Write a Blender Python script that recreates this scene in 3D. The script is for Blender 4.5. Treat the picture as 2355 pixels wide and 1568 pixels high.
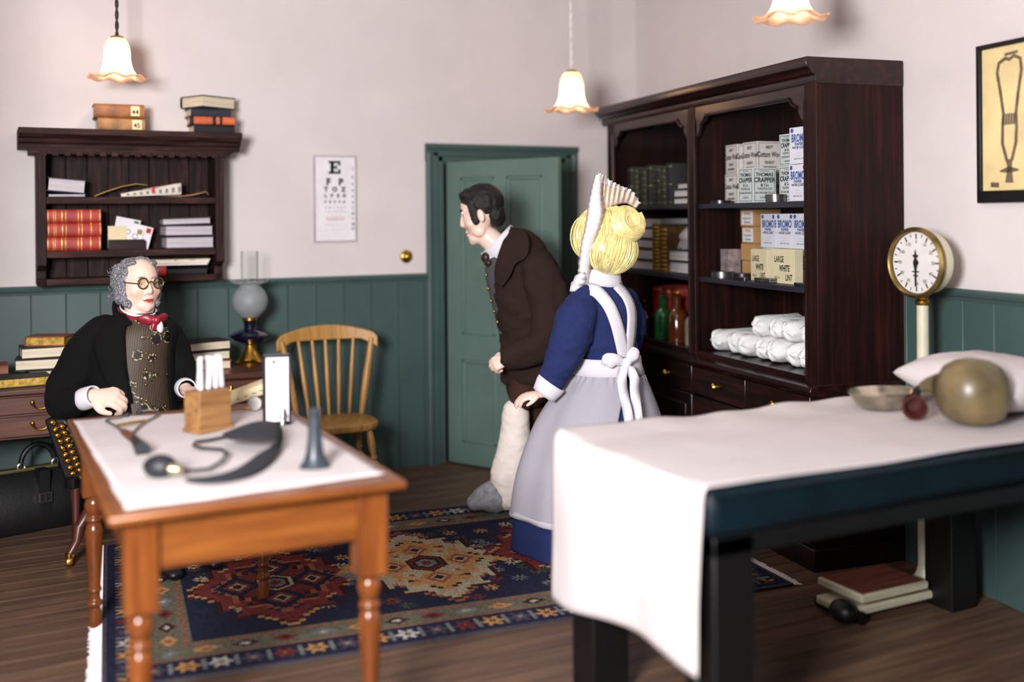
import bpy, bmesh, math, random
import numpy as np
from mathutils import Vector, Matrix, noise

random.seed(7)
scene = bpy.context.scene
for o in list(bpy.data.objects):
    bpy.data.objects.remove(o, do_unlink=True)
COL = scene.collection
R = math.radians

# ------------------------------------------------------------------ camera
F_PX, YAW, ROLL, EYE, PY = 2440.0, 0.461, -0.0085, 1.60, 498.0
FWD = Vector((math.sin(YAW), math.cos(YAW), 0))
R0 = Vector((math.cos(YAW), -math.sin(YAW), 0))
U0 = Vector((0, 0, 1))
CR = math.cos(ROLL) * R0 + math.sin(ROLL) * U0
CU = -math.sin(ROLL) * R0 + math.cos(ROLL) * U0
CAMLOC = Vector((0, 0, EYE))
cam_data = bpy.data.cameras.new('camera')
cam = bpy.data.objects.new('camera', cam_data)
COL.objects.link(cam)
cam.matrix_world = Matrix(((CR.x, CU.x, -FWD.x, 0), (CR.y, CU.y, -FWD.y, 0), (CR.z, CU.z, -FWD.z, EYE), (0, 0, 0, 1)))
cam_data.sensor_width = 36.0
cam_data.lens = 36.0 * F_PX / 2355.0
cam_data.shift_y = -(784.0 - PY) / 2355.0
cam_data.clip_start = 0.05
cam_data.dof.use_dof = True
cam_data.dof.focus_distance = 5.0
cam_data.dof.aperture_fstop = 0.62
scene.camera = cam

# ------------------------------------------------------------------ light
world = bpy.data.worlds.new('gallery_world')
scene.world = world
world.use_nodes = True
bg = world.node_tree.nodes['Background']
bg.inputs['Color'].default_value = (0.82, 0.88, 1.0, 1)
bg.inputs['Strength'].default_value = 0.05


def area_light(name, loc, target, size, size_y, power, color):
    ld = bpy.data.lights.new(name, 'AREA')
    ld.shape = 'RECTANGLE'
    ld.size, ld.size_y = size, size_y
    ld.energy = power
    ld.color = color
    o = bpy.data.objects.new(name, ld)
    COL.objects.link(o)
    o.location = loc
    o.rotation_euler = (Vector(target) - Vector(loc)).to_track_quat('-Z', 'Y').to_euler()
    return o


# the room is open to the gallery on the camera's side: soft key light there, to the left, set from cast shadows, its window made up
area_light('front_left_key_light', (-0.95, 0.55, 2.0), (1.9, 5.2, 1.1), 0.85, 0.85, 335, (1.0, 0.965, 0.98))
area_light('gallery_ceiling_light', (-0.2, 0.1, 3.9), (1.0, 4.4, 0.8), 2.0, 1.2, 24, (1.0, 0.95, 0.93))

vs = scene.view_settings
vs.view_transform = 'Standard'
vs.look = 'None'
vs.gamma = 1.0
vs.use_curve_mapping = False
vs.exposure = 0.12


def V(px, py, d):
    """a pixel of the photograph and a distance along the lens axis -> a point of the room"""
    return CAMLOC + (FWD + CR * ((px - 1177.5) / F_PX) - CU * ((py - PY) / F_PX)) * d


# ------------------------------------------------------------------ materials
def lin(c):
    return tuple(((v / 255.0) / 12.92 if v / 255.0 <= 0.04045 else ((v / 255.0 + 0.055) / 1.055) ** 2.4) for v in c)


MATS = {}


def base_mat(name):
    m = bpy.data.materials.new(name)
    m.use_nodes = True
    nt = m.node_tree
    return m, nt, nt.nodes['Principled BSDF']


def coords(nt, scale=(1, 1, 1), rot=(0, 0, 0), kind='Object'):
    tc = nt.nodes.new('ShaderNodeTexCoord')
    mp = nt.nodes.new('ShaderNodeMapping')
    mp.inputs['Scale'].default_value = scale
    mp.inputs['Rotation'].default_value = rot
    nt.links.new(tc.outputs[kind], mp.inputs['Vector'])
    return mp.outputs['Vector']


def ramp(nt, fac, stops):
    r = nt.nodes.new('ShaderNodeValToRGB')
    el = r.color_ramp.elements
    while len(el) < len(stops):
        el.new(0.5)
    for e, (p, c) in zip(el, stops):
        e.position = p
        e.color = (*lin(c), 1)
    nt.links.new(fac, r.inputs['Fac'])
    return r.outputs['Color']


def noise_tex(nt, vec, scale, detail=4, rough=0.6):
    n = nt.nodes.new('ShaderNodeTexNoise')
    n.inputs['Scale'].default_value = scale
    n.inputs['Detail'].default_value = detail
    n.inputs['Roughness'].default_value = rough
    nt.links.new(vec, n.inputs['Vector'])
    return n.outputs['Fac']


def bump(nt, bs, height, strength, dist=0.01):
    b = nt.nodes.new('ShaderNodeBump')
    b.inputs['Strength'].default_value = strength
    b.inputs['Distance'].default_value = dist
    nt.links.new(height, b.inputs['Height'])
    nt.links.new(b.outputs['Normal'], bs.inputs['Normal'])


def pm(name, rgb, rough=0.6, metal=0.0, var=0.08, scale=6.0, bmp=0.0, bscale=80.0, stretch=(1, 1, 1), spec=0.5, coat=0.0, sheen=0.0):
    if name in MATS:
        return MATS[name]
    m, nt, bs = base_mat(name)
    vec = coords(nt, stretch)
    f = noise_tex(nt, vec, scale)
    lo = tuple(max(0, v * (1 - var)) for v in rgb)
    hi = tuple(min(255, v * (1 + var)) for v in rgb)
    nt.links.new(ramp(nt, f, [(0.3, lo), (0.7, hi)]), bs.inputs['Base Color'])
    bs.inputs['Roughness'].default_value = rough
    bs.inputs['Metallic'].default_value = metal
    bs.inputs['Specular IOR Level'].default_value = spec
    if coat:
        bs.inputs['Coat Weight'].default_value = coat
        bs.inputs['Coat Roughness'].default_value = 0.15
    if sheen:
        bs.inputs['Sheen Weight'].default_value = sheen
    if bmp:
        bump(nt, bs, noise_tex(nt, vec, bscale, 3), bmp, 0.004)
    MATS[name] = m
    return m


def wood(name, dark, mid, light, along='x', rough=0.45, scale=1.0, spec=0.5, bmp=0.15):
    if name in MATS:
        return MATS[name]
    m, nt, bs = base_mat(name)
    st = {'x': (1.2, 16, 16), 'y': (16, 1.2, 16), 'z': (16, 16, 1.2)}[along]
    oi = nt.nodes.new('ShaderNodeObjectInfo')
    vec = coords(nt, tuple(s * scale for s in st))
    add = nt.nodes.new('ShaderNodeVectorMath')
    add.operation = 'ADD'
    nt.links.new(vec, add.inputs[0])
    mul = nt.nodes.new('ShaderNodeVectorMath')
    mul.operation = 'SCALE'
    mul.inputs[0].default_value = (31, 17, 23)
    nt.links.new(oi.outputs['Random'], mul.inputs['Scale'])
    nt.links.new(mul.outputs[0], add.inputs[1])
    f = noise_tex(nt, add.outputs[0], 2.2, 6, 0.65)
    nt.links.new(ramp(nt, f, [(0.28, dark), (0.5, mid), (0.74, light)]), bs.inputs['Base Color'])
    bs.inputs['Roughness'].default_value = rough
    bs.inputs['Specular IOR Level'].default_value = spec
    if bmp:
        bump(nt, bs, f, bmp, 0.004)
    MATS[name] = m
    return m


def weave(name, c_lo, c_hi, scale, rough=0.9, bmp=0.4, sheen=0.0):
    """two crossed diagonal wave textures: a woven cloth"""
    if name in MATS:
        return MATS[name]
    m, nt, bs = base_mat(name)
    outs = []
    for ang in (35, -35):
        vec = coords(nt, (1, 1, 1), (R(20), R(ang), R(25)))
        w = nt.nodes.new('ShaderNodeTexWave')
        w.wave_type = 'BANDS'
        w.inputs['Scale'].default_value = scale
        w.inputs['Distortion'].default_value = 0.6
        w.inputs['Detail'].default_value = 1
        nt.links.new(vec, w.inputs['Vector'])
        outs.append(w.outputs['Fac'])
    mu = nt.nodes.new('ShaderNodeMath')
    mu.operation = 'MULTIPLY'
    nt.links.new(outs[0], mu.inputs[0])
    nt.links.new(outs[1], mu.inputs[1])
    nt.links.new(ramp(nt, mu.outputs[0], [(0.05, c_lo), (0.6, c_hi)]), bs.inputs['Base Color'])
    bs.inputs['Roughness'].default_value = rough
    bs.inputs['Specular IOR Level'].default_value = 0.2
    bs.inputs['Sheen Weight'].default_value = sheen
    bump(nt, bs, mu.outputs[0], bmp, 0.003)
    MATS[name] = m
    return m


def glass(name, tint=(255, 255, 255), rough=0.02, alpha=0.12, gloss=0.5):
    """thin clear glass: mostly see-through with a mirror-like sheen"""
    if name in MATS:
        return MATS[name]
    m, nt, bs = base_mat(name)
    out = nt.nodes['Material Output']
    tr = nt.nodes.new('ShaderNodeBsdfTransparent')
    tr.inputs['Color'].default_value = (*lin(tint), 1)
    gl = nt.nodes.new('ShaderNodeBsdfGlossy')
    gl.inputs['Roughness'].default_value = rough
    lw = nt.nodes.new('ShaderNodeLayerWeight')
    lw.inputs['Blend'].default_value = 0.25
    mr = nt.nodes.new('ShaderNodeMapRange')
    mr.inputs['To Min'].default_value = alpha
    mr.inputs['To Max'].default_value = gloss
    nt.links.new(lw.outputs['Fresnel'], mr.inputs['Value'])
    mx = nt.nodes.new('ShaderNodeMixShader')
    nt.links.new(mr.outputs['Result'], mx.inputs['Fac'])
    nt.links.new(tr.outputs[0], mx.inputs[1])
    nt.links.new(gl.outputs[0], mx.inputs[2])
    nt.links.new(mx.outputs[0], out.inputs['Surface'])
    nt.nodes.remove(bs)
    MATS[name] = m
    return m


def attr_mat(name, rough=0.9, bmp=0.0, bscale=200, spec=0.3, subsurf=0.0):
    if name in MATS:
        return MATS[name]
    m, nt, bs = base_mat(name)
    a = nt.nodes.new('ShaderNodeAttribute')
    a.attribute_name = 'paint'
    nt.links.new(a.outputs['Color'], bs.inputs['Base Color'])
    bs.inputs['Roughness'].default_value = rough
    bs.inputs['Specular IOR Level'].default_value = spec
    if subsurf:
        bs.inputs['Subsurface Weight'].default_value = subsurf
        bs.inputs['Subsurface Radius'].default_value = (0.02, 0.008, 0.005)
    if bmp:
        bump(nt, bs, noise_tex(nt, coords(nt), bscale, 2), bmp, 0.003)
    MATS[name] = m
    return m


# ------------------------------------------------------------------ mesh helpers
class MB:
    def __init__(self):
        self.v, self.f = [], []

    def add(self, verts, faces):
        n = len(self.v)
        self.v += [Vector(p) for p in verts]
        self.f += [tuple(i + n for i in fc) for fc in faces]
        return self

    def box(self, x0, x1, y0, y1, z0, z1, M=None):
        p = [(x0, y0, z0), (x1, y0, z0), (x1, y1, z0), (x0, y1, z0), (x0, y0, z1), (x1, y0, z1), (x1, y1, z1), (x0, y1, z1)]
        if M is not None:
            p = [M @ Vector(q) for q in p]
        return self.add(p, [(0, 3, 2, 1), (4, 5, 6, 7), (0, 1, 5, 4), (1, 2, 6, 5), (2, 3, 7, 6), (3, 0, 4, 7)])

    def lathe(self, prof, seg=20, M=None, wob=None):
        vs, fs = [], []
        for i, (r, z) in enumerate(prof):
            for k in range(seg):
                a = 2 * math.pi * k / seg
                rr, zz = (r, z) if wob is None else wob(r, z, a, i)
                vs.append(Vector((rr * math.cos(a), rr * math.sin(a), zz)))
        for i in range(len(prof) - 1):
            for k in range(seg):
                k2 = (k + 1) % seg
                fs.append((i * seg + k, i * seg + k2, (i + 1) * seg + k2, (i + 1) * seg + k))
        if prof[0][0] > 1e-6:
            fs.append(tuple(range(seg - 1, -1, -1)))
        if prof[-1][0] > 1e-6:
            fs.append(tuple((len(prof) - 1) * seg + k for k in range(seg)))
        if M is not None:
            vs = [M @ p for p in vs]
        return self.add(vs, fs)

    def prism(self, poly, a0, a1, plane='xz', M=None):
        """poly in the given plane, pushed along the third axis from a0 to a1"""
        def pt(u, w, a):
            return Vector({'xz': (u, a, w), 'xy': (u, w, a), 'yz': (a, u, w)}[plane])
        n = len(poly)
        vs = [pt(u, w, a0) for u, w in poly] + [pt(u, w, a1) for u, w in poly]
        if M is not None:
            vs = [M @ p for p in vs]
        fs = [tuple(range(n)), tuple(range(2 * n - 1, n - 1, -1))] + [(i, i + n, (i + 1) % n + n, (i + 1) % n) for i in range(n)]
        return self.add(vs, fs)

    def tube(self, pts, r, seg=8, cap=True):
        pts = [Vector(p) for p in pts]
        rs = r if isinstance(r, (list, tuple)) else [r] * len(pts)
        ref = None
        rings = []
        for i, p in enumerate(pts):
            t = (pts[min(i + 1, len(pts) - 1)] - pts[max(i - 1, 0)])
            if t.length < 1e-9:
                t = Vector((0, 0, 1))
            t.normalize()
            if ref is None:
                ref = Vector((0, 0, 1)) if abs(t.z) < 0.9 else Vector((1, 0, 0))
            e1 = (ref - t * ref.dot(t)).normalized()
            e2 = t.cross(e1)
            ref = e1
            rings.append([p + (e1 * math.cos(2 * math.pi * k / seg) + e2 * math.sin(2 * math.pi * k / seg)) * rs[i] for k in range(seg)])
        return self.rings(rings, cap)

    def rings(self, rings, cap=True):
        seg = len(rings[0])
        vs = [p for ring in rings for p in ring]
        fs = []
        for i in range(len(rings) - 1):
            for k in range(seg):
                k2 = (k + 1) % seg
                fs.append((i * seg + k, i * seg + k2, (i + 1) * seg + k2, (i + 1) * seg + k))
        if cap:
            fs.append(tuple(range(seg - 1, -1, -1)))
            fs.append(tuple((len(rings) - 1) * seg + k for k in range(seg)))
        return self.add(vs, fs)

    def ell(self, c, r, rot=None, seg=16, rn=10):
        c = Vector(c)
        rings = []
        for i in range(1, rn):
            th = math.pi * i / rn
            ring = []
            for k in range(seg):
                a = 2 * math.pi * k / seg
                p = Vector((r[0] * math.sin(th) * math.cos(a), r[1] * math.sin(th) * math.sin(a), -r[2] * math.cos(th)))
                ring.append(p)
            rings.append(ring)
        vs = [p for ring in rings for p in ring] + [Vector((0, 0, -r[2])), Vector((0, 0, r[2]))]
        n = len(vs)
        fs = []
        for i in range(len(rings) - 1):
            for k in range(seg):
                k2 = (k + 1) % seg
                fs.append((i * seg + k, i * seg + k2, (i + 1) * seg + k2, (i + 1) * seg + k))
        for k in range(seg):
            k2 = (k + 1) % seg
            fs.append((n - 2, k2, k))
            fs.append((n - 1, (len(rings) - 1) * seg + k, (len(rings) - 1) * seg + k2))
        if rot is not None:
            vs = [rot @ p for p in vs]
        return self.add([p + c for p in vs], fs)

    def grid(self, rows):
        nu = len(rows[0])
        vs = [p for r in rows for p in r]
        fs = [(i * nu + k, i * nu + k + 1, (i + 1) * nu + k + 1, (i + 1) * nu + k) for i in range(len(rows) - 1) for k in range(nu - 1)]
        return self.add(vs, fs)

    def xform(self, M):
        self.v = [M @ p for p in self.v]
        return self

    def merge(self, other):
        return self.add(other.v, other.f)

    def mesh(self, name, smooth=True, angle=40):
        me = bpy.data.meshes.new(name)
        me.from_pydata([tuple(p) for p in self.v], [], self.f)
        me.update()
        bm = bmesh.new()
        bm.from_mesh(me)
        bmesh.ops.recalc_face_normals(bm, faces=bm.faces)
        bm.to_mesh(me)
        bm.free()
        if smooth:
            me.polygons.foreach_set('use_smooth', [True] * len(me.polygons))
            me.set_sharp_from_angle(angle=R(angle))
        return me


def link(name, me, mat=None, parent=None, loc=None, rotz=None):
    o = bpy.data.objects.new(name, me)
    COL.objects.link(o)
    if mat is not None and me is not None:
        me.materials.clear()
        me.materials.append(mat)
    if parent is not None:
        o.parent = parent
    if loc is not None:
        o.location = loc
    if rotz is not None:
        o.rotation_euler = (0, 0, rotz)
    return o


def obj(name, mb, mat, parent=None, loc=None, rotz=None, bevel=0.0, smooth=True, angle=40, solid=0.0, subd=0):
    o = link(name, mb.mesh(name, smooth, angle), mat, parent, loc, rotz)
    if solid:
        md = o.modifiers.new('solid', 'SOLIDIFY')
        md.thickness = solid
        md.offset = 0
    if bevel:
        md = o.modifiers.new('bevel', 'BEVEL')
        md.width = bevel
        md.segments = 2
        md.limit_method = 'ANGLE'
    if subd:
        md = o.modifiers.new('sub', 'SUBSURF')
        md.levels = md.render_levels = subd
    return o


def tag(o, label=None, cat=None, group=None, kind=None):
    if label:
        o['label'] = label
    if cat:
        o['category'] = cat
    if group:
        o['group'] = group
    if kind:
        o['kind'] = kind
    return o


def thing(name, label, cat, loc=(0, 0, 0), rotz=0.0, group=None):
    o = bpy.data.objects.new(name, None)
    o.empty_display_size = 0.05
    COL.objects.link(o)
    o.location = loc
    o.rotation_euler = (0, 0, rotz)
    return tag(o, label, cat, group)


def struct(name, mb, mat, **k):
    o = obj(name, mb, mat, **k)
    o['kind'] = 'structure'
    return o


def copy_tree(o, parent=None):
    c = o.copy()
    COL.objects.link(c)
    c.parent = parent
    for ch in [x for x in bpy.data.objects if x.parent == o]:
        copy_tree(ch, c)
    return c


BENCH = bpy.data.scenes.new('workbench')      # an empty scene where single meshes are worked out


def bench_mesh(o):
    with bpy.context.temp_override(scene=BENCH, view_layer=BENCH.view_layers[0]):
        dg = bpy.context.evaluated_depsgraph_get()
        return bpy.data.meshes.new_from_object(o.evaluated_get(dg))


_txt = {}


def text_verts(s, size, bold=0.0, xs=1.0):
    """flat lettering from the built-in face: vertices and faces, centred on x, base line at 0"""
    key = (s, bold)
    if key not in _txt:
        cu = bpy.data.curves.new('t', 'FONT')
        cu.body = s
        cu.size = 1.0
        cu.align_x = 'CENTER'
        cu.offset = bold
        cu.resolution_u = 3
        to = bpy.data.objects.new('t', cu)
        BENCH.collection.objects.link(to)
        me = bench_mesh(to)
        _txt[key] = ([tuple(v.co) for v in me.vertices], [tuple(p.vertices) for p in me.polygons])
        bpy.data.objects.remove(to)
        bpy.data.meshes.remove(me)
        bpy.data.curves.remove(cu)
    vs, fs = _txt[key]
    return [(x * size * xs, y * size) for x, y, z in vs], fs


def lettering(lines, y=0.0, mb=None, M=None):
    """lines of (text, size, x, z[, bold, xs]) on a face that looks along -y"""
    mb = mb or MB()
    for ln in lines:
        s, size, x, z = ln[:4]
        bold = ln[4] if len(ln) > 4 else 0.0
        xs = ln[5] if len(ln) > 5 else 1.0
        vs, fs = text_verts(s, size, bold, xs)
        p = [Vector((x + a, y, z + b)) for a, b in vs]
        if M is not None:
            p = [M @ q for q in p]
        mb.add(p, fs)
    return mb


# palette
WALL = pm('plaster_wall', (216, 209, 208), 0.85, var=0.02, scale=2.0, bmp=0.12, bscale=60, spec=0.2)
TEAL = pm('teal_paint', (62, 84, 81), 0.5, var=0.06, scale=3.0, bmp=0.05, bscale=30)
DOORTEAL = pm('door_teal_paint', (90, 114, 106), 0.5, var=0.05, scale=3.0, bmp=0.05, bscale=30)
DARKWOOD = wood('mahogany', (13, 6, 5), (30, 12, 10), (58, 23, 17), 'z', 0.5, 0.8, spec=0.2)
DARKWOODX = wood('mahogany_rail', (14, 6, 6), (30, 13, 12), (58, 25, 19), 'x', 0.28, 0.8, spec=0.5)
SHELFWOOD = wood('shelf_paint', (30, 29, 37), (42, 40, 51), (58, 56, 69), 'x', 0.5, 0.8)
OAK = wood('fumed_oak', (20, 10, 9), (46, 26, 23), (84, 54, 48), 'x', 0.65, 1.6, spec=0.2, bmp=0.4)
OAKV = wood('fumed_oak_upright', (16, 8, 8), (36, 20, 19), (68, 43, 39), 'z', 0.65, 1.6, spec=0.2, bmp=0.4)
FLOORM = wood('floor_board', (62, 46, 37), (92, 69, 54), (120, 92, 70), 'x', 0.5, 0.7, bmp=0.25)
TABLEW = wood('table_honey', (86, 44, 18), (118, 66, 26), (146, 88, 36), 'x', 0.3, 0.6, bmp=0.08)
TABLEV = wood('table_leg_honey', (78, 38, 18), (112, 60, 25), (142, 84, 36), 'z', 0.22, 0.6, bmp=0.05)
DESKW = wood('desk_walnut', (52, 26, 19), (80, 43, 29), (104, 60, 41), 'x', 0.4, 0.9, bmp=0.15)
CHAIRW = wood('chair_elm', (140, 98, 48), (176, 130, 68), (200, 156, 90), 'z', 0.4, 0.9, bmp=0.1)
REDWOOD = wood('dark_red_wood', (42, 18, 15), (72, 34, 28), (98, 50, 40), 'z', 0.35, 0.9, bmp=0.1)
DULLBRASS = pm('tarnished_brass', (128, 108, 62), 0.35, 0.8, var=0.15, scale=20)
BRASS = pm('brass', (196, 152, 66), 0.25, 1.0, var=0.1, scale=20)
STEEL = pm('steel', (176, 174, 168), 0.28, 1.0, var=0.08, scale=20)
LEATHER = pm('black_leather', (10, 10, 11), 0.45, var=0.2, scale=14, bmp=0.2, bscale=90)
BLACK = pm('black_paint', (9, 9, 10), 0.45, var=0.1)
INK = pm('black_ink', (18, 18, 20), 0.9, var=0.02)
GREYINK = pm('grey_ink', (120, 124, 132), 0.9, var=0.02)
BLUEINK = pm('blue_ink', (62, 86, 150), 0.9, var=0.05)
REDINK = pm('red_ink', (190, 70, 66), 0.9, var=0.05)
PAPER = pm('white_paper', (232, 228, 232), 0.9, var=0.03, scale=10, spec=0.1)
CREAM = pm('cream_paper', (222, 206, 168), 0.9, var=0.05, scale=10, spec=0.1)
PAGES = pm('book_pages', (214, 202, 176), 0.9, var=0.12, scale=6, stretch=(1, 1, 60), spec=0.1)
GREYPAGES = pm('grey_book_pages', (186, 180, 186), 0.9, var=0.12, scale=6, stretch=(1, 1, 60), spec=0.1)
GOLDEDGE = pm('gilt', (200, 164, 78), 0.4, 0.7, var=0.25, scale=50)
LINEN = pm('white_linen', (208, 200, 200), 0.95, var=0.02, scale=4, bmp=0.15, bscale=160, spec=0.1)
# ================================================================== THE ROOM
BACK_Y = 6.401
CORNER = Vector((4.178, 6.401, 0))
RW_ROT = R(-97.5)                      # the right-hand wall splays out a little towards the front
CEIL = 3.15

# floor: boards laid along the back wall, each a piece of its own
fl = struct('floor', MB().box(-1.7, 4.35, 0.9, 6.5, -0.08, -0.012), pm('sub_floor', (40, 30, 25), 0.9))
plank_me = MB().box(-1.7, 4.33, 0.0015, 0.1135, -0.011, 0.0).mesh('floor_plank')
plank_me.materials.append(FLOORM)
y = 0.93
while y < 6.38:
    o = link('floor_plank', plank_me, None, fl, (random.uniform(-0.0, 0.02), y, 0))
    md = o.modifiers.new('bevel', 'BEVEL')
    md.width = 0.0012
    md.segments = 1
    y += 0.115

# back wall with the doorway cut out
DX0, DX1, DZ = 2.665, 3.565, 1.972
wb = struct('wall_back', MB().box(-0.6, DX0, BACK_Y, 6.5, 0, CEIL).box(DX0, DX1, BACK_Y, 6.5, DZ, CEIL).box(DX1, 4.30, BACK_Y, 6.5, 0, CEIL), WALL)
board_me = MB().box(0.0012, 0.1768, -0.016, 0.0, 0.0, 1.0).mesh('board')
board_me.materials.append(TEAL)


def boards(parent, x0, x1, h, base=Vector((0, 0, 0)), rot=0.0):
    x = x0
    while x < x1 - 0.02:
        w = min(0.178, x1 - x)
        o = link('board', board_me, None, parent)
        o.location = base + Matrix.Rotation(rot, 3, 'Z') @ Vector((x, 0, 0))
        o.rotation_euler = (0, 0, rot)
        o.scale = (w / 0.178, 1, h)
        md = o.modifiers.new('bevel', 'BEVEL')
        md.width = 0.003
        md.segments = 1
        x += 0.178


boards(wb, -0.49, 2.556, 1.205, Vector((0, BACK_Y, 0)))
boards(wb, 3.674, 4.17, 1.205, Vector((0, BACK_Y, 0)))


def rail_profile(x0, x1, z1):
    # dado cap: a rounded nosing over a small cove
    poly = [(0.0, z1 - 0.05), (-0.02, z1 - 0.05), (-0.024, z1 - 0.034), (-0.036, z1 - 0.03), (-0.042, z1 - 0.014), (-0.036, z1 - 0.002), (-0.02, z1), (0.0, z1)]
    return MB().prism(poly, x0, x1, 'yz')


struct('trim_1', rail_profile(-0.49, 2.556, 1.24), TEAL, loc=(0, BACK_Y, 0))
struct('trim_2', rail_profile(3.674, 4.17, 1.24), TEAL, loc=(0, BACK_Y, 0))

# right wall
wr = struct('wall_right', MB().box(0.0, 5.4, 0.0, 0.1, 0, CEIL), WALL, loc=CORNER, rotz=RW_ROT)
boards(wr, 0.02, 5.36, 1.235)
struct('trim_3', rail_profile(0.02, 5.38, 1.274), TEAL, loc=CORNER, rotz=RW_ROT)
# unseen left wall, placed and cut short to shade the back wall; unseen ceiling
wl = struct('wall_left_shading', MB().box(-0.6, -0.5, 3.5, 6.401, 0, CEIL), WALL)
struct('ceiling', MB().box(-0.6, 4.6, 1.7, 6.5, CEIL, CEIL + 0.08), WALL)
# unlit passage behind the door
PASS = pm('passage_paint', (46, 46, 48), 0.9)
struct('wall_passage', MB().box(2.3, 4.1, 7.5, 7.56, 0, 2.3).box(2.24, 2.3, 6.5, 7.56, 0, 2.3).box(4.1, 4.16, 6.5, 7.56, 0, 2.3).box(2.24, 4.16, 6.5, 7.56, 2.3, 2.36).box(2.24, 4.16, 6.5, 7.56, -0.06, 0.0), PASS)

# door casing: stepped architrave
def casing_side(x0, x1):
    w = x1 - x0
    return [(x0, 0), (x0, -0.028), (x0 + 0.02, -0.034), (x0 + 0.034, -0.024), (x0 + 0.05, -0.022), (x1 - 0.035, -0.022), (x1 - 0.028, -0.014), (x1, -0.014), (x1, 0)]


mbc = MB().prism(casing_side(2.556, 2.672), 0, 2.02, 'xy')
mbc.prism([(6.231 - u, w) for u, w in casing_side(2.556, 2.672)], 0, 2.02, 'xy')
struct('trim_4', mbc, TEAL, loc=(0, BACK_Y, 0))
head = [(0, 1.965), (-0.014, 1.965), (-0.014, 1.993), (-0.022, 2.0), (-0.022, 2.03), (-0.026, 2.04), (-0.036, 2.05), (-0.036, 2.078), (0, 2.078)]
struct('trim_5', MB().prism(head, 2.552, 3.679, 'yz'), TEAL, loc=(0, BACK_Y, 0))
struct('trim_6', MB().box(DX0 - 0.0, DX0 + 0.02, 0.0, 0.11, 0, DZ).box(DX1 - 0.02, DX1, 0.0, 0.11, 0, DZ).box(DX0, DX1, 0.0, 0.11, DZ - 0.02, DZ), TEAL, loc=(0, BACK_Y, 0))

# the door, standing open into the room
door = thing('door_1', None, None, (2.69, 6.372, 0.012), R(-62))
tag(door, kind='structure')
DW, DH, DT = 0.865, 1.945, 0.04
sx = [(0, 0.115), (0.385, 0.48), (0.75, DW)]
for a, b in sx:
    z0, z1 = (0.0, DH) if a != 0.385 else (0.14, DH - 0.1)
    obj('stile', MB().box(a, b, 0, DT, z0, z1), DOORTEAL, door, bevel=0.002)
for z0, z1 in ((0, 0.14), (0.67, 0.835), (DH - 0.105, DH)):
    obj('rail', MB().box(0.115, 0.75, -0.0006, DT + 0.0006, z0, z1), DOORTEAL, door, bevel=0.002)
for a, b in ((0.115, 0.385), (0.48, 0.75)):
    for z0, z1 in ((0.14, 0.67), (0.835, DH - 0.105)):
        mb = MB().box(a, b, 0.014, DT - 0.014, z0, z1)
        p = obj('panel', mb, DOORTEAL, door)
        fr = MB()
        for s, t in ((0.0, 0.022),):
            fr.box(a, a + t, 0.002, 0.016, z0, z1).box(b - t, b, 0.002, 0.016, z0, z1).box(a, b, 0.002, 0.016, z0, z0 + t).box(a, b, 0.002, 0.016, z1 - t, z1)
        obj('moulding', fr, DOORTEAL, p, bevel=0.006)
obj('door_knob', MB().lathe([(0.0, 0.0), (0.026, 0.0), (0.026, 0.006), (0.01, 0.012), (0.01, 0.03), (0.026, 0.045), (0.026, 0.06), (0.014, 0.072), (0.0, 0.074)], 16, Matrix.Translation((0.81, 0, 0.86)) @ Matrix.Rotation(R(90), 4, 'X')), BRASS, door)

# small brass bell push beside the door
bp = thing('bell_push', 'round brass bell push on the cream wall left of the door', 'bell push', (2.419, BACK_Y, 1.35))
obj('back_plate', MB().lathe([(0.0, 0.0), (0.04, 0.0), (0.042, 0.006), (0.034, 0.014), (0.026, 0.016), (0.026, 0.012)], 24, Matrix.Rotation(R(90), 4, 'X')), BRASS, bp)
obj('button', MB().lathe([(0.0, 0.012), (0.02, 0.012), (0.02, 0.024), (0.012, 0.032), (0.0, 0.034)], 20, Matrix.Rotation(R(90), 4, 'X')), BRASS, bp)

# eye chart
ec = thing('eye_chart', 'white eye test chart with a big letter E on the wall', 'eye chart', (1.951, BACK_Y, 1.455))
obj('chart_card', MB().box(-0.132, 0.132, -0.008, -0.001, 0, 0.53), PAPER, ec)
fr = MB()
for a, b, c, d in ((-0.137, -0.127, -0.004, 0.534), (0.127, 0.137, -0.004, 0.534), (-0.127, 0.127, -0.004, 0.006), (-0.127, 0.127, 0.524, 0.534)):
    fr.box(a, b, -0.012, -0.0005, c, d)
obj('chart_border', fr, pm('chart_border', (176, 166, 170), 0.8), ec)
yy = -0.0086
E5 = MB()
e0, ez = -0.048, 0.42                                   # slab-serif capital E
for a, b, c, d in ((0.012, 0.034, 0, 0.08), (0, 0.074, 0, 0.014), (0, 0.074, 0.066, 0.08), (0.03, 0.05, 0.034, 0.047), (0.062, 0.076, 0.0, 0.03), (0.062, 0.076, 0.05, 0.08), (0.046, 0.054, 0.024, 0.056)):
    E5.box(e0 + 0.006 + a, e0 + 0.006 + b, yy - 0.0006, yy, ez + c, ez + d)
lettering([('F', 0.058, -0.044, 0.35, 0.05), ('P', 0.058, 0.036, 0.35, 0.05), ('T', 0.038, -0.06, 0.311, 0.06), ('O', 0.038, -0.004, 0.311, 0.06), ('Z', 0.038, 0.052, 0.311, 0.06)], yy, E5)
lettering([(c, 0.028, -0.062 + 0.04 * i, 0.275, 0.06) for i, c in enumerate('LPED')], yy, E5)
lettering([(c, 0.021, -0.064 + 0.03 * i, 0.239, 0.06) for i, c in enumerate('PECFD')], yy, E5)
for i, zc in enumerate([0.445, 0.395, 0.35, 0.31, 0.272, 0.236, 0.2, 0.166, 0.132, 0.1, 0.072]):
    lettering([(str(i + 1), 0.02, 0.112, zc, 0.06)], yy, E5)
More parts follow.
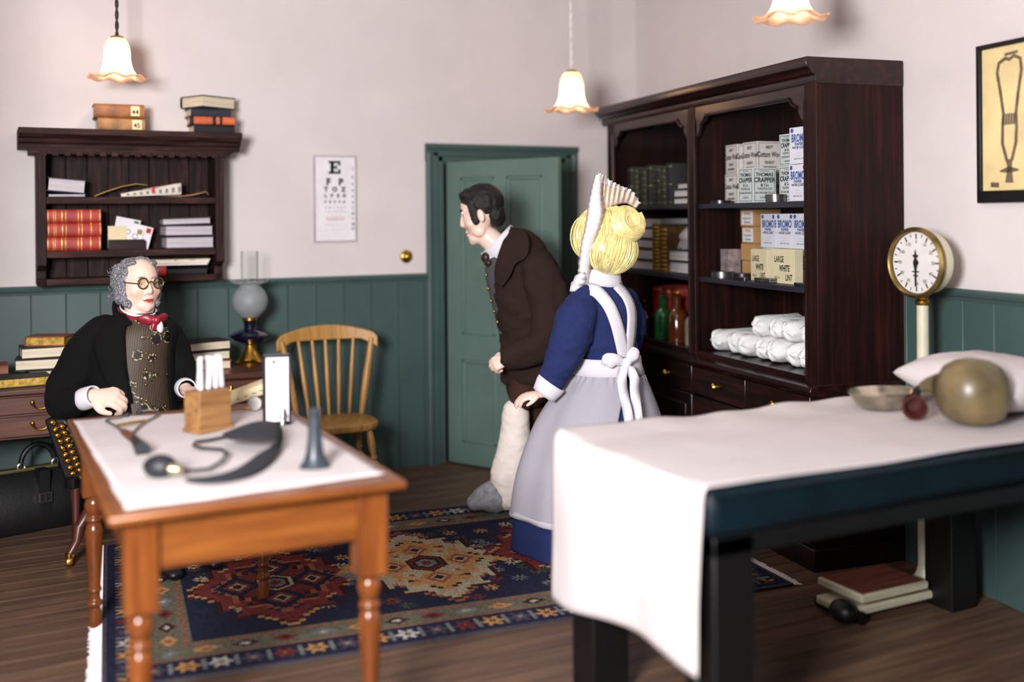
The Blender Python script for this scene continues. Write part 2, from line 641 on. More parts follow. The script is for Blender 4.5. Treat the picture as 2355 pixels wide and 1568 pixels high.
tag(obj('letters', E5, INK, ec), kind='stuff')
g = MB()
for zc, s, t in ((0.205, 0.016, 'EDFCZP'), (0.182, 0.012, 'FELOPZD'), (0.10, 0.008, 'PEZOLCFTD'), (0.07, 0.008, 'LEFODPCT')):
    lettering([(c, s, -0.062 + 0.126 * i / (len(t) - 1), zc, 0.04) for i, c in enumerate(t)], yy, g)
tag(obj('small_letters', g, GREYINK, ec), kind='stuff')
g = lettering([(c, 0.013, -0.054 + 0.11 * i / 7, 0.145, 0.02) for i, c in enumerate('DEFPOTEC')], yy)
g.box(-0.056, 0.058, yy - 0.0004, yy, 0.135, 0.1385)
obj('red_line', g, REDINK, ec)

# framed anatomical chart on the right wall (local frame of that wall)
RWM = Matrix.Translation(CORNER) @ Matrix.Rotation(RW_ROT, 4, 'Z')
fc = thing('framed_chart', 'black framed cream anatomical chart on the wall above the scale', 'framed print', RWM @ Vector((3.59, 0, 1.64)), RW_ROT)
fr = MB()
fw, fh = 0.27, 0.655
for a, b, c, d in ((-fw, -fw + 0.022, 0, fh), (fw - 0.022, fw, 0, fh), (-fw, fw, 0, 0.05), (-fw, fw, fh - 0.02, fh)):
    fr.box(a, b, -0.026, -0.001, c, d)
obj('frame', fr, BLACK, fc, bevel=0.003)
obj('print', MB().box(-fw + 0.015, fw - 0.015, -0.012, -0.002, 0.02, fh - 0.01), pm('aged_print', (226, 206, 150), 0.8, var=0.07, scale=5), fc)
dr = MB()
def flat_stroke(mb, pts, w, y=-0.0125):
    n = len(pts)
    rows = []
    for i in range(n):
        p, q = Vector(pts[max(i - 1, 0)]), Vector(pts[min(i + 1, n - 1)])
        t = (q - p).normalized()
        nn = Vector((-t.y, t.x))
        ww = w[i] if isinstance(w, list) else w
        c = Vector(pts[i])
        rows.append([Vector((c.x - nn.x * ww, y, c.y - nn.y * ww)), Vector((c.x + nn.x * ww, y, c.y + nn.y * ww))])
    mb.grid(rows)
cx = -0.105
loop = [(-0.012, 0.17), (-0.035, 0.24), (-0.033, 0.31), (-0.028, 0.36), (-0.045, 0.46), (-0.06, 0.53), (-0.05, 0.57), (-0.015, 0.585), (0.005, 0.578), (0.03, 0.59), (0.062, 0.575), (0.068, 0.53), (0.05, 0.44), (0.038, 0.36), (0.04, 0.3), (0.036, 0.24), (0.014, 0.17)]
flat_stroke(dr, [(cx + a, b) for a, b in loop], 0.008)
for k in range(5):
    flat_stroke(dr, [(cx - 0.03 + 0.014 * k, 0.315), (cx - 0.026 + 0.014 * k, 0.36)], 0.006)
flat_stroke(dr, [(cx, 0.175), (cx + 0.002, 0.14), (cx, 0.08)], [0.018, 0.012, 0.022])
flat_stroke(dr, [(cx - 0.05, 0.128), (cx, 0.133), (cx + 0.05, 0.13)], [0.003, 0.014, 0.003])
flat_stroke(dr, [(cx - 0.1, 0.075), (cx - 0.055, 0.072)], 0.01)
flat_stroke(dr, [(cx - 0.02, 0.6), (cx + 0.05, 0.604)], 0.006)
for k in range(6):
    flat_stroke(dr, [(0.06, 0.5 - 0.06 * k), (0.2, 0.5 - 0.06 * k)], 0.004)
flat_stroke(dr, [(0.0, 0.075), (0.18, 0.075)], 0.008)
obj('drawing', dr, pm('sepia_ink', (104, 88, 70), 0.9, var=0.2, scale=20), fc)
# ================================================================== LARGE FURNITURE
# ---- rug: three star medallions, woven knot by knot
RUG_A = R(-5.7)
ru, rv = Vector((math.cos(RUG_A), math.sin(RUG_A), 0)), Vector((-math.sin(RUG_A), math.cos(RUG_A), 0))
RUG_L, RUG_W = 2.78, 1.728
rug = thing('patterned_rug', 'navy and red patterned rug with star medallions and white fringe', 'rug', ru * (-0.045) + rv * 3.843, RUG_A)


def rug_raster():
    st = 0.0082
    nu, nv = int(RUG_L / st), int(RUG_W / st)
    u, v = np.meshgrid((np.arange(nu) + 0.5) * RUG_L / nu, (np.arange(nv) + 0.5) * RUG_W / nv)
    P = {k: np.array(lin(c)) for k, c in dict(navy=(42, 46, 74), red=(140, 50, 46), gold=(224, 160, 74), cream=(206, 190, 152), olive=(124, 118, 96), brown=(74, 36, 32), slate=(128, 138, 142), green=(84, 94, 80), rust=(184, 100, 60), white=(222, 216, 206), plum=(96, 82, 98)).items()}
    img = np.zeros((nv, nu, 3)) + P['olive']
    e = np.minimum(np.minimum(u, RUG_L - u), np.minimum(v, RUG_W - v))
    mir_u = np.where(u > RUG_L / 2, RUG_L - u, u)
    mir_v = np.where(v > RUG_W / 2, RUG_W - v, v)
    # s runs along the border, e across it
    along_u = (mir_v <= mir_u)
    s = np.where(along_u, u, v)

    def put(mask, c):
        img[mask] = P[c]
    put(e < 0.02, 'plum')
    put((e >= 0.02) & (e < 0.165), 'navy')
    per = 0.115
    k = np.floor(s / per).astype(int)
    a = (s - (k + 0.5) * per)
    b = e - 0.093
    rr = np.sqrt(a * a + b * b)
    th = np.arctan2(b, a)
    cols = ['gold', 'plum', 'gold', 'white', 'plum', 'red']
    for i, c in enumerate(cols):
        on = (k % 6 == i) & (e < 0.165) & (e > 0.022)
        put(on & (rr < 0.036 + 0.013 * np.cos(6 * th)), c)
        put(on & (rr < 0.014), 'brown' if c != 'plum' else 'slate')
        put(on & (rr < 0.006), 'gold')
    put((np.abs(np.abs(a) - per / 2) < 0.007) & (np.abs(b) < 0.045) & (e < 0.165), 'slate')
    put((e >= 0.165) & (e < 0.172), 'rust')
    put((e >= 0.172) & (e < 0.3), 'olive')
    k2 = np.floor(s / 0.145).astype(int)
    a2 = s - (k2 + 0.5) * 0.145
    b2 = e - 0.236
    dm = np.abs(a2) / 0.055 + np.abs(b2) / 0.035
    for i, (c, d) in enumerate((('red', 'brown'), ('slate', 'cream'), ('gold', 'rust'), ('brown', 'white'))):
        on = (k2 % 4 == i) & (e >= 0.172) & (e < 0.3)
        put(on & (dm < 1), c)
        put(on & (dm < 0.42), d)
    put((np.abs(e - 0.3 - 0.006 * np.sign(np.sin(s * 2 * np.pi / 0.05))) < 0.006), 'rust')
    field = e > 0.318
    put(field, 'navy')
    rng = np.random.default_rng(3)
    # small filler flowers in the field
    for _ in range(130):
        fu, fv = rng.uniform(0.36, RUG_L - 0.36), rng.uniform(0.36, RUG_W - 0.36)
        c = rng.choice(['cream', 'red', 'slate', 'green', 'gold'])
        r_ = np.sqrt((u - fu) ** 2 + (v - fv) ** 2)
        t_ = np.arctan2(v - fv, u - fu)
        put(field & (r_ < 0.026 + 0.013 * np.cos(8 * t_)), c)
        put(field & (r_ < 0.01), 'brown')
    q = 0.0246
    for mi, mu in enumerate((0.705, 1.39, 2.075)):
        a = np.floor(np.abs(u - mu) / q) * q + q / 2
        b = np.floor(np.abs(v - RUG_W / 2) / q) * q * 0.72 + q / 2

        def star(r):
            return ((a + b) < r) | (np.maximum(a, b) < r * 0.7) & ((np.abs(a - b)) > r * 0.12) | (np.maximum(a, b) < r * 0.5)
        seq = [('rust', 0.39), ('brown', 0.372), ('cream', 0.36), ('brown', 0.29), ('gold', 0.278), ('rust', 0.22), ('cream', 0.2)] if mi == 1 else [('gold', 0.39), ('brown', 0.372), ('red', 0.36), ('navy', 0.29), ('rust', 0.278), ('brown', 0.25), ('red', 0.22)]
        for c, r_ in seq:
            put(field & star(r_), c)
        # four inner blossoms
        for du, dv in ((0.16, 0), (-0.16, 0), (0, 0.2), (0, -0.2)):
            r_ = np.abs(u - mu - du) + np.abs(v - RUG_W / 2 - dv) * 0.8
            t_ = np.floor(r_ / 0.013) * 0.013
            put(field & (t_ < 0.095), 'gold' if mi == 1 else 'navy')
            put(field & (t_ < 0.06), 'rust' if mi == 1 else 'red')
            put(field & (t_ < 0.035), 'cream')
            put(field & (t_ < 0.014), 'brown')
        hx = np.maximum(np.abs(u - mu) / 0.085, (np.abs(u - mu) / 0.085) * 0.5 + np.abs(v - RUG_W / 2) / 0.12)
        put(field & (hx < 1), 'brown')
        put(field & (hx < 0.86), 'red' if mi == 1 else 'cream')
        put(field & (hx < 0.72), 'brown')
        put(field & (hx < 0.5), 'slate')
        put(field & (hx < 0.28), 'red')
        for sg in (-1, 1):
            if mi == 1:
                kx = np.abs(np.abs(u - mu) - 0.345) / 0.075 + np.abs(v - RUG_W / 2) / 0.12
                put(field & (kx < 1), 'gold')
                put(field & (kx < 1) & (v > RUG_W / 2) & (u > mu), 'red')
                put(field & (kx < 1) & (v < RUG_W / 2) & (u < mu), 'slate')
    img *= 0.6 * (1 + 0.6 * (rng.random((nv, nu, 1)) - 0.5))
    grey = img.mean(2, keepdims=True)
    img = img * 0.8 + grey * 0.2
    return img


def rug_mesh():
    img = rug_raster()
    nv, nu, _ = img.shape
    xs, ys = np.linspace(0, RUG_L, nu + 1), np.linspace(0, RUG_W, nv + 1)
    X, Y = np.meshgrid(xs, ys)
    Z = 0.011 + 0.0015 * np.sin(X * 5) * np.cos(Y * 7)
    co = np.stack([X, Y, Z], -1).reshape(-1, 3)
    i, j = np.meshgrid(np.arange(nv), np.arange(nu), indexing='ij')
    a = (i * (nu + 1) + j).reshape(-1)
    fs = np.stack([a, a + 1, a + nu + 2, a + nu + 1], -1)
    me = bpy.data.meshes.new('pile')
    me.from_pydata(co.tolist(), [], fs.tolist())
    at = me.color_attributes.new('paint', 'FLOAT_COLOR', 'CORNER')
    cols = np.concatenate([img.reshape(-1, 3), np.ones((nu * nv, 1))], 1).repeat(4, 0)
    at.data.foreach_set('color', cols.reshape(-1).astype(np.float32))
    return me


link('woven_field', rug_mesh(), attr_mat('rug_wool', 0.95, 0.4, 300, 0.1), rug)
obj('backing', MB().box(0.001, RUG_L - 0.001, 0.001, RUG_W - 0.001, 0.0005, 0.0095), pm('rug_edge', (60, 58, 62), 0.95), rug)
fr = MB()
for x0, sg in ((0.0, -1), (RUG_L, 1)):
    n = 190
    for i in range(n):
        yy = (i + 0.5) * RUG_W / n
        d = random.uniform(-0.006, 0.006)
        w = RUG_W / n * 0.42
        xe = x0 + sg * random.uniform(0.038, 0.05)
        fr.add([(x0, yy - w, 0.008), (x0, yy + w, 0.008), (xe, yy + w + d, 0.003), (xe, yy - w + d, 0.003), (x0, yy, 0.011), (xe, yy + d, 0.006)], [(0, 4, 5, 3), (4, 1, 2, 5), (0, 3, 2, 1)])
tag(obj('fringe', fr, PAPER, rug), kind='stuff')

# ---- hanging bookcase on the back wall
BC = thing('hanging_bookcase', 'dark oak hanging bookcase with three shelves and dentil cornice', 'bookcase', (0.0, 6.385, 0.0))
BD = -0.235                                             # front edge, towards the room
for x0, x1 in ((0.246, 0.292), (1.176, 1.222)):
    prof = [(0.0, 1.25), (BD + 0.03, 1.25), (BD + 0.06, 1.29), (BD + 0.06, 1.33), (BD, 1.36), (BD, 1.965), (0, 1.965)]
    obj('side', MB().prism(prof, x0, x1, 'yz'), OAKV, BC, bevel=0.003)
nb = 8
for k in range(nb):
    w = (1.176 - 0.292) / nb
    obj('back_board', MB().box(0.292 + k * w + 0.0015, 0.292 + (k + 1) * w - 0.0015, -0.016, -0.002, 1.255, 1.965), OAKV, BC, bevel=0.003)
for z in (1.725, 1.435, 1.285):
    obj('shelf', MB().box(0.292, 1.176, BD + (0.006 if z > 1.3 else 0.05), -0.016, z - 0.036, z), OAK, BC, bevel=0.003)
obj('cornice', MB().prism([(0.0, 1.985), (BD - 0.008, 1.985), (BD - 0.012, 2.008), (BD - 0.03, 2.014), (BD - 0.036, 2.03), (BD - 0.06, 2.044), (BD - 0.078, 2.056), (BD - 0.078, 2.088), (0, 2.088)], 0.158, 1.312, 'yz'), OAK, BC, bevel=0.003)
obj('frieze', MB().box(0.21, 1.258, BD - 0.006, -0.004, 1.955, 1.986), OAK, BC, bevel=0.002)
for k in range(16):
    x = 0.262 + k * 0.0595
    obj('dentil', MB().box(x, x + 0.034, BD - 0.016, BD - 0.004, 1.945, 1.97), OAK, BC, bevel=0.002)

# ---- dispensary cabinet against the right wall (local x left to right along its front, y into the wall)
CL = (3.583, 5.794)
CABM = Matrix.Translation((CL[0], CL[1], 0)) @ Matrix.Rotation(RW_ROT, 4, 'Z')
CB = thing('dispensary_cabinet', 'tall dark mahogany dispensary cabinet with open shelves of boxes and books', 'cabinet', (CL[0], CL[1], 0), RW_ROT)
CX0, CX1, CF, CBK = -0.113, 2.17, 0.045, 0.497
obj('side', MB().box(CX0, CX0 + 0.05, CF, CBK, 0.80, 2.2), DARKWOOD, CB, bevel=0.003)
obj('side', MB().box(CX1 - 0.05, CX1, CF + 0.002, CBK, 0.80, 2.2), DARKWOOD, CB, bevel=0.003)
for x0, x1 in ((CX0, CX0 + 0.09), (0.975, 1.054), (2.077, CX1)):
    obj('stile', MB().box(x0, x1, CF - 0.016, CF + 0.006, 0.83, 2.2), DARKWOOD, CB, bevel=0.004)
    xm = x1 - 0.012 if x0 < 1.5 else x0 + 0.012
for x in (CX0 + 0.085, 0.98, 1.049, 2.082):
    obj('bead', MB().tube([(x, CF - 0.016, 0.84), (x, CF - 0.016, 2.12)], 0.007, 8), DARKWOODX, CB)
obj('divider', MB().box(1.0, 1.03, CF + 0.006, CBK - 0.012, 0.83, 2.2), DARKWOOD, CB)
for k in range(12):
    w = (CX1 - CX0 - 0.1) / 12
    obj('back_board', MB().box(CX0 + 0.05 + k * w + 0.0015, CX0 + 0.05 + (k + 1) * w - 0.0015, CBK - 0.012, CBK, 0.2, 2.2), DARKWOOD, CB, bevel=0.003)
for x0, x1 in ((CX0 + 0.05, 1.0), (1.03, CX1 - 0.05)):
    for z in (1.66, 1.262):
        obj('shelf', MB().box(x0, x1, CF + 0.008, CBK - 0.012, z - 0.026, z), SHELFWOOD, CB, bevel=0.003)
    obj('shelf', MB().box(x0, x1, CF - 0.01, CBK - 0.012, 0.83, 0.862), SHELFWOOD if False else DARKWOODX, CB, bevel=0.003)
# arched top rails with bracketed corners, and a moulded inner edge
for x0, x1 in ((CX0 + 0.09, 0.975), (1.054, 2.077)):
    zt, zb = 2.2, 2.135
    poly = [(x0, zt), (x1, zt), (x1, 2.02), (x1 - 0.02, 2.025), (x1 - 0.05, 2.06), (x1 - 0.06, 2.09), (x1 - 0.1, 2.105), (x1 - 0.12, zb), (x0 + 0.12, zb), (x0 + 0.1, 2.105), (x0 + 0.06, 2.09), (x0 + 0.05, 2.06), (x0 + 0.02, 2.025), (x0, 2.02)]
    obj('top_rail', MB().prism(poly, CF - 0.012, CF + 0.006, 'xz'), DARKWOODX, CB, bevel=0.003)
    obj('rail_moulding', MB().tube([(x0 + 0.06, CF - 0.014, 2.09), (x0 + 0.1, CF - 0.014, 2.108), (x0 + 0.12, CF - 0.014, zb), (x1 - 0.12, CF - 0.014, zb), (x1 - 0.1, CF - 0.014, 2.108), (x1 - 0.06, CF - 0.014, 2.09)], 0.009, 8), DARKWOODX, CB)
corn = [(CF - 0.012, 2.185), (CF - 0.02, 2.2), (CF - 0.022, 2.222), (CF - 0.04, 2.23), (CF - 0.052, 2.25), (CF - 0.066, 2.258), (CF - 0.072, 2.28), (CF - 0.066, 2.303), (CBK, 2.303), (CBK, 2.185)]
obj('cornice', MB().prism(corn, CX0 - 0.075, CX1 + 0.004, 'yz'), DARKWOODX, CB, bevel=0.003)
# lower cupboard
obj('ledge', MB().prism([(-0.012, 0.79), (-0.02, 0.806), (-0.012, 0.824), (0.02, 0.834), (CBK, 0.834), (CBK, 0.78), (0.004, 0.78)], CX0 - 0.01, CX1 + 0.006, 'yz'), DARKWOODX, CB, bevel=0.002)
obj('base_side', MB().box(CX1 - 0.04, CX1 - 0.002, 0.012, CBK, 0.0, 0.78), DARKWOOD, CB)
obj('base_side', MB().box(CX0, CX0 + 0.04, 0.012, CBK, 0.0, 0.78), DARKWOOD, CB)
obj('plinth', MB().box(CX0, CX1, 0.0, CBK, 0.0, 0.1), DARKWOODX, CB, bevel=0.006)
nd = 4
for k in range(nd):
    w = (CX1 - CX0 - 0.08) / nd
    x0 = CX0 + 0.04 + k * w
    dd_ = obj('cupboard_door', MB().box(x0 + 0.003, x0 + w - 0.003, 0.012, 0.034, 0.104, 0.62).box(x0 + 0.06, x0 + w - 0.06, 0.004, 0.014, 0.17, 0.56), DARKWOODX, CB, bevel=0.004)
    obj('knob', MB().lathe([(0.0, 0.0), (0.012, 0.0), (0.009, 0.012), (0.018, 0.024), (0.012, 0.034), (0.0, 0.036)], 12, Matrix.Translation((x0 + (0.04 if k % 2 else w - 0.04), 0.012, 0.4)) @ Matrix.Rotation(R(90), 4, 'X')), BRASS, dd_)
    dw_ = obj('drawer', MB().box(x0 + 0.003, x0 + w - 0.003, 0.012, 0.034, 0.626, 0.776), DARKWOODX, CB, bevel=0.005)
    obj('knob', MB().lathe([(0.0, 0.0), (0.014, 0.0), (0.01, 0.012), (0.02, 0.024), (0.014, 0.034), (0.0, 0.036)], 12, Matrix.Translation((x0 + w / 2, 0.012, 0.7)) @ Matrix.Rotation(R(90), 4, 'X')), BRASS, dw_)
# thin glass in front of both bays
for x0, x1 in ((CX0 + 0.09, 0.975), (1.054, 2.077)):
    obj('glass_pane', MB().add([(x0, CF + 0.002, 0.864), (x1, CF + 0.002, 0.864), (x1, CF + 0.002, 2.15), (x0, CF + 0.002, 2.15)], [(0, 1, 2, 3)]), glass('cabinet_glass', (250, 252, 250), 0.03, 0.004, 0.06), CB)

# ---- writing desk below the bookcase
DK = thing('writing_desk', 'walnut writing desk with brass handled drawers under the bookcase', 'desk', (0, 0, 0))
DX_0, DX_1, DYF, DYB, DTZ = -0.46, 1.43, 5.74, 6.36, 0.775
obj('desk_top', MB().box(DX_0, DX_1, DYF - 0.015, DYB, DTZ - 0.032, DTZ), DESKW, DK, bevel=0.008)
def swan_handle(x, z, parent, w=0.075):
    y = DYF
    for s in (-1, 1):
        obj('handle_rose', MB().ell((x + s * w / 2, y - 0.006, z), (0.011, 0.008, 0.015), None, 12, 8), BRASS, parent)
    pts = []
    for i in range(17):
        t = i / 16
        xx = -w / 2 + w * t
        zz = -0.03 * (1 - abs(2 * t - 1) ** 3) + (0.004 if t in (0, 1) else 0)
        pts.append((x + xx * (1 + 0.1 * math.sin(math.pi * t)), y - 0.014, z + zz))
    obj('drawer_handle', MB().tube(pts, 0.0045, 8), BRASS, parent)
for x0, x1 in ((DX_0 + 0.03, 0.45), (0.86, DX_1 - 0.03)):
    obj('carcass', MB().box(x0, x1, DYF + 0.02, DYB - 0.02, 0.525, DTZ - 0.032), DESKW, DK, bevel=0.003)
    for z0, z1 in ((0.645, 0.735), (0.535, 0.64)):
        dr = obj('drawer', MB().box(x0 + 0.012, x1 - 0.012, DYF, DYF + 0.03, z0 + 0.004, z1 - 0.002), DESKW, DK, bevel=0.004)
        n = 2 if x1 < 0.8 else 2
        for q in ((x0 + 0.25, x1 - 0.21) if x1 < 0.8 else (x0 + 0.27, x1 - 0.06)):
            swan_handle(q, (z0 + z1) / 2 + 0.012, dr)
obj('kneehole_rail', MB().box(0.45, 0.86, DYF + 0.02, DYF + 0.04, 0.68, DTZ - 0.032), DESKW, DK)
for x in (DX_0 + 0.06, 0.40, 0.91, DX_1 - 0.06):
    for yv in (DYF + 0.06, DYB - 0.06):
        obj('leg', MB().lathe([(0.014, 0.0), (0.02, 0.03), (0.016, 0.05), (0.026, 0.3), (0.03, 0.42), (0.02, 0.45), (0.034, 0.47), (0.034, 0.53)], 14, Matrix.Translation((x, yv, 0))), REDWOOD, DK)

# ---- instrument table in front
TB = thing('instrument_table', 'honey coloured wooden table with turned legs in the foreground', 'table', (0, 0, 0))
TX0, TX1, TY0, TY1, TZ = 0.285, 1.128, 2.99, 4.56, 0.812
obj('tabletop', MB().box(TX0, TX1, TY0, TY1, TZ - 0.026, TZ), TABLEW, TB, bevel=0.008)
lx0, lx1, ly0, ly1 = 0.375, 1.038, 3.085, 4.47
hw = 0.045
obj('apron', MB().box(lx0 + hw, lx1 - hw, ly0 - 0.026, ly0 - 0.004, 0.635, TZ - 0.026), TABLEW, TB, bevel=0.002)
obj('apron', MB().box(lx0 + hw, lx1 - hw, ly1 + 0.004, ly1 + 0.026, 0.635, TZ - 0.026), TABLEW, TB, bevel=0.002)
obj('apron', MB().box(lx0 - 0.026, lx0 - 0.004, ly0 + hw, ly1 - hw, 0.635, TZ - 0.026), wood('table_honey_side', (86, 44, 18), (118, 66, 26), (146, 88, 36), 'y', 0.3, 0.6, bmp=0.08), TB, bevel=0.002)
obj('apron', MB().box(lx1 + 0.004, lx1 + 0.026, ly0 + hw, ly1 - hw, 0.635, TZ - 0.026), MATS['table_honey_side'], TB, bevel=0.002)
legp = [(0.012, 0.0), (0.024, 0.005), (0.026, 0.07), (0.02, 0.095), (0.032, 0.105), (0.032, 0.12), (0.022, 0.13), (0.022, 0.16), (0.03, 0.17), (0.024, 0.19), (0.034, 0.36), (0.037, 0.44), (0.03, 0.47), (0.024, 0.478), (0.036, 0.488), (0.036, 0.5), (0.026, 0.51), (0.034, 0.53), (0.04, 0.56), (0.034, 0.585), (0.024, 0.598), (0.034, 0.606)]
for lx, ly, m in ((lx0, ly0, TABLEV), (lx1, ly0, TABLEV), (lx0, ly1, TABLEV), (lx1, ly1, TABLEV)):
    mb = MB().lathe([(r * 0.92, z * 0.865) for r, z in legp], 20, Matrix.Translation((lx, ly, 0)))
    mb.box(lx - hw, lx + hw, ly - hw, ly + hw, 0.522, TZ - 0.027)
    obj('leg', mb, m, TB, bevel=0.003)
# cloth on the table
rows = []
quad = [(0.335, 3.045), (1.092, 3.085), (1.085, 4.40), (0.302, 4.50)]
for i in range(41):
    v = i / 40
    row = []
    for j in range(31):
        u = j / 30
        p = (Vector(quad[0]) * (1 - u) + Vector(quad[1]) * u) * (1 - v) + (Vector(quad[3]) * (1 - u) + Vector(quad[2]) * u) * v
        wv = 0.004 * noise.noise(Vector((p.x * 6, p.y * 5, 0.3)))
        ed = 0.004 * noise.noise(Vector((p.x * 14, p.y * 14, 2.0)))
        row.append(Vector((p.x + (ed if j in (0, 30) else 0), p.y + (ed if i in (0, 40) else 0), TZ + 0.0045 + max(wv, -0.002))))
    rows.append(row)
tc = obj('table_cloth', MB().grid(rows), LINEN, solid=0.004)
tag(tc, 'white cloth spread flat on the instrument table under the instruments', 'cloth')

# ---- examination couch on the right
KX0, KX1, KY0, KY1, KZ = 1.755, 3.62, 2.345, 3.19, 0.85
CO = thing('examination_couch', 'black examination couch with blue padded top in the right foreground', 'couch', (0, 0, 0))
TEALPAD = pm('teal_leather', (8, 25, 32), 0.5, spec=0.22, var=0.15, scale=6, bmp=0.1, bscale=60)
obj('padded_top', MB().box(KX0, KX1, KY0, KY1, KZ - 0.14, KZ), TEALPAD, CO, bevel=0.035)
obj('piping', MB().tube([(KX0 + 0.012, KY0 - 0.002, KZ - 0.02), (KX1 - 0.02, KY0 - 0.002, KZ - 0.02)], 0.008, 8), TEALPAD, CO)
obj('frame_rail', MB().box(KX0 + 0.03, KX1 - 0.03, KY0 + 0.02, KY0 + 0.06, 0.655, KZ - 0.14).box(KX0 + 0.03, KX1 - 0.03, KY1 - 0.06, KY1 - 0.02, 0.655, KZ - 0.14).box(KX0 + 0.03, KX0 + 0.07, KY0 + 0.06, KY1 - 0.06, 0.655, KZ - 0.14).box(KX1 - 0.07, KX1 - 0.03, KY0 + 0.06, KY1 - 0.06, 0.655, KZ - 0.14), BLACK, CO, bevel=0.004)
for x in (KX0 + 0.03, KX1 - 0.17):
    for yv in (KY0 + 0.02, KY1 - 0.17):
        obj('leg', MB().box(x, x + 0.14, yv, yv + 0.14, 0.0, KZ - 0.141), BLACK, CO, bevel=0.006)
# sheet over the couch: lies on top and hangs over the left end
rows = []
ny, ns = 60, 110
for i in range(ny + 1):
    v = i / ny
    yv = KY0 + 0.012 + (KY1 - KY0 - 0.0) * v
    row = []
    hem = 0.30 + 0.03 * (1 - v) + 0.02 * math.sin(v * 5)
    hang = KZ - hem
    top = KX1 - 0.02 - KX0
    for j in range(ns + 1):
        s = (top + hang + 0.02) * j / ns
        ripple = 0.006 * noise.noise(Vector((s * 3.2, yv * 4.0, 0.0)))
        if s < top:
            x, z = KX1 - 0.02 - s, KZ + 0.006 + ripple
            # crumpled along the far edge
            z += 0.022 * max(0, (v - 0.78) / 0.22) * (0.5 + noise.noise(Vector((x * 4.5, 3.1, 0))))
        else:
            t = s - top
            a = min(t / 0.03, math.pi / 2)
            if t < 0.047:
                x, z = KX0 - 0.012 * math.sin(a), KZ + 0.006 - 0.02 * (1 - math.cos(a))
            else:
                dz = t - 0.047
                fold = 0.022 * math.sin(v * 9 + 0.6) * min(1, dz / 0.3) + 0.018 * noise.noise(Vector((v * 5, dz * 2.5, 5)))
                x, z = KX0 - 0.014 - 0.02 * dz - fold * min(1, dz / 0.12) * 0.7, KZ - 0.014 - dz
        yy = yv + 0.008 * noise.noise(Vector((s * 2.5, 7.0, 1))) * (1 if i in (0, ny) else 0.2)
        row.append(Vector((x, yy, z)))
    rows.append(row)
sh = obj('couch_sheet', MB().grid(rows), LINEN, solid=0.004)
tag(sh, 'white sheet over the couch, hanging down its left end', 'sheet')
# ================================================================== CHAIRS, LAMPS, SCALE
# ---- wooden kitchen chair by the wall
WC = thing('wooden_chair', 'light elm spindle back chair standing against the green boards', 'chair', (1.775, 5.83, 0), R(-3))
seat = MB()
rows = []
for z, k in ((0.415, 0.9), (0.42, 0.97), (0.435, 1.0), (0.452, 0.99), (0.458, 0.95)):
    ring = []
    for i in range(36):
        a = 2 * math.pi * i / 36
        c, s = math.cos(a), math.sin(a)
        ring.append(Vector((0.225 * k * math.copysign(abs(c) ** 0.75, c) * (1 + 0.06 * -s), 0.215 * k * math.copysign(abs(s) ** 0.75, s), z)))
    rows.append(ring)
seat.rings(rows)
obj('seat', seat, CHAIRW, WC, bevel=0.0)
legpf = [(0.012, 0.0), (0.016, 0.02), (0.02, 0.06), (0.015, 0.08), (0.022, 0.1), (0.014, 0.12), (0.022, 0.15), (0.024, 0.22), (0.015, 0.245), (0.023, 0.26), (0.015, 0.28), (0.022, 0.31), (0.022, 0.36), (0.016, 0.43)]
for sx_ in (-1, 1):
    for sy_ in (-1, 1):
        top = Vector((0.15 * sx_, 0.14 * sy_, 0.425))
        bot = Vector((0.2 * sx_, 0.19 * sy_, 0.0))
        ax = (top - bot)
        M = Matrix.Translation(bot) @ ax.to_track_quat('Z', 'Y').to_matrix().to_4x4()
        obj('leg', MB().lathe([(r, z * ax.length / 0.43) for r, z in legpf], 14, M), CHAIRW, WC)
for sx_ in (-1, 1):
    obj('stretcher', MB().tube([(0.18 * sx_, -0.17, 0.16), (0.182 * sx_, 0.0, 0.16), (0.18 * sx_, 0.17, 0.16)], [0.009, 0.015, 0.009], 10), CHAIRW, WC)
obj('stretcher', MB().tube([(-0.18, 0, 0.16), (0, 0, 0.16), (0.18, 0, 0.16)], [0.009, 0.015, 0.009], 10), CHAIRW, WC)
# curved crest rail
n = 24
rows = []
for i in range(n + 1):
    t = 2 * i / n - 1
    x = 0.298 * t
    yb = 0.265 - 0.07 * t * t
    zc = 0.885
    up = 0.972 - 0.055 * t * t
    lo = 0.885 - 0.0 * t * t - 0.05 * max(0, abs(t) - 0.7) / 0.3
    if abs(t) > 0.93:
        up -= 0.02
    th = 0.017
    rows.append([Vector((x, yb - th, lo)), Vector((x, yb + th, lo)), Vector((x, yb + th * 0.9, up)), Vector((x, yb - th * 0.9, up))])
obj('crest_rail', MB().rings(rows), CHAIRW, WC, bevel=0.006)
for t in (-1, -0.62, -0.3, 0, 0.3, 0.62, 1):
    big = abs(t) == 1
    b = Vector((0.19 * t, 0.165 + 0.01 * (1 - t * t), 0.45))
    e = Vector((0.265 * t, 0.262 - 0.06 * t * t, 0.892))
    mid = (b + e) / 2
    rr = 0.02 if big else 0.0115
    obj('post' if big else 'spindle', MB().tube([b, b.lerp(e, 0.3), mid, b.lerp(e, 0.7), e], [rr * 0.8, rr * 1.1, rr * 1.15, rr, rr * 0.8], 10), CHAIRW, WC)

# ---- the doctor's armchair on castors
AC = thing('swivel_armchair', 'dark leather desk armchair with brass studs under the seated doctor', 'armchair', (0.62, 5.46, 0), R(24))
obj('seat_cushion', MB().box(-0.27, 0.27, -0.26, 0.2, 0.385, 0.47), LEATHER, AC, bevel=0.03)
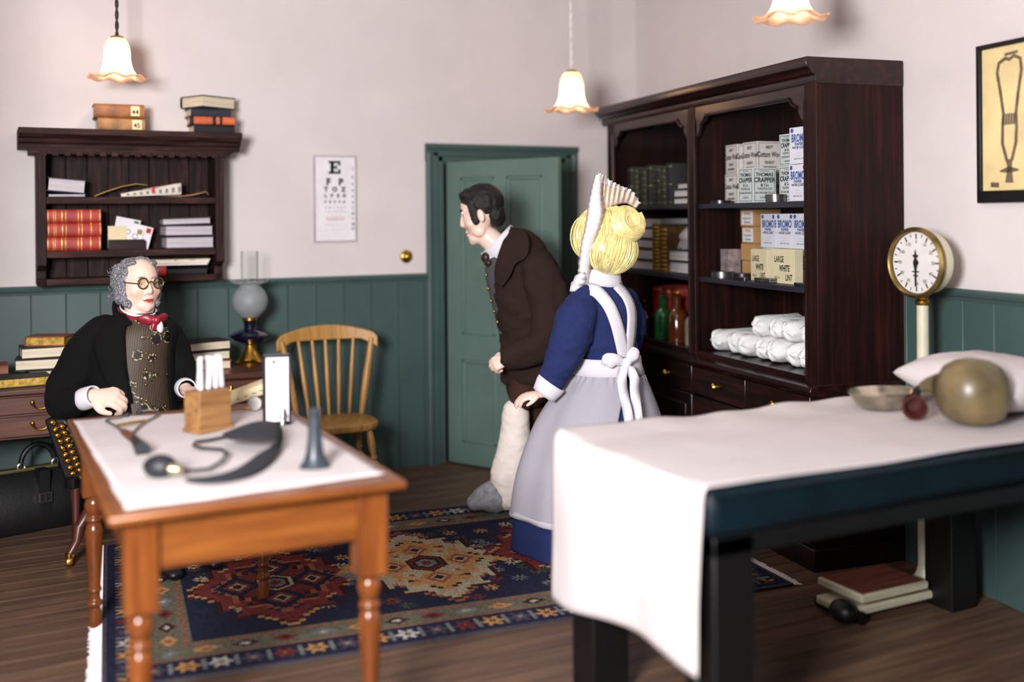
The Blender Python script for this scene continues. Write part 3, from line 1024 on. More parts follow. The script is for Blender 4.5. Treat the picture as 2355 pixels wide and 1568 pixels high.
# wrap-around low back and arms as a swept leather shell
path = []
for i in range(25):
    a = R(-20 + 220 * i / 24)
    path.append((0.31 * math.cos(a), 0.19 * math.sin(a) * 0.55 - 0.02, a))
rows = []
for x, yv, a in path:
    hgt = 0.62 + 0.02 * math.sin(a)
    nx, ny = math.cos(a), math.sin(a)
    rows.append([Vector((x - nx * 0.025, yv - ny * 0.025, 0.36)), Vector((x + nx * 0.025, yv + ny * 0.025, 0.36)), Vector((x + nx * 0.035, yv + ny * 0.035, hgt)), Vector((x, yv, hgt + 0.03)), Vector((x - nx * 0.035, yv - ny * 0.035, hgt))])
obj('wrap_back', MB().rings(rows), LEATHER, AC, bevel=0.008)
stud_me = MB().ell((0, 0, 0), (0.0165, 0.0165, 0.014), None, 10, 6).mesh('brass_stud')
stud_me.materials.append(BRASS)
for col in range(2):
    for i in range(9):
        t = i / 8
        w = V(122 + 46 * t + 22 * col, 972 + 116 * t + 8 * col, 4.86)
        o = link('brass_stud', stud_me, None, AC)
        o.location = (Matrix.Translation((0.62, 5.46, 0)) @ Matrix.Rotation(R(24), 4, 'Z')).inverted() @ w
        o.rotation_euler = (random.uniform(-0.5, 0.5), random.uniform(-0.5, 0.5), 0)
        o.scale = (1.25, 1.0, 0.9)
# a leather arm front that carries the studs
acM = (Matrix.Translation((0.62, 5.46, 0)) @ Matrix.Rotation(R(24), 4, 'Z')).inverted()
arm = []
for t in (0.0, 0.25, 0.5, 0.75, 1.0):
    c = V(133 + 46 * t, 960 + 138 * t, 4.91)
    h = R0 * 0.052
    dpt = FWD * 0.035
    arm.append([acM @ (c - h - dpt), acM @ (c + h - dpt), acM @ (c + h + dpt * 6), acM @ (c - h + dpt * 6)])
obj('arm_front', MB().rings(arm), LEATHER, AC, bevel=0.012)
obj('column', MB().lathe([(0.03, 0.17), (0.035, 0.2), (0.025, 0.24), (0.03, 0.34), (0.06, 0.37), (0.12, 0.385)], 16), REDWOOD, AC)
for k in range(4):
    a = R(185.5 + 90 * k)
    pts = [Vector((math.cos(a) * r, math.sin(a) * r, z)) for r, z in ((0.02, 0.26), (0.13, 0.26), (0.22, 0.235), (0.275, 0.17), (0.285, 0.11), (0.325, 0.056))]
    lg = obj('leg', MB().tube(pts, [0.034, 0.032, 0.03, 0.026, 0.022, 0.018], 10), REDWOOD, AC)
    e = pts[-1]
    mb = MB().lathe([(0.0, -0.012), (0.024, -0.012), (0.026, 0.0), (0.024, 0.012), (0.0, 0.012)], 14, Matrix.Translation((e.x, e.y, 0.027)) @ Matrix.Rotation(a + R(60), 4, 'Z') @ Matrix.Rotation(R(90), 4, 'X'))
    mb.lathe([(0.016, 0.03), (0.02, 0.045), (0.02, 0.065), (0.012, 0.068)], 12, Matrix.Translation((e.x, e.y, 0)))
    obj('castor', mb, BRASS, lg)

# ---- pendant lamps
def shade_mat():
    m, nt, bs = base_mat('opal_glass')
    out = nt.nodes['Material Output']
    tl = nt.nodes.new('ShaderNodeBsdfTranslucent')
    tl.inputs['Color'].default_value = (1.0, 0.72, 0.50, 1)
    df = nt.nodes.new('ShaderNodeBsdfDiffuse')
    df.inputs['Color'].default_value = (*lin((248, 214, 188)), 1)
    mx = nt.nodes.new('ShaderNodeMixShader')
    mx.inputs['Fac'].default_value = 0.45
    nt.links.new(tl.outputs[0], mx.inputs[1])
    nt.links.new(df.outputs[0], mx.inputs[2])
    nt.links.new(mx.outputs[0], out.inputs['Surface'])
    nt.nodes.remove(bs)
    return m


OPAL = shade_mat()
bulb_m, nt_, bs_ = base_mat('lamp_filament')
bs_.inputs['Emission Color'].default_value = (1.0, 0.86, 0.62, 1)
bs_.inputs['Emission Strength'].default_value = 25.0
SHADE_P = [(0.028, 0.235), (0.04, 0.232), (0.05, 0.22), (0.06, 0.195), (0.066, 0.165), (0.067, 0.13), (0.07, 0.1), (0.078, 0.072), (0.09, 0.05), (0.104, 0.034), (0.124, 0.025), (0.146, 0.024), (0.152, 0.03)]
DARKCORD = pm('dark_cord', (60, 46, 40), 0.8)
WHITECORD = pm('white_cord', (226, 216, 214), 0.8)


def shade_wob(r, z, a, i):
    t = max(0, (0.09 - z) / 0.07)
    return (r * (1 + 0.035 * t * math.cos(7 * a + 0.4)), z - 0.017 * t * (0.5 - 0.5 * math.cos(7 * a)) + 0.006 * t)


def pendant(loc, sc, cordm, label, watts):
    t = thing('pendant_lamp', label, 'lamp', loc, 0, 'bell shaded pendant lamps')
    mb = MB()
    seg = 56
    vs, fs = [], []
    for i, (r, z) in enumerate(SHADE_P):
        for k in range(seg):
            a = 2 * math.pi * k / seg
            rr, zz = shade_wob(r, z, a, i)
            vs.append((rr * math.cos(a) * sc, rr * math.sin(a) * sc, zz * sc))
    for i in range(len(SHADE_P) - 1):
        for k in range(seg):
            k2 = (k + 1) % seg
            fs.append((i * seg + k, i * seg + k2, (i + 1) * seg + k2, (i + 1) * seg + k))
    mb.add(vs, fs)
    obj('shade', mb, OPAL, t)
    obj('gallery', MB().lathe([(0.0, 0.247 * sc), (0.018 * sc, 0.247 * sc), (0.034 * sc, 0.24 * sc), (0.036 * sc, 0.23 * sc), (0.03 * sc, 0.228 * sc)], 18), BRASS, t)
    obj('bulb', MB().ell((0, 0, 0.125 * sc), (0.024, 0.024, 0.034), None, 14, 10), bulb_m, t)
    z0 = 0.245 * sc
    L = CEIL - loc[2] - z0
    n = int(L / 0.016)
    for ph in (0, math.pi):
        pts = [Vector((0.0055 * math.cos(ph + i * 0.9), 0.0055 * math.sin(ph + i * 0.9), z0 + L * i / n)) for i in range(n + 1)]
        obj('cord', MB().tube(pts, 0.0052, 6), cordm, t)
    obj('ceiling_rose', MB().lathe([(0.0, L + z0), (0.05, L + z0), (0.05, L + z0 - 0.012), (0.02, L + z0 - 0.03), (0.0, L + z0 - 0.03)], 18), WHITECORD, t)
    ld = bpy.data.lights.new('lamp_light', 'POINT')
    ld.energy = watts
    ld.color = (1.0, 0.80, 0.56)
    ld.shadow_soft_size = 0.03
    lo = bpy.data.objects.new('lamp_light', ld)
    COL.objects.link(lo)
    lo.parent = t
    lo.location = (0, 0, 0.075 * sc)
    return t


pendant((0.626, 5.891, 2.318), 1.0, DARKCORD, 'lit bell shaded pendant lamp on a dark cord above the bookcase', 3.2)
pendant((3.138, 5.505, 2.205), 1.08, WHITECORD, 'lit bell shaded pendant lamp on a white cord by the cabinet end', 3.6)
pendant((3.003, 3.43, 2.388), 1.0, WHITECORD, 'lit bell shaded pendant lamp cut off by the top edge, over the couch', 2.0)

# ---- weighing scale
SC = thing('weighing_scale', 'cream platform weighing scale with brass rimmed round dial', 'weighing scale', (3.54, 3.24, 0), R(-90))
IVORY = pm('cream_enamel', (206, 202, 176), 0.35, var=0.05)
obj('pillar', MB().lathe([(0.045, 0.03), (0.05, 0.06), (0.034, 0.09), (0.027, 0.12), (0.026, 0.7), (0.024, 1.215)], 24), IVORY, SC)
obj('collar', MB().lathe([(0.026, 1.212), (0.03, 1.22), (0.03, 1.23), (0.022, 1.237), (0.026, 1.25), (0.03, 1.262)], 20), BRASS, SC)
DM = Matrix.Translation((0, 0, 1.392)) @ Matrix.Rotation(R(90), 4, 'X')
obj('dial_housing', MB().lathe([(0.0, -0.06), (0.1, -0.055), (0.132, -0.035), (0.138, 0.0), (0.138, 0.028)], 48, DM), IVORY, SC)
obj('dial_rim', MB().lathe([(0.13, 0.026), (0.14, 0.02), (0.15, 0.03), (0.15, 0.044), (0.138, 0.056), (0.132, 0.05), (0.13, 0.026)], 48, DM), DULLBRASS, SC)
face = obj('dial_face', MB().lathe([(0.0, 0.03), (0.128, 0.03), (0.128, 0.034), (0.0, 0.034)], 48, DM), PAPER, SC)
tk = MB()
for k in range(24):
    a = 2 * math.pi * k / 24
    M = Matrix.Translation((0, -0.0345, 1.392)) @ Matrix.Rotation(a, 4, 'Y')
    ln, wd = (0.022, 0.0032) if k % 2 == 0 else (0.012, 0.002)
    tk.box(-wd, wd, -0.0004, 0.0, 0.121 - ln, 0.121, M)
for k in range(12):
    a = 2 * math.pi * k / 12
    lettering([(str(k * 10), 0.02, 0.088 * math.sin(a), 1.392 + 0.088 * math.cos(a) - 0.007, 0.01)], -0.0347, tk)
obj('graduations', tk, INK, SC)
pt = MB().prism([(-0.003, -0.1), (0.003, -0.1), (0.004, -0.03), (0.012, 0.0), (0.004, 0.02), (0.016, 0.03), (0.004, 0.035), (0.0, 0.055), (-0.004, 0.035), (-0.016, 0.03), (-0.004, 0.02), (-0.012, 0.0), (-0.004, -0.03)], -0.042, -0.039, 'xz', Matrix.Translation((0, 0, 1.392)))
pt.lathe([(0.0, -0.01), (0.012, -0.01), (0.012, 0.0), (0.0, 0.0)], 14, Matrix.Translation((0, -0.036, 1.392)) @ Matrix.Rotation(R(90), 4, 'X'))
pt.box(-0.018, 0.018, -0.041, -0.039, 1.352, 1.357).box(-0.012, 0.012, -0.041, -0.039, 1.335, 1.34)
obj('pointer', pt, INK, SC)
obj('dial_glass', MB().lathe([(0.0, 0.052), (0.08, 0.05), (0.13, 0.046)], 40, DM), glass('dial_glass', (252, 252, 250), 0.05, 0.02, 0.12), SC)
obj('base', MB().box(-0.07, 0.12, -0.54, 0.05, 0.022, 0.06), IVORY, SC, bevel=0.012)
obj('counterweight', MB().ell((0.1, -0.55, 0.05), (0.06, 0.05, 0.045), None, 18, 12), BLACK, SC)
pf = obj('platform', MB().box(-0.1, 0.15, -0.5, -0.14, 0.082, 0.116), IVORY, SC, bevel=0.008)
obj('tread', MB().box(-0.085, 0.135, -0.485, -0.155, 0.1155, 0.12), wood('brown_tread', (84, 44, 32), (112, 60, 44), (128, 76, 56), 'y', 0.6), pf)
for x, yv in ((-0.07, -0.5), (0.13, -0.5), (-0.07, 0.0), (0.13, 0.0)):
    obj('foot', MB().lathe([(0.0, -0.02), (0.026, -0.02), (0.026, 0.02), (0.0, 0.02)], 14, Matrix.Translation((x, yv, 0.026)) @ Matrix.Rotation(R(90), 4, 'Y')), BLACK, SC)

# ---- oil lamp on the desk
OL = thing('oil_lamp', 'brass and blue glass oil lamp with frosted globe on the desk', 'oil lamp', (1.352, 6.1, 0.776))
obj('base', MB().lathe([(0.0, 0.0), (0.088, 0.0), (0.09, 0.01), (0.07, 0.02), (0.062, 0.034), (0.05, 0.05), (0.034, 0.08), (0.026, 0.105), (0.034, 0.114), (0.0, 0.116)], 28), BRASS, OL)
BLUEG = pm('blue_glass', (10, 11, 38), 0.08, var=0.1, spec=0.8, coat=0.6)
obj('font', MB().lathe([(0.0, 0.11), (0.04, 0.114), (0.085, 0.13), (0.112, 0.152), (0.118, 0.165), (0.1, 0.178), (0.06, 0.19), (0.036, 0.2), (0.034, 0.222), (0.04, 0.24), (0.0, 0.242)], 28), BLUEG, OL)
obj('burner', MB().lathe([(0.03, 0.24), (0.044, 0.246), (0.044, 0.262), (0.034, 0.268), (0.0, 0.27)], 20), BRASS, OL)
def frosted():
    m, nt, bs = base_mat('frosted_glass')
    bs.inputs['Base Color'].default_value = (0.42, 0.46, 0.47, 1)
    bs.inputs['Roughness'].default_value = 0.5
    bs.inputs['Transmission Weight'].default_value = 0.35
    bs.inputs['Alpha'].default_value = 0.62
    bump(nt, bs, noise_tex(nt, coords(nt), 90), 0.2, 0.003)
    return m
FROST = frosted()
gp = [(0.05, 0.262)] + [(0.1 * math.sin(R(a)), 0.355 - 0.1 * math.cos(R(a))) for a in range(35, 150, 10)] + [(0.055, 0.446), (0.075, 0.458), (0.106, 0.468)]
def gw(r, z, a, i):
    t = 1 if i >= len(gp) - 2 else 0
    return (r * (1 + 0.06 * t * math.cos(8 * a)), z + 0.008 * t * math.cos(8 * a))
mb = MB()
mb.lathe(gp, 48, None, gw)
mb.f = [f for f in mb.f if len(f) == 4]
obj('globe', mb, FROST, OL, solid=0.003)
mb = MB().lathe([(0.035, 0.27), (0.036, 0.36), (0.046, 0.42), (0.05, 0.46), (0.05, 0.64)], 28)
mb.f = [f for f in mb.f if len(f) == 4]
obj('chimney', mb, glass('chimney_glass', (252, 253, 252), 0.02, 0.04, 0.5), OL)

# ---- doctor's bag under the desk
BG = thing('doctor_bag', 'black leather doctor bag with brass buckle on the floor under the desk', 'bag', (0.18, 6.08, 0), R(14))
rows = []
for z, wx, wy in ((0.0, 0.29, 0.105), (0.02, 0.3, 0.115), (0.12, 0.3, 0.115), (0.22, 0.29, 0.085), (0.29, 0.275, 0.035), (0.31, 0.27, 0.02)):
    ring = []
    for i in range(28):
        a = 2 * math.pi * i / 28
        c, s = math.cos(a), math.sin(a)
        ring.append(Vector((wx * math.copysign(abs(c) ** 0.45, c), wy * math.copysign(abs(s) ** 0.5, s), z)))
    rows.append(ring)
obj('body', MB().rings(rows), LEATHER, BG)
obj('frame', MB().box(-0.275, 0.275, -0.026, 0.026, 0.3, 0.318), pm('olive_brass', (120, 112, 70), 0.45, 0.7), BG, bevel=0.004)
obj('handle', MB().tube([(0.085 * math.cos(R(a)) + 0.06, 0, 0.325 + 0.105 * math.sin(R(a))) for a in range(0, 181, 12)], 0.014, 10), LEATHER, BG)
for s in (-1, 1):
    obj('handle_ring', MB().tube([(0.06 + 0.085 * s + 0.018 * math.cos(R(a)), -0.012, 0.325 + 0.018 * math.sin(R(a))) for a in range(0, 361, 30)], 0.005, 8), STEEL, BG)
st_ = obj('strap', MB().box(0.035, 0.085, -0.122, -0.112, 0.1, 0.2).box(0.035, 0.085, -0.118, -0.03, 0.2, 0.312), LEATHER, BG)
bk = MB()
for a, b, c, d in ((0.028, 0.036, 0.15, 0.2), (0.084, 0.092, 0.15, 0.2), (0.036, 0.084, 0.15, 0.157), (0.036, 0.084, 0.193, 0.2), (0.057, 0.063, 0.155, 0.195)):
    bk.box(a, b, -0.132, -0.125, c, d)
obj('buckle', bk, STEEL, st_)
# ================================================================== SMALL THINGS
def cloth_mat(name, rgb, rough=0.7):
    return pm(name, rgb, rough, var=0.12, scale=20, bmp=0.15, bscale=150)


BK_BLACK = cloth_mat('black_book_cloth', (20, 20, 22))
BK_BROWN = pm('brown_calf', (120, 74, 36), 0.55, var=0.25, scale=9)
BK_TAN = pm('tan_calf', (134, 98, 60), 0.6, var=0.3, scale=9)
BK_RED = pm('red_morocco', (150, 36, 28), 0.5, var=0.2, scale=14)
BK_ORANGE = pm('orange_cloth', (196, 92, 46), 0.6, var=0.15, scale=14)
BK_RUST = pm('rust_calf', (118, 62, 44), 0.6, var=0.2, scale=9)
BK_NAVY = cloth_mat('navy_book_cloth', (34, 38, 52))
BK_MAROON = cloth_mat('maroon_book_cloth', (58, 30, 36))
BK_OLIVE = cloth_mat('olive_book_cloth', (34, 36, 28))
BK_GILT = pm('gilt_brown_calf', (96, 66, 22), 0.45, 0.2, var=0.3, scale=20)


def book(label, loc, rotz, w, d, t, cover, pages=PAGES, spine='f', group=None, bands=None, band_mat=None, rx=0.0, ry=0.0, parent_M=None, name='book'):
    """a closed book lying flat, base at loc; w along x, d along y, t thick; spine on side f, b, l or r"""
    root = thing(name, label, 'book', loc, rotz, group)
    root.rotation_euler = (rx, ry, rotz)
    th = min(0.006, t * 0.16)
    x0, x1, y0, y1 = -w / 2, w / 2, -d / 2, d / 2
    mb = MB().box(x0, x1, y0, y1, 0, th).box(x0, x1, y0, y1, t - th, t)
    e = 0.006
    px0, px1, py0, py1 = x0 + e, x1 - e, y0 + e, y1 - e
    n = 6
    arc = [(math.sin(math.pi * i / n) * t * 0.14, t / 2 - t / 2 * math.cos(math.pi * i / n)) for i in range(n + 1)]
    if spine == 'f':
        mb.prism([(y0 - a, z) for a, z in arc] + [(y0 + 0.004, t), (y0 + 0.004, 0)], x0, x1, 'yz')
        py0 = y0
    elif spine == 'b':
        mb.prism([(y1 + a, z) for a, z in arc] + [(y1 - 0.004, t), (y1 - 0.004, 0)], x0, x1, 'yz')
        py1 = y1
    elif spine == 'l':
        mb.prism([(x0 - a, z) for a, z in arc] + [(x0 + 0.004, t), (x0 + 0.004, 0)], y0, y1, 'xz')
        px0 = x0
    else:
        mb.prism([(x1 + a, z) for a, z in arc] + [(x1 - 0.004, t), (x1 - 0.004, 0)], y0, y1, 'xz')
        px1 = x1
    obj('cover', mb, cover, root)
    obj('page_block', MB().box(px0, px1, py0, py1, th, t - th), pages, root)
    if bands:
        for u0, u1 in bands:                     # across the front spine
            xa, xb = x0 + w * u0, x0 + w * u1
            obj('spine_band', MB().prism([(y0 - a - 0.0012, z) for a, z in arc] + [(y0, t), (y0, 0)], xa, xb, 'yz'), band_mat or GOLDEDGE, root)
    return root


# ---- on top of the bookcase
zt = 2.089
b = book('worn tan leather book, lower of the pair on the bookcase', (0.675, 6.27, zt), R(1), 0.245, 0.17, 0.07, BK_TAN, spine='f')
obj('paper_label', MB().box(0.055, 0.105, -0.0965, -0.0955, 0.01, 0.062), CREAM, b)
obj('label_writing', lettering([('45', 0.036, 0.08, 0.02, 0.02)], -0.097), INK, b)
b = book('brown leather book with paper spine label, upper of the pair on the bookcase', (0.668, 6.268, zt + 0.071), R(-2), 0.262, 0.175, 0.076, BK_BROWN, spine='f')
obj('paper_label', MB().box(0.06, 0.105, -0.1, -0.099, 0.012, 0.066), CREAM, b)
obj('label_writing', lettering([('44', 0.036, 0.083, 0.022, 0.02)], -0.1005), INK, b)
book('black book lowest in the right stack on the bookcase', (1.175, 6.27, zt), R(2), 0.23, 0.17, 0.05, BK_BLACK, spine='f')
book('thin orange spined book in the right stack on the bookcase', (1.17, 6.265, zt + 0.051), R(-3), 0.25, 0.18, 0.043, BK_ORANGE, spine='f', bands=[(0.0, 0.09), (0.5, 0.58), (0.66, 0.72)], band_mat=BK_BLACK)
book('black book with grey page end, third up in the right stack on the bookcase', (1.155, 6.268, zt + 0.095), R(3), 0.225, 0.17, 0.048, BK_NAVY, spine='f')
book('black book with cream pages turned askew, topmost of the right stack on the bookcase', (1.16, 6.262, zt + 0.144), R(28), 0.235, 0.19, 0.068, BK_BLACK, spine='b')

# ---- first shelf of the bookcase
z1 = 1.726
book('navy book lying with grey page edges, left on the top shelf', (0.40, 6.245, z1), R(-4), 0.19, 0.17, 0.016, BK_NAVY, GREYPAGES, spine='b')
book('navy book with thick grey page block tilted on the left of the top shelf', (0.395, 6.25, z1 + 0.024), R(-3), 0.19, 0.165, 0.075, BK_NAVY, GREYPAGES, spine='b', ry=R(5))
def paper_sheet(name, label, cat, pts, w, mat, group=None, depth=0.12, solid=0.0025):
    """a sheet bent along a profile of (x, z) points, running back from the front edge"""
    rows = []
    for x, yf, z in pts:
        rows.append([Vector((x, yf, z)), Vector((x + 0.004, yf + depth * 0.5, z + 0.004)), Vector((x + 0.008, yf + depth, z))])
    o = obj(name, MB().grid(rows), mat, solid=solid)
    return tag(o, label, cat, group)
YELLOWP = pm('yellowed_paper', (196, 156, 84), 0.85, var=0.15, scale=12)
NEWS = pm('newsprint', (206, 198, 184), 0.9, var=0.12, scale=60, stretch=(1, 1, 6))
paper_sheet('folded_leaflet', 'yellowed folded leaflet on the top shelf', 'leaflet', [(0.54, 6.24, z1 + 0.004), (0.6, 6.24, z1 + 0.03), (0.68, 6.24, z1 + 0.058), (0.76, 6.24, z1 + 0.074), (0.82, 6.24, z1 + 0.066)], 0.1, YELLOWP)
n_ = thing('folded_newspaper', 'folded newspaper propped beside the yellow leaflet on the top shelf', 'newspaper', (0.83, 6.175, z1))
n_.scale = (1, 0.5, 1.1)
rows = []
for i in range(13):
    t = i / 12
    x = -0.16 + 0.32 * t
    zt_ = 0.012 + 0.055 * t
    rows.append([Vector((x, -0.01, 0.001 + 0.012 * t)), Vector((x, 0.0, zt_ + 0.004 * math.sin(t * 9))), Vector((x, 0.05, zt_ + 0.006)), Vector((x, 0.1, 0.002))])
obj('sheets', MB().grid(rows), NEWS, n_, solid=0.003)
pr = MB()
for k in range(9):
    x = -0.13 + 0.034 * k
    t = (x + 0.16) / 0.32
    pr.box(x, x + 0.014, -0.0135, -0.0118, 0.006 + 0.02 * t, 0.012 + 0.042 * t)
tag(obj('print', pr, GREYINK, n_), kind='stuff')
obj('red_stamp', MB().box(0.0, 0.018, -0.0138, -0.0118, 0.02, 0.05), REDINK, n_)
BUFF = pm('buff_paper', (176, 132, 96), 0.85, var=0.1)
paper_sheet('brown_envelope', 'brown envelope lying at the right of the top shelf', 'envelope', [(0.98, 6.2, z1 + 0.002), (1.06, 6.19, z1 + 0.012), (1.13, 6.185, z1 + 0.03), (1.145, 6.19, z1 + 0.012)], 0.1, BUFF)

# ---- second shelf
z2 = 1.436
for i, pos in enumerate(('lowest', 'middle', 'top')):
    book('red leather volume with gilt spine, %s of the stack of three in the bookcase' % pos, (0.43, 6.265 + 0.003 * i, z2 + 0.0745 * i), R((-1, 1, 0)[i]), 0.272, 0.19, 0.073, BK_RED, spine='f', group='red gilt volumes', bands=[(0.02, 0.03), (0.12, 0.13), (0.155, 0.165), (0.27, 0.285), (0.34, 0.352), (0.57, 0.582), (0.63, 0.645), (0.8, 0.815), (0.965, 0.985)])
lr = thing('letter_rack', 'dark wooden letter rack on the middle shelf', 'letter rack', (0.705, 6.2, z2))
obj('front', MB().prism([(-0.1, 0), (0.095, 0), (0.095, 0.045), (0.085, 0.056), (-0.1, 0.056)], -0.008, 0.0, 'xz'), DARKWOODX, lr)
obj('back', MB().box(-0.1, 0.095, 0.055, 0.063, 0, 0.085), DARKWOODX, lr)
obj('bottom', MB().box(-0.1, 0.095, 0.0, 0.055, 0, 0.008), DARKWOODX, lr)
STAMPG, STAMPR, STAMPY = pm('green_stamp', (60, 92, 74), 0.8), pm('red_stamp', (186, 46, 48), 0.8), pm('yellow_stamp', (150, 140, 50), 0.8)
def letter(label, x, y, rot, w, h, mat, stamp=None, marks=False):
    t = thing('envelope', label, 'letter', (x, y, z2 + 0.012))
    M = Matrix.Rotation(rot, 4, 'Y') @ Matrix.Rotation(R(-8), 4, 'X')
    obj('paper', MB().box(-w / 2, w / 2, 0, 0.003, 0, h, M), mat, t)
    if stamp:
        obj('postage_stamp', MB().box(w / 2 - 0.034, w / 2 - 0.008, -0.0008, 0, h - 0.036, h - 0.008, M), stamp, t)
    if marks:
        mb = MB()
        for cxm, czm, rr in ((-0.02, h - 0.03, 0.012), (0.02, h - 0.05, 0.014)):
            mb.tube([M @ Vector((cxm + rr * math.cos(R(a)), -0.001, czm + rr * math.sin(R(a)))) for a in range(0, 361, 30)], 0.0015, 5)
        obj('postmark', mb, INK, t)
letter('buff envelope at the left end of the letter rack', 0.655, 6.206, R(0), 0.1, 0.12, CREAM)
letter('white envelope with green stamp, tallest in the letter rack', 0.685, 6.232, R(12), 0.13, 0.165, PAPER, STAMPG)
letter('white envelope with red stamp tilted right in the letter rack', 0.745, 6.22, R(16), 0.14, 0.13, PAPER, STAMPR)
letter('white envelope with postmarks and yellow stamp in the middle of the letter rack', 0.715, 6.209, R(10), 0.125, 0.115, PAPER, STAMPY, True)
hh = 0
for i, (t_, cov, pg, dsc) in enumerate(((0.068, BK_NAVY, GREYPAGES, 'lowest'), (0.06, BK_MAROON, GREYPAGES, 'middle'), (0.04, BK_MAROON, GREYPAGES, 'top'))):
    book('grey paged dark book, %s of the right stack on the middle bookcase shelf' % dsc, (1.035 - 0.006 * i, 6.255, z2 + hh), R((0, 2, -3)[i]), 0.265, 0.18, t_, cov, pg, spine='b', ry=R(-1.5) if i == 2 else 0)
    hh += t_ + 0.003

# ---- bottom shelf
z3 = 1.286
book('dark book under the papers on the bottom shelf', (1.02, 6.28, z3), R(2), 0.22, 0.16, 0.035, BK_BLACK, spine='f')
book('red book under the papers on the bottom shelf', (0.86, 6.275, z3), R(-2), 0.1, 0.16, 0.055, BK_RED, spine='f')
for i in range(4):
    o = obj('document', MB().box(-0.155, 0.15, -0.075, 0.07, 0, 0.008), (PAPER, CREAM, PAPER, CREAM)[i])
    o.location = (0.985 + 0.004 * i, 6.262, z3 + 0.056 + 0.0085 * i)
    o.rotation_euler = (0, 0, R((-2, 2, -1, 1)[i]))
    tag(o, '%s sheaf of documents in the pile on the bottom bookcase shelf' % ('lowest', 'second lowest', 'second highest', 'topmost')[i], 'documents', 'papers on the bottom shelf')
    if i == 3:
        tag(obj('writing', lettering([('lina', 0.01, -0.04, 0.0005, 0.02), ('around', 0.01, 0.05, 0.0005, 0.02)], -0.0756), INK, o), kind='stuff')

# ---- books on the desk
dz = 0.776
book('thick book with gilt page edges lying open side out at the left of the desk', (0.12, 5.87, dz), R(6), 0.32, 0.2, 0.05, BK_BLACK, GOLDEDGE, spine='b')
hh = 0
for i, dsc in enumerate(('lowest', 'middle', 'top')):
    book('black book with white page edges, %s of the three in the left desk stack' % dsc, (0.275 + (0.03, -0.015, 0.005)[i], 6.03 - 0.01 * i, dz + hh), R((4, -5, 2)[i]), (0.235, 0.25, 0.25)[i], 0.18, 0.058, BK_BLACK, PAGES, spine='b')
    hh += 0.06
book('small rust leather book with gilt edges on top of the left desk stack', (0.30, 6.0, dz + hh), R(-24), 0.2, 0.15, 0.05, BK_RUST, GOLDEDGE, spine='l')
book('rust coloured book at the far left of the desk', (0.0, 6.06, dz), R(0), 0.2, 0.18, 0.09, BK_RUST, spine='f')
book('brown book lowest in the right desk stack', (1.085, 6.02, dz), R(-4), 0.26, 0.18, 0.05, BK_RUST, PAGES, spine='l')
book('dark book with cream pages, middle of the right desk stack', (1.06, 6.02, dz + 0.051), R(6), 0.28, 0.19, 0.052, BK_BLACK, PAGES, spine='l')
book('dark book with cream pages, top of the right desk stack', (1.065, 6.02, dz + 0.104), R(14), 0.27, 0.18, 0.052, BK_BLACK, PAGES, spine='b')

# ---- instruments on the table
TT = TZ + 0.0075
DARKRUB = pm('dark_rubber', (30, 32, 38), 0.5, var=0.15)
# blood pressure set: upright case, cuff, bulb, tubes
BPm = thing('blood_pressure_set', 'blood pressure gauge in an upright case with black cuff on the table', 'medical instrument', (0.985, 4.0, TT), R(-12))
cs = MB()
for a, b, c, d in ((-0.052, -0.046, 0, 0.265), (0.046, 0.052, 0, 0.265), (-0.052, 0.052, 0, 0.006), (-0.052, 0.052, 0.259, 0.265)):
    cs.box(a, b, -0.02, 0.03, c, d)
cs.box(-0.052, 0.052, 0.026, 0.03, 0, 0.265)
obj('case', cs, pm('case_black', (24, 26, 36), 0.3), BPm, bevel=0.002)
obj('gauge_plate', MB().box(-0.04, 0.044, -0.002, 0.024, 0.012, 0.255), PAPER, BPm)
gd = MB()
for k in range(18):
    gd.box(0.006, 0.02 if k % 3 else 0.028, -0.0035, -0.002, 0.04 + 0.01 * k, 0.0415 + 0.01 * k)
gd.box(-0.006, -0.003, -0.0035, -0.002, 0.03, 0.225)
tag(obj('graduations', gd, GREYINK, BPm), kind='stuff')
obj('screw', MB().ell((-0.01, -0.004, 0.238), (0.006, 0.004, 0.006), None, 10, 6), INK, BPm)
obj('valve', MB().lathe([(0.0, 0.0), (0.012, 0.0), (0.008, 0.02), (0.014, 0.03), (0.006, 0.06), (0.0, 0.062)], 12, Matrix.Translation((0.02, -0.03, 0.005))), STEEL, BPm)
bpM = BPm.matrix_basis.inverted()
def tpt(px, py, z=0.0):
    d = FWD + CR * ((px - 1177.5) / F_PX) - CU * ((py - PY) / F_PX)
    t = (TT + z - EYE) / d.z
    return CAMLOC + d * t
BPM4 = (Matrix.Translation((0.985, 4.0, TT)) @ Matrix.Rotation(R(-12), 4, 'Z')).inverted()
# cuff: a long dark strap rolling from the case towards the viewer
cuff = [((520, 992), (600, 1012), 0.05), ((560, 985), (625, 1022), 0.06), ((600, 978), (662, 1010), 0.055), ((640, 985), (672, 1030), 0.03), ((590, 1040), (662, 1045), 0.012), ((560, 1068), (640, 1078), 0.01), ((500, 1090), (590, 1106), 0.012), ((450, 1098), (520, 1118), 0.008), ((425, 1104), (440, 1112), 0.006)]
cuff = [((505, 1000), (520, 1012), 0.03), ((540, 985), (565, 1010), 0.045), ((585, 968), (600, 1008), 0.055), ((630, 965), (640, 1012), 0.05), ((655, 985), (640, 1028), 0.025), ((650, 1030), (596, 1040), 0.012), ((622, 1068), (575, 1058), 0.01), ((580, 1095), (540, 1082), 0.012), ((520, 1108), (495, 1094), 0.01), ((470, 1113), (455, 1100), 0.008), ((425, 1108), (422, 1102), 0.005)]
rows = []
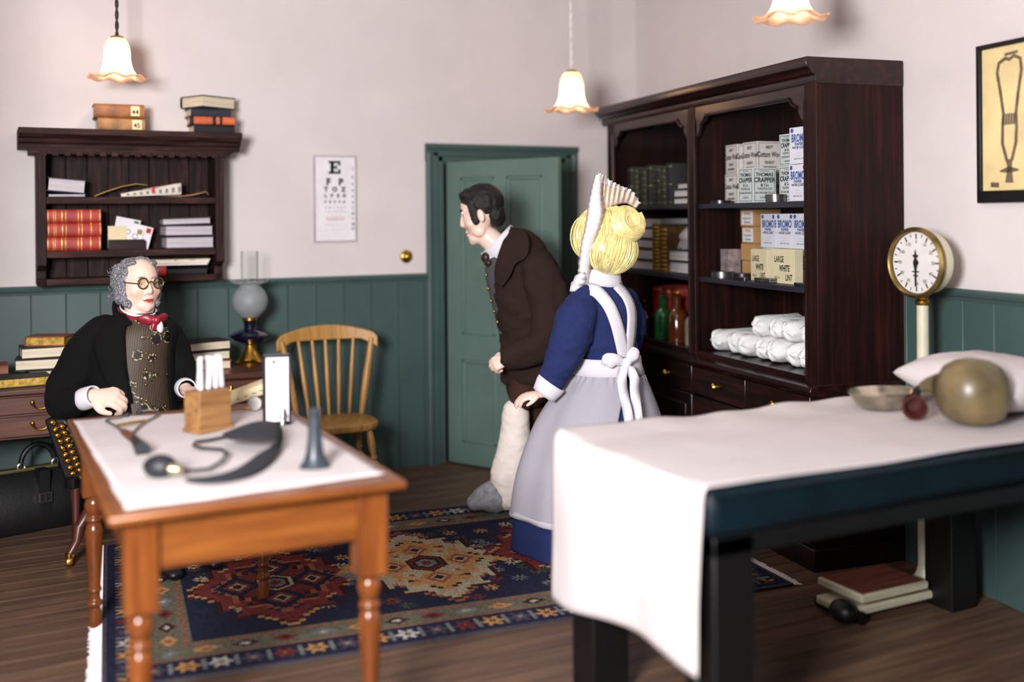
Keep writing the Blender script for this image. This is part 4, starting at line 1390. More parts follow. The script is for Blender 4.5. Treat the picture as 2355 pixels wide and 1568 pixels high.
for (a, b, z) in cuff:
    p, q = BPM4 @ tpt(a[0], a[1], z), BPM4 @ tpt(b[0], b[1], z)
    rows.append([p.lerp(q, t) + Vector((0, 0, 0.008 * math.sin(math.pi * t))) for t in (0, 0.25, 0.5, 0.75, 1)])
obj('cuff', MB().grid(rows), pm('cuff_cloth', (34, 36, 42), 0.85, var=0.15, scale=40), BPm, solid=0.007, subd=2)
bc = BPM4 @ tpt(368, 1072, 0.03)
obj('bulb', MB().ell(bc, (0.052, 0.042, 0.036), Matrix.Rotation(R(-20), 3, 'Z'), 20, 12), DARKRUB, BPm)
obj('bulb_valve', MB().tube([BPM4 @ tpt(392, 1078, 0.03), BPM4 @ tpt(410, 1080, 0.028), BPM4 @ tpt(420, 1082, 0.024)], [0.016, 0.014, 0.008], 12), pm('old_brass', (190, 180, 140), 0.35, 0.8), BPm)
obj('rubber_tube', MB().tube([BPM4 @ tpt(x, y, 0.012) for x, y in ((418, 1080), (445, 1082), (480, 1078), (508, 1062), (522, 1044), (512, 1034), (490, 1032), (460, 1030), (445, 1024), (450, 1016), (480, 1012), (520, 1004), (560, 1000))], 0.0055, 8), DARKRUB, BPm)
# test tube rack
TR = thing('test_tube_rack', 'small wooden block rack holding clear glass test tubes on the table', 'test tube rack', (0.735, 4.03, TT), R(28))
rk = wood('rack_oak', (110, 74, 40), (146, 104, 62), (170, 128, 82), 'x', 0.5)
mb = MB().box(-0.072, 0.072, -0.045, 0.045, 0.0, 0.15).box(-0.078, 0.078, -0.05, 0.05, 0.0, 0.014)
obj('rack_frame', mb, rk, TR, bevel=0.003)
tg, nt_, bs_ = base_mat('tube_glass')
bs_.inputs['Base Color'].default_value = (0.93, 0.93, 0.95, 1)
bs_.inputs['Roughness'].default_value = 0.12
bs_.inputs['Alpha'].default_value = 0.42
for i, (x, yv) in enumerate(((-0.045, -0.018), (-0.012, -0.018), (0.022, -0.018), (0.05, -0.018), (-0.03, 0.014), (0.008, 0.014), (0.04, 0.014))):
    tt = obj('test_tube', MB().lathe([(0.0, 0.0), (0.007, 0.004), (0.0105, 0.012), (0.0105, 0.235), (0.0125, 0.238), (0.0125, 0.242), (0.009, 0.242), (0.009, 0.014), (0.0, 0.006)], 14, Matrix.Translation((x, yv, 0.1505)) @ Matrix.Diagonal((1, 1, 0.5, 1)) @ Matrix.Rotation(R(random.uniform(-4, 4)), 4, 'Y')), tg)
    tt.parent = None
    tt.matrix_world = Matrix.Translation((0.735, 4.03, TT)) @ Matrix.Rotation(R(28), 4, 'Z')
    tag(tt, 'clear glass test tube in the wooden rack, %s' % ('leftmost of the front row', 'second in the front row', 'third in the front row', 'rightmost of the front row', 'leftmost of the back row', 'middle of the back row', 'rightmost of the back row')[i], 'test tube', 'test tubes in the rack')
# binaural stethoscope
SM = thing('stethoscope', 'old brass and rubber stethoscope lying at the left of the table cloth', 'stethoscope', (0.5, 4.05, TT))
SM4 = Matrix.Translation((0.5, 4.05, TT)).inverted()
def sp(px, py, z=0.008):
    return SM4 @ tpt(px, py, z)
for pts in (((292, 953), (275, 960), (250, 963), (243, 968), (262, 978), (272, 984), (282, 995), (290, 1000)), ((320, 947), (345, 943), (362, 945), (366, 952), (350, 962), (333, 970), (318, 982), (305, 995))):
    obj('ear_tube', MB().tube([sp(*p) for p in pts], 0.0045, 8), STEEL, SM)
for p in ((292, 954), (320, 948)):
    obj('ear_piece', MB().ell(sp(*p), (0.012, 0.012, 0.01), None, 12, 8), DARKRUB, SM)
obj('spring_bar', MB().tube([sp(270, 978, 0.012), sp(302, 972, 0.014), sp(336, 967, 0.012)], 0.005, 8), BRASS, SM)
obj('y_piece', MB().tube([sp(285, 993), sp(298, 1002), sp(310, 1012)], [0.012, 0.016, 0.014], 12), pm('brown_rubber', (104, 58, 40), 0.5), SM)
obj('chest_piece', MB().tube([sp(308, 1010, 0.012), sp(318, 1022, 0.014), sp(328, 1034, 0.016)], [0.014, 0.018, 0.026], 14), DARKRUB, SM)
# ear trumpet
ob = obj('ear_trumpet', MB().lathe([(0.05, 0.0), (0.046, 0.006), (0.036, 0.02), (0.028, 0.045), (0.022, 0.09), (0.018, 0.15), (0.0175, 0.17), (0.021, 0.176), (0.021, 0.182), (0.014, 0.182), (0.014, 0.12), (0.0, 0.11)], 28), pm('grey_vulcanite', (50, 58, 66), 0.35, var=0.1))
ob.location = (0.922, 3.262, TT)
tag(ob, 'dark grey conical ear trumpet standing upright on the table', 'ear trumpet')
# round dental mirror on a stick
MR = thing('hand_mirror', 'small round hand mirror on a brown stick behind the rack', 'mirror', (0.955, 4.33, TT))
obj('handle', MB().tube([(-0.14, 0.02, 0.012), (0.0, 0.0, 0.014)], 0.007, 10), BUFF, MR)
obj('disc', MB().lathe([(0.0, -0.004), (0.027, -0.004), (0.03, 0.0), (0.027, 0.004), (0.0, 0.004)], 28, Matrix.Translation((0.02, -0.005, 0.031)) @ Matrix.Rotation(R(-26), 4, 'Z') @ Matrix.Rotation(R(86), 4, 'X')), STEEL, MR)
# folded newspaper at the back of the table
NP = thing('rolled_newspaper', 'cream folded newspaper lifting at one end at the back of the table', 'newspaper', (0.9, 4.475, TT), R(-8))
rows = []
for i in range(13):
    t = i / 12
    x = -0.06 + 0.26 * t
    zz = 0.03 + 0.085 * t
    rows.append([Vector((x, -0.06, zz - 0.03 * (1 - t) - 0.045 * t)), Vector((x, -0.05, zz)), Vector((x, 0.0, zz + 0.012)), Vector((x, 0.04, zz)), Vector((x, 0.05, 0.002))])
obj('sheets', MB().grid(rows), CREAM, NP, solid=0.004)
pr = MB()
for k in range(7):
    x = -0.03 + 0.03 * k
    zz = 0.03 + 0.085 * ((x + 0.06) / 0.26)
    pr.box(x, x + 0.02, -0.0585, -0.0565, zz - 0.022, zz - 0.018)
tag(obj('print', pr, GREYINK, NP), kind='stuff')
obj('red_wax_seal', MB().ell((-0.055, -0.055, 0.02), (0.012, 0.012, 0.02), None, 12, 8), REDINK, NP)

# ---- on the couch
KT = KZ + 0.012
PL = obj('pillow', MB(), LINEN)
bm = bmesh.new()
bmesh.ops.create_grid(bm, x_segments=30, y_segments=22, size=0.5)
top = [v.co.copy() for v in bm.verts]
bm.free()
mbp = MB()
nxp, nyp = 30, 22
for sg in (1, -1):
    rows = []
    for i in range(nyp + 1):
        row = []
        for j in range(nxp + 1):
            u, v = 2 * j / nxp - 1, 2 * i / nyp - 1
            h = (max(0, (1 - abs(u) ** 2.6)) * max(0, (1 - abs(v) ** 2.6))) ** 0.55
            pinch = 1 - 0.08 * (1 - abs(v)) * abs(u) ** 4
            row.append(Vector((0.24 * u * pinch, 0.34 * v * (1 - 0.06 * (1 - abs(u)) * abs(v) ** 4), 0.075 + sg * 0.075 * h + 0.006 * noise.noise(Vector((u * 3, v * 3, sg))))))
        rows.append(row if sg == 1 else row)
    mbp.grid(rows)
bpy.data.objects.remove(PL)
bmw = mbp.mesh('pillow')
PL = link('pillow', bmw, LINEN, None, (3.41, 2.80, KT), R(-7.5))
PL.scale = (0.88, 0.92, 1.35)
bm = bmesh.new()
bm.from_mesh(bmw)
bmesh.ops.remove_doubles(bm, verts=bm.verts, dist=0.004)
bmesh.ops.recalc_face_normals(bm, faces=bm.faces)
bm.to_mesh(bmw)
bm.free()
bmw.polygons.foreach_set('use_smooth', [True] * len(bmw.polygons))
tag(PL, 'plump white pillow at the far end of the couch', 'pillow')
# metal dish
MD = obj('metal_dish', MB().lathe([(0.0, 0.0), (0.06, 0.0), (0.085, 0.012), (0.1, 0.035), (0.108, 0.046), (0.113, 0.05), (0.113, 0.054), (0.106, 0.053), (0.095, 0.04), (0.08, 0.018), (0.055, 0.007), (0.0, 0.006)], 40), pm('old_silver', (176, 166, 148), 0.22, 0.9, var=0.2, scale=12))
MD.location = (3.05, 2.985, KT)
MD.scale = (1.3, 1.0, 1.25)
tag(MD, 'shallow tarnished metal dish on the couch sheet beside the rubber bag', 'dish')
# rubber gas bag with its mouthpiece
GB = thing('rubber_bag', 'round olive rubber breathing bag with a dark red mouthpiece on the couch', 'breathing bag', (3.09, 2.61, KT), R(-10))
GB.scale = (1.18, 1.18, 1.28)
OLIVER = pm('olive_rubber', (104, 90, 62), 0.35, var=0.3, scale=5, bmp=0.08, bscale=40)
bagv = MB().lathe([(0.0, 0.0), (0.05, 0.003), (0.085, 0.02), (0.103, 0.055), (0.106, 0.09), (0.1, 0.125), (0.08, 0.155), (0.05, 0.172), (0.02, 0.178), (0.0, 0.179)], 36)
obj('bag', bagv, OLIVER, GB)
obj('neck', MB().tube([(-0.08, 0.055, 0.1), (-0.092, 0.085, 0.098), (-0.1, 0.1, 0.09)], [0.034, 0.02, 0.015], 16), OLIVER, GB)
obj('tube', MB().tube([(-0.098, 0.098, 0.092), (-0.102, 0.125, 0.075), (-0.1, 0.14, 0.055)], 0.012, 12), pm('dark_metal', (50, 54, 52), 0.35, 0.6), GB)
obj('mouthpiece', MB().lathe([(0.012, 0.0), (0.03, 0.008), (0.036, 0.03), (0.038, 0.05), (0.03, 0.05), (0.022, 0.02), (0.0, 0.018)], 24, Matrix.Translation((-0.1, 0.14, 0.046)) @ Matrix.Rotation(R(-32), 4, 'Z') @ Matrix.Rotation(R(104), 4, 'X')), pm('red_rubber', (62, 24, 20), 0.4, var=0.2), GB)

# ================================================================== WHAT STANDS IN THE CABINET (cabinet frame)
def cabloc(x, y, z):
    return CABM @ Vector((x, y, z))


def carton(label, x, y, z, w, d, h, mat, lines=None, side=None, rot=0.0, group=None, cat='box', border=False, name='carton', ink=None, ink2=None, lines2=None):
    """a box, front left bottom corner at x, y; print on its front and on its right side"""
    t = thing(name, label, cat, cabloc(x, y, z), RW_ROT + rot, group)
    obj('card', MB().box(0, w, 0, d, 0, h), mat, t, bevel=0.0015)
    ink = ink or INK
    SM_ = Matrix.Translation((w, 0, 0)) @ Matrix.Rotation(R(90), 4, 'Z')
    for ln, im in ((lines, ink), (lines2, ink2)):
        if ln:
            mb = lettering([(s, sz * h, w / 2 + xx * w, zz * h) + tuple(r) for s, sz, xx, zz, *r in ln], -0.0008)
            if side:
                lettering([(s, sz * h, d / 2 + xx * d, zz * h) + tuple(r) for s, sz, xx, zz, *r in ln], -0.0008, mb, SM_)
            if border and im is ink:
                for M, ww in ((None, w), (SM_, d)):
                    e, q = 0.008, 0.0022
                    for a, b, c, dd2 in ((e, ww - e, e, e + q), (e, ww - e, h - e - q, h - e), (e, e + q, e, h - e), (ww - e - q, ww - e, e, h - e)):
                        mb.box(a, b, -0.0009, -0.0003, c, dd2, M)
            tag(obj('printing', mb, im, t), kind='stuff')
    return t


S1, S2, S3 = 1.661, 1.263, 0.863
CWt = pm('cotton_box_card', (222, 212, 210), 0.85, var=0.03)
CRt = pm('tooth_box_card', (200, 208, 210), 0.85, var=0.03)
BRt = pm('bromo_box_card', (216, 216, 230), 0.85, var=0.03)
LIt = pm('lint_box_card', (214, 202, 168), 0.85, var=0.04)
KRt = pm('kraft_card', (186, 142, 92), 0.85, var=0.06)
cw = [('BEST', 0.13, 0, 0.77, 0.03), ('Cotton Wool', 0.24, 0, 0.5, 0.03, 0.68), ('FINEST', 0.12, 0, 0.28, 0.03), ('ABSORBENT', 0.1, 0, 0.13, 0.04, 0.9)]
carton('cotton wool box at the left of the top shelf, lower of two', 1.038, 0.225, S1, 0.135, 0.13, 0.16, CWt, cw, True, group='cotton wool boxes', border=True, name='cotton_wool_box')
carton('cotton wool box at the left of the top shelf, upper of two', 1.046, 0.225, S1 + 0.161, 0.135, 0.13, 0.16, CWt, cw, True, rot=R(-3), group='cotton wool boxes', border=True, name='cotton_wool_box')
carton('cotton wool box low behind the front CRAPPER box', 1.198, 0.245, S1, 0.14, 0.14, 0.16, CWt, cw, True, group='cotton wool boxes', border=True, name='cotton_wool_box')
carton('large cotton wool box rising behind the front CRAPPER box', 1.196, 0.242, S1 + 0.161, 0.145, 0.15, 0.165, CWt, cw, True, group='cotton wool boxes', border=True, name='cotton_wool_box')
cr = [('ESTABLISHED', 0.06, 0, 0.88, 0, 0.9), ('THOMAS', 0.14, 0, 0.75, 0.035), ('CRAPPER', 0.19, 0, 0.58, 0.035, 0.88), ('& Co', 0.12, 0, 0.46, 0.03), ('TOOTH CO', 0.09, 0, 0.36, 0.03), ('BATHROOM TISSUE', 0.08, 0, 0.25, 0.02, 0.85), ('LONDON', 0.07, 0, 0.12, 0.02)]
carton('pale printed box reading CRAPPER, front one beside the round tin', 1.387, 0.10, S1, 0.14, 0.135, 0.178, CRt, cr, True, group='printed bathroom boxes', border=True, name='printed_box')
carton('pale printed box beside the white boxes with blue print, lower one', 1.683, 0.152, S1, 0.14, 0.12, 0.175, CRt, cr, True, group='printed bathroom boxes', border=True, name='printed_box')
carton('pale printed box beside the white boxes with blue print, upper one', 1.686, 0.152, S1 + 0.176, 0.14, 0.12, 0.155, CRt, cr, True, rot=R(-2), group='printed bathroom boxes', border=True, name='printed_box')
br = [('BROMO', 0.3, 0, 0.6, 0.035, 0.62), ('PAPER', 0.11, 0, 0.5, 0.04, 1.2), ('•', 0.36, -0.36, 0.79, 0.05), ('•', 0.36, 0.36, 0.79, 0.05)]
br2 = [('WATER CLOSET', 0.095, 0, 0.41, 0.03, 0.85), ('_________', 0.06, 0, 0.3, 0), ('_________', 0.06, 0, 0.22, 0), ('New York, U.S.A.', 0.06, 0, 0.12, 0.01)]
for lab, x, yv, z, ro in (('white box with blue BROMO print standing on the top shelf by the stile', 1.883, 0.075, S1, 0), ('white box with blue BROMO print stacked highest by the stile', 1.886, 0.078, S1 + 0.175, 3), ('left one of the three blue print boxes on the second shelf', 1.436, 0.2, S2 + 0.168, -2), ('middle one of the three blue print boxes on the second shelf', 1.586, 0.195, S2 + 0.168, 2), ('right one of the three blue print boxes on the second shelf', 1.738, 0.19, S2 + 0.168, 0), ('lower left blue print box behind the lint boxes', 1.44, 0.21, S2, 0), ('lower middle blue print box behind the lint boxes', 1.59, 0.21, S2, 0), ('lower right blue print box behind the lint boxes', 1.74, 0.21, S2, 0)):
    carton(lab, x, yv, z, 0.146, 0.1, 0.172 if z != S2 else 0.167, BRt, br, True, rot=R(ro), group='blue print white boxes', ink=BLUEINK, ink2=INK, lines2=br2, name='paper_box')
for i, pos in enumerate(('lowest', 'second from the bottom', 'second from the top', 'topmost')):
    t = carton('brown card box, %s of the stack of four on the second shelf' % pos, (1.168, 1.158, 1.168, 1.155)[i], 0.25, S2 + 0.0915 * i, 0.128, 0.17, 0.089, KRt, None, rot=R((0, 2, -1, 3)[i]), group='brown card boxes', name='card_box')
    if i >= 2:
        lb = obj('paper_label', MB().box(0.012, 0.116, -0.0012, 0.0, 0.008, 0.08), PAPER, t)
        tag(obj('printing', lettering([('STERILE', 0.018, 0.064, 0.062, 0.02)], -0.0016), REDINK, lb), kind='stuff')
        tag(obj('printing', lettering([('Hypodermic', 0.017, 0.064, 0.038, 0.01, 0.9), ('Syringes', 0.017, 0.066, 0.016, 0.02)], -0.0016), INK, lb), kind='stuff')
ll = [('LARGE', 0.25, -0.18, 0.62, 0.022, 0.6), ('WHITE', 0.25, 0.06, 0.36, 0.03, 0.62), ('LINT', 0.25, 0.25, 0.1, 0.022, 0.6), ('B.P.C. 1b', 0.09, -0.27, 0.14, 0.02, 0.7)]
carton('cream LARGE WHITE LINT box, left of the two', 1.443, 0.135, S2, 0.168, 0.05, 0.162, LIt, ll, rot=R(-4), group='white lint boxes', name='lint_box')
carton('cream LARGE WHITE LINT box, right of the two', 1.672, 0.115, S2, 0.178, 0.05, 0.168, LIt, ll, rot=R(3), group='white lint boxes', name='lint_box')
t = carton('small worn grey box at the left of the second shelf', 1.06, 0.18, S2, 0.092, 0.075, 0.15, pm('worn_grey_card', (132, 118, 118), 0.85, var=0.3, scale=25), None, rot=R(-2), name='small_box')
TIN = pm('tin_plate', (120, 118, 120), 0.3, 0.9, var=0.2, scale=25)
TIN2 = pm('dark_tin', (62, 62, 68), 0.3, 0.8, var=0.2, scale=25)
def tin(label, x, y, z, r, h, mat, sy=1.0, lid=True):
    t = thing('round_tin', label, 'tin', cabloc(x, y, z), RW_ROT)
    b_ = MB().lathe([(0.0, 0.0), (r * 0.97, 0.0), (r * 0.97, h * 0.55), (0.0, h * 0.55)], 36)
    l_ = MB().lathe([(r, h * 0.5), (r, h), (r * 0.94, h * 1.02), (r * 0.9, h), (0.0, h)], 36)
    M = Matrix.Diagonal((1, sy, 1, 1))
    obj('body', b_.xform(M), mat, t)
    obj('lid', l_.xform(M), mat, t)
tin('round silver tin in front of the printed boxes on the top shelf', 1.735, 0.098, S1, 0.05, 0.036, TIN)
tin('flat dark tin at the left of the top shelf', 1.17, 0.12, S1, 0.06, 0.016, TIN2)
tin('small flat dark tin beside the stile on the top shelf', 1.1, 0.19, S1, 0.045, 0.014, TIN2)
tin('large round silver tin at the left of the second shelf', 1.165, 0.13, S2, 0.065, 0.032, TIN)
tin('round dark tin beside the large silver tin on the second shelf', 1.34, 0.15, S2, 0.055, 0.03, TIN2)
tin('small oval black tin at the front of the second shelf', 1.44, 0.085, S2, 0.045, 0.016, TIN2, 0.55)
tin('oval dark tin at the right end of the second shelf', 1.97, 0.085, S2, 0.055, 0.016, TIN2, 0.5)
ft = thing('flat_tin', 'flat rectangular silver tin in front of the lint boxes', 'tin', cabloc(1.585, 0.065, S2), RW_ROT + R(4))
obj('body', MB().box(0, 0.13, 0, 0.05, 0, 0.014), TIN, ft, bevel=0.003)
obj('lid', MB().box(-0.001, 0.131, -0.001, 0.051, 0.013, 0.023), TIN, ft, bevel=0.003)
ab = thing('amber_bottle', 'amber glass bottle at the right end of the second shelf', 'bottle', cabloc(1.975, 0.14, S2), RW_ROT)
AMB = pm('amber_glass', (92, 44, 22), 0.1, var=0.2, spec=0.8, coat=0.5)
obj('glass', MB().lathe([(0.0, 0.0), (0.034, 0.0), (0.036, 0.01), (0.036, 0.13), (0.028, 0.15), (0.014, 0.16), (0.014, 0.185), (0.0, 0.186)], 24), AMB, ab)
obj('stopper', MB().lathe([(0.0, 0.18), (0.016, 0.18), (0.018, 0.195), (0.01, 0.205), (0.0, 0.206)], 18), pm('cork', (150, 120, 84), 0.8), ab)
# bandage rolls
GAUZE = pm('cotton_gauze', (240, 238, 240), 1.0, var=0.02, scale=30, bmp=0.8, bscale=120, spec=0.05)
def bandage(label, x, y, z, r, ln, rz, grp):
    prof = [(0.0, 0.004), (r * 0.3, 0.006), (r * 0.34, 0.0), (r * 0.6, 0.005), (r * 0.64, 0.0), (r * 0.86, 0.004), (r, 0.018), (r * 1.02, ln * 0.5), (r, ln - 0.018), (r * 0.85, ln), (0.0, ln)]
    prof = [(0.0, 0.0)] + [(r * q, 0.03 * q ** 3) for q in (0.25, 0.5, 0.75, 0.9)] + [(r, 0.045), (r * 1.03, ln * 0.3), (r * 0.97, ln * 0.6), (r, ln - 0.03), (r * 0.8, ln), (0.0, ln)]
    o = obj('bandage_roll', MB().lathe(prof, 28, Matrix.Rotation(R(-90), 4, 'X'), lambda rr, zz, a, i: (rr * (1 + (0.07 * math.sin(3 * a + x * 20 + i) + 0.05 * math.sin(7 * a + x * 31 + 2 * i)) * (rr > 0.02)), zz + 0.006 * math.sin(5 * a + x * 13))), GAUZE)
    o.matrix_world = Matrix.Translation(cabloc(x, y, z)) @ Matrix.Rotation(RW_ROT + rz, 4, 'Z')
    tag(o, label, 'bandage', grp)
front = ['leftmost', 'second from the left', 'third from the left', 'middle', 'third from the right', 'second from the right', 'rightmost']
for i in range(7):
    bandage('white bandage roll, %s of the lower row' % front[i], 1.137 + 0.137 * i, 0.085 + 0.02 * (i % 2), S3 + 0.063, 0.056, 0.3, R(random.uniform(-1, 1)), 'bandage rolls')
for i, nm in enumerate(('leftmost', 'second', 'middle', 'fourth', 'rightmost')):
    bandage('white bandage roll, %s of the upper row' % nm, 1.4775 + 0.137 * i, 0.13 + 0.015 * (i % 2), S3 + 0.063 + 0.105, 0.054, 0.28, R(random.uniform(-1, 1)), 'bandage rolls')

# books and papers of the left bay
def upright(label, x, y, z, w, d, h, cover, rot=0.0, dots=6, lean=0.0, gilt=GOLDEDGE, group=None, gh_=0.008):
    t = thing('book', label, 'book', cabloc(x, y, z), RW_ROT + rot, group)
    t.rotation_euler = (0, lean, RW_ROT + rot)
    n = 6
    arc = [(w / 2 - w / 2 * math.cos(math.pi * i / n), -math.sin(math.pi * i / n) * w * 0.16) for i in range(n + 1)]
    obj('cover', MB().prism(arc + [(w, d), (w - 0.004, d), (w - 0.004, 0.004), (0.004, 0.004), (0.004, d), (0, d)], 0, h, 'xy'), cover, t)
    obj('page_block', MB().box(0.004, w - 0.004, 0.004, d - 0.005, 0.004, h - 0.004), PAGES, t)
    gb = MB()
    for k in range(dots):
        zz = h * (0.06 + 0.86 * k / max(1, dots - 1))
        gb.prism([(u, v - 0.0012) for u, v in arc] + [(w, 0.001), (0, 0.001)], zz, zz + gh_, 'xy')
    obj('gilt_bands', gb, gilt, t)
xx = 0.05
ordn = ['first', 'second', 'third', 'fourth', 'fifth', 'sixth', 'seventh', 'eighth', 'ninth']
for i in range(9):
    w = (0.066, 0.058, 0.07, 0.06, 0.062, 0.066, 0.058, 0.06, 0.066)[i]
    upright('dark gilt spined book, %s from the left on the cabinet top shelf' % ordn[i], xx, 0.1 + 0.008 * (i % 3), S1, w - 0.002, 0.18, 0.245 - 0.008 * (i % 4), BK_OLIVE if i % 2 else BK_BLACK, dots=(3, 7, 4, 6)[i % 4], group='gilt books in the cabinet', gh_=0.003, gilt=pm('dull_gilt', (132, 124, 70), 0.4, 0.6, var=0.4, scale=60))
    xx += w
def cabbook(label, x, y, z, w, d, t_, cover, pages, rot=0.0):
    p = cabloc(x + w / 2, y + d / 2, z)
    book(label, p, RW_ROT + rot, w, d, t_, cover, pages, spine='b')
cabbook('dark book lying at the right of the cabinet top shelf, lowest', 0.68, 0.09, S1, 0.25, 0.2, 0.04, BK_BLACK, GREYPAGES)
cabbook('dark book lying at the right of the cabinet top shelf, middle', 0.69, 0.09, S1 + 0.041, 0.24, 0.2, 0.045, BK_NAVY, GREYPAGES, R(3))
cabbook('dark book lying at the right of the cabinet top shelf, top', 0.70, 0.095, S1 + 0.087, 0.22, 0.19, 0.038, BK_BLACK, GREYPAGES, R(-8))
hh = 0
for i, (t_, nm) in enumerate(((0.062, 'lowest'), (0.07, 'second'), (0.06, 'third'), (0.066, 'fourth'), (0.06, 'topmost'))):
    cabbook('pale paged volume, %s of the stack on the second cabinet shelf' % nm, 0.0 + (0.0, 0.02, 0.0, 0.03, 0.05)[i], 0.11, S2 + hh, 0.39, 0.24, t_, BK_NAVY if i % 2 else BK_BLACK, GREYPAGES, R((0, 1, -2, 2, 3)[i]))
    hh += t_ + 0.001
upright('brown gilt book standing on the second cabinet shelf, left of the pair', 0.425, 0.085, S2, 0.085, 0.19, 0.285, BK_GILT, dots=12)
upright('brown gilt book standing on the second cabinet shelf, right of the pair', 0.515, 0.09, S2, 0.08, 0.19, 0.27, BK_GILT, dots=10)
cabbook('grey paged book lying right of the gilt pair, lower', 0.62, 0.09, S2, 0.32, 0.22, 0.07, BK_BLACK, GREYPAGES)
cabbook('grey paged book lying right of the gilt pair, upper', 0.62, 0.09, S2 + 0.071, 0.31, 0.22, 0.065, BK_NAVY, GREYPAGES, R(2))
mbx = MB().ell((0, 0, 0), (0.15, 0.1, 0.1), None, 24, 16)
for p in mbx.v:
    p += Vector((1, 1, 1)) * 0.035 * noise.noise(p * 9) + p.normalized() * 0.02 * noise.noise(p * 22)
    p.z = max(p.z, -0.055)
cl = obj('crumpled_cloth', mbx, pm('grey_cloth', (170, 160, 166), 0.95, var=0.05), None)
cl.matrix_world = Matrix.Translation(cabloc(0.79, 0.2, S2 + 0.137 + 0.056)) @ Matrix.Rotation(RW_ROT, 4, 'Z')
tag(cl, 'crumpled grey cloth on the books in the left cabinet bay', 'cloth')
# bottom shelf of the left bay
upright('large red book standing on the lowest cabinet shelf', 0.20, 0.2, S3, 0.1, 0.2, 0.3, BK_RED, dots=3)
upright('second red book standing beside the large red book', 0.305, 0.21, S3, 0.09, 0.2, 0.29, BK_RED, dots=2)
upright('third red book behind the green bottle', 0.40, 0.22, S3, 0.09, 0.2, 0.29, BK_RED, dots=2)
def bottle(label, x, y, z, r, h, mat, name='bottle'):
    t = thing(name, label, 'bottle', cabloc(x, y, z), RW_ROT)
    obj('glass', MB().lathe([(0.0, 0.0), (r, 0.0), (r * 1.03, 0.01), (r * 1.03, h * 0.55), (r * 0.8, h * 0.64), (r * 0.42, h * 0.7), (r * 0.38, h * 0.88), (r * 0.5, h * 0.9), (r * 0.5, h * 0.93), (0.0, h * 0.93)], 24), mat, t)
    obj('stopper', MB().lathe([(0.0, h * 0.93), (r * 0.3, h * 0.93), (r * 0.5, h * 0.965), (r * 0.3, h), (0.0, h)], 16), mat, t)
GRN = pm('green_glass', (16, 110, 52), 0.08, var=0.2, spec=0.8, coat=0.5)
bottle('green glass bottle on the lowest cabinet shelf', 0.50, 0.11, S3, 0.05, 0.26, GRN)
bottle('dark brown glass bottle right of the green bottle', 0.66, 0.12, S3, 0.055, 0.28, AMB)
bottle('clear grey bottle at the right of the lowest cabinet shelf', 0.84, 0.13, S3, 0.05, 0.24, pm('grey_bottle_glass', (112, 106, 98), 0.12, var=0.2, spec=0.8, coat=0.4))
bottle('black glass bottle left of the green bottle', 0.32, 0.09, S3, 0.045, 0.22, pm('black_glass', (16, 14, 16), 0.08, spec=0.8))
# ================================================================== PEOPLE
def cat_key(keys, sub=5):
    """Catmull-Rom through tuples of floats"""
    k = [np.array(q, float) for q in keys]
    out = []
    for i in range(len(k) - 1):
        p0, p1, p2, p3 = k[max(i - 1, 0)], k[i], k[i + 1], k[min(i + 2, len(k) - 1)]
        for s in range(sub):
            t = s / sub
            out.append(0.5 * (2 * p1 + (p2 - p0) * t + (2 * p0 - 5 * p1 + 4 * p2 - p3) * t * t + (3 * p1 - p0 - 3 * p2 + p3) * t ** 3))
    out.append(k[-1])
    return out


def ring_at(c, hw, dp, seg, a0=0.0, a1=2 * math.pi, closed=True, e1=None, e2=None):
    e1 = e1 or R0
    e2 = e2 or -FWD
    n = seg if closed else seg + 1
    return [c + e1 * (hw * math.cos(a0 + (a1 - a0) * k / seg)) + e2 * (dp * math.sin(a0 + (a1 - a0) * k / seg)) for k in range(n)]


def torso(mb, keys, D0, seg=28, sub=5):
    """stack of level rings; keys (px, py, hw_px, depth_m)"""
    rings = []
    for px, py, hw, dp in cat_key(keys, sub):
        rings.append(ring_at(V(px, py, D0), hw * D0 / F_PX, dp, seg))
    return mb.rings(rings)


def limb(mb, keys, seg=16, sub=5, ref=None, cap=True):
    """keys (point, r1, r2): r1 across in the picture plane, r2 in depth"""
    ks = cat_key([(p.x, p.y, p.z, r1, r2) for p, r1, r2 in keys], sub)
    pts = [Vector(k[:3]) for k in ks]
    ref = ref or -FWD
    rings = []
    for i, k in enumerate(ks):
        t = (pts[min(i + 1, len(pts) - 1)] - pts[max(i - 1, 0)]).normalized()
        e2 = (ref - t * ref.dot(t)).normalized()
        e1 = t.cross(e2)
        rings.append([pts[i] + e1 * (k[3] * math.cos(2 * math.pi * q / seg)) + e2 * (k[4] * math.sin(2 * math.pi * q / seg)) for q in range(seg)])
    if cap:                                       # rounded ends
        for end in (0, -1):
            c = pts[end]
            t = (pts[1] - pts[0]).normalized() * -1 if end == 0 else (pts[-1] - pts[-2]).normalized()
            r = min(ks[end][3], ks[end][4])
            ex = []
            for f_, s_ in ((0.5, 0.87), (0.85, 0.5)):
                ex.append([c + (p - c) * s_ + t * r * f_ for p in rings[end]])
            if end == 0:
                rings = ex[::-1] + rings
            else:
                rings = rings + ex
    return mb.rings(rings)


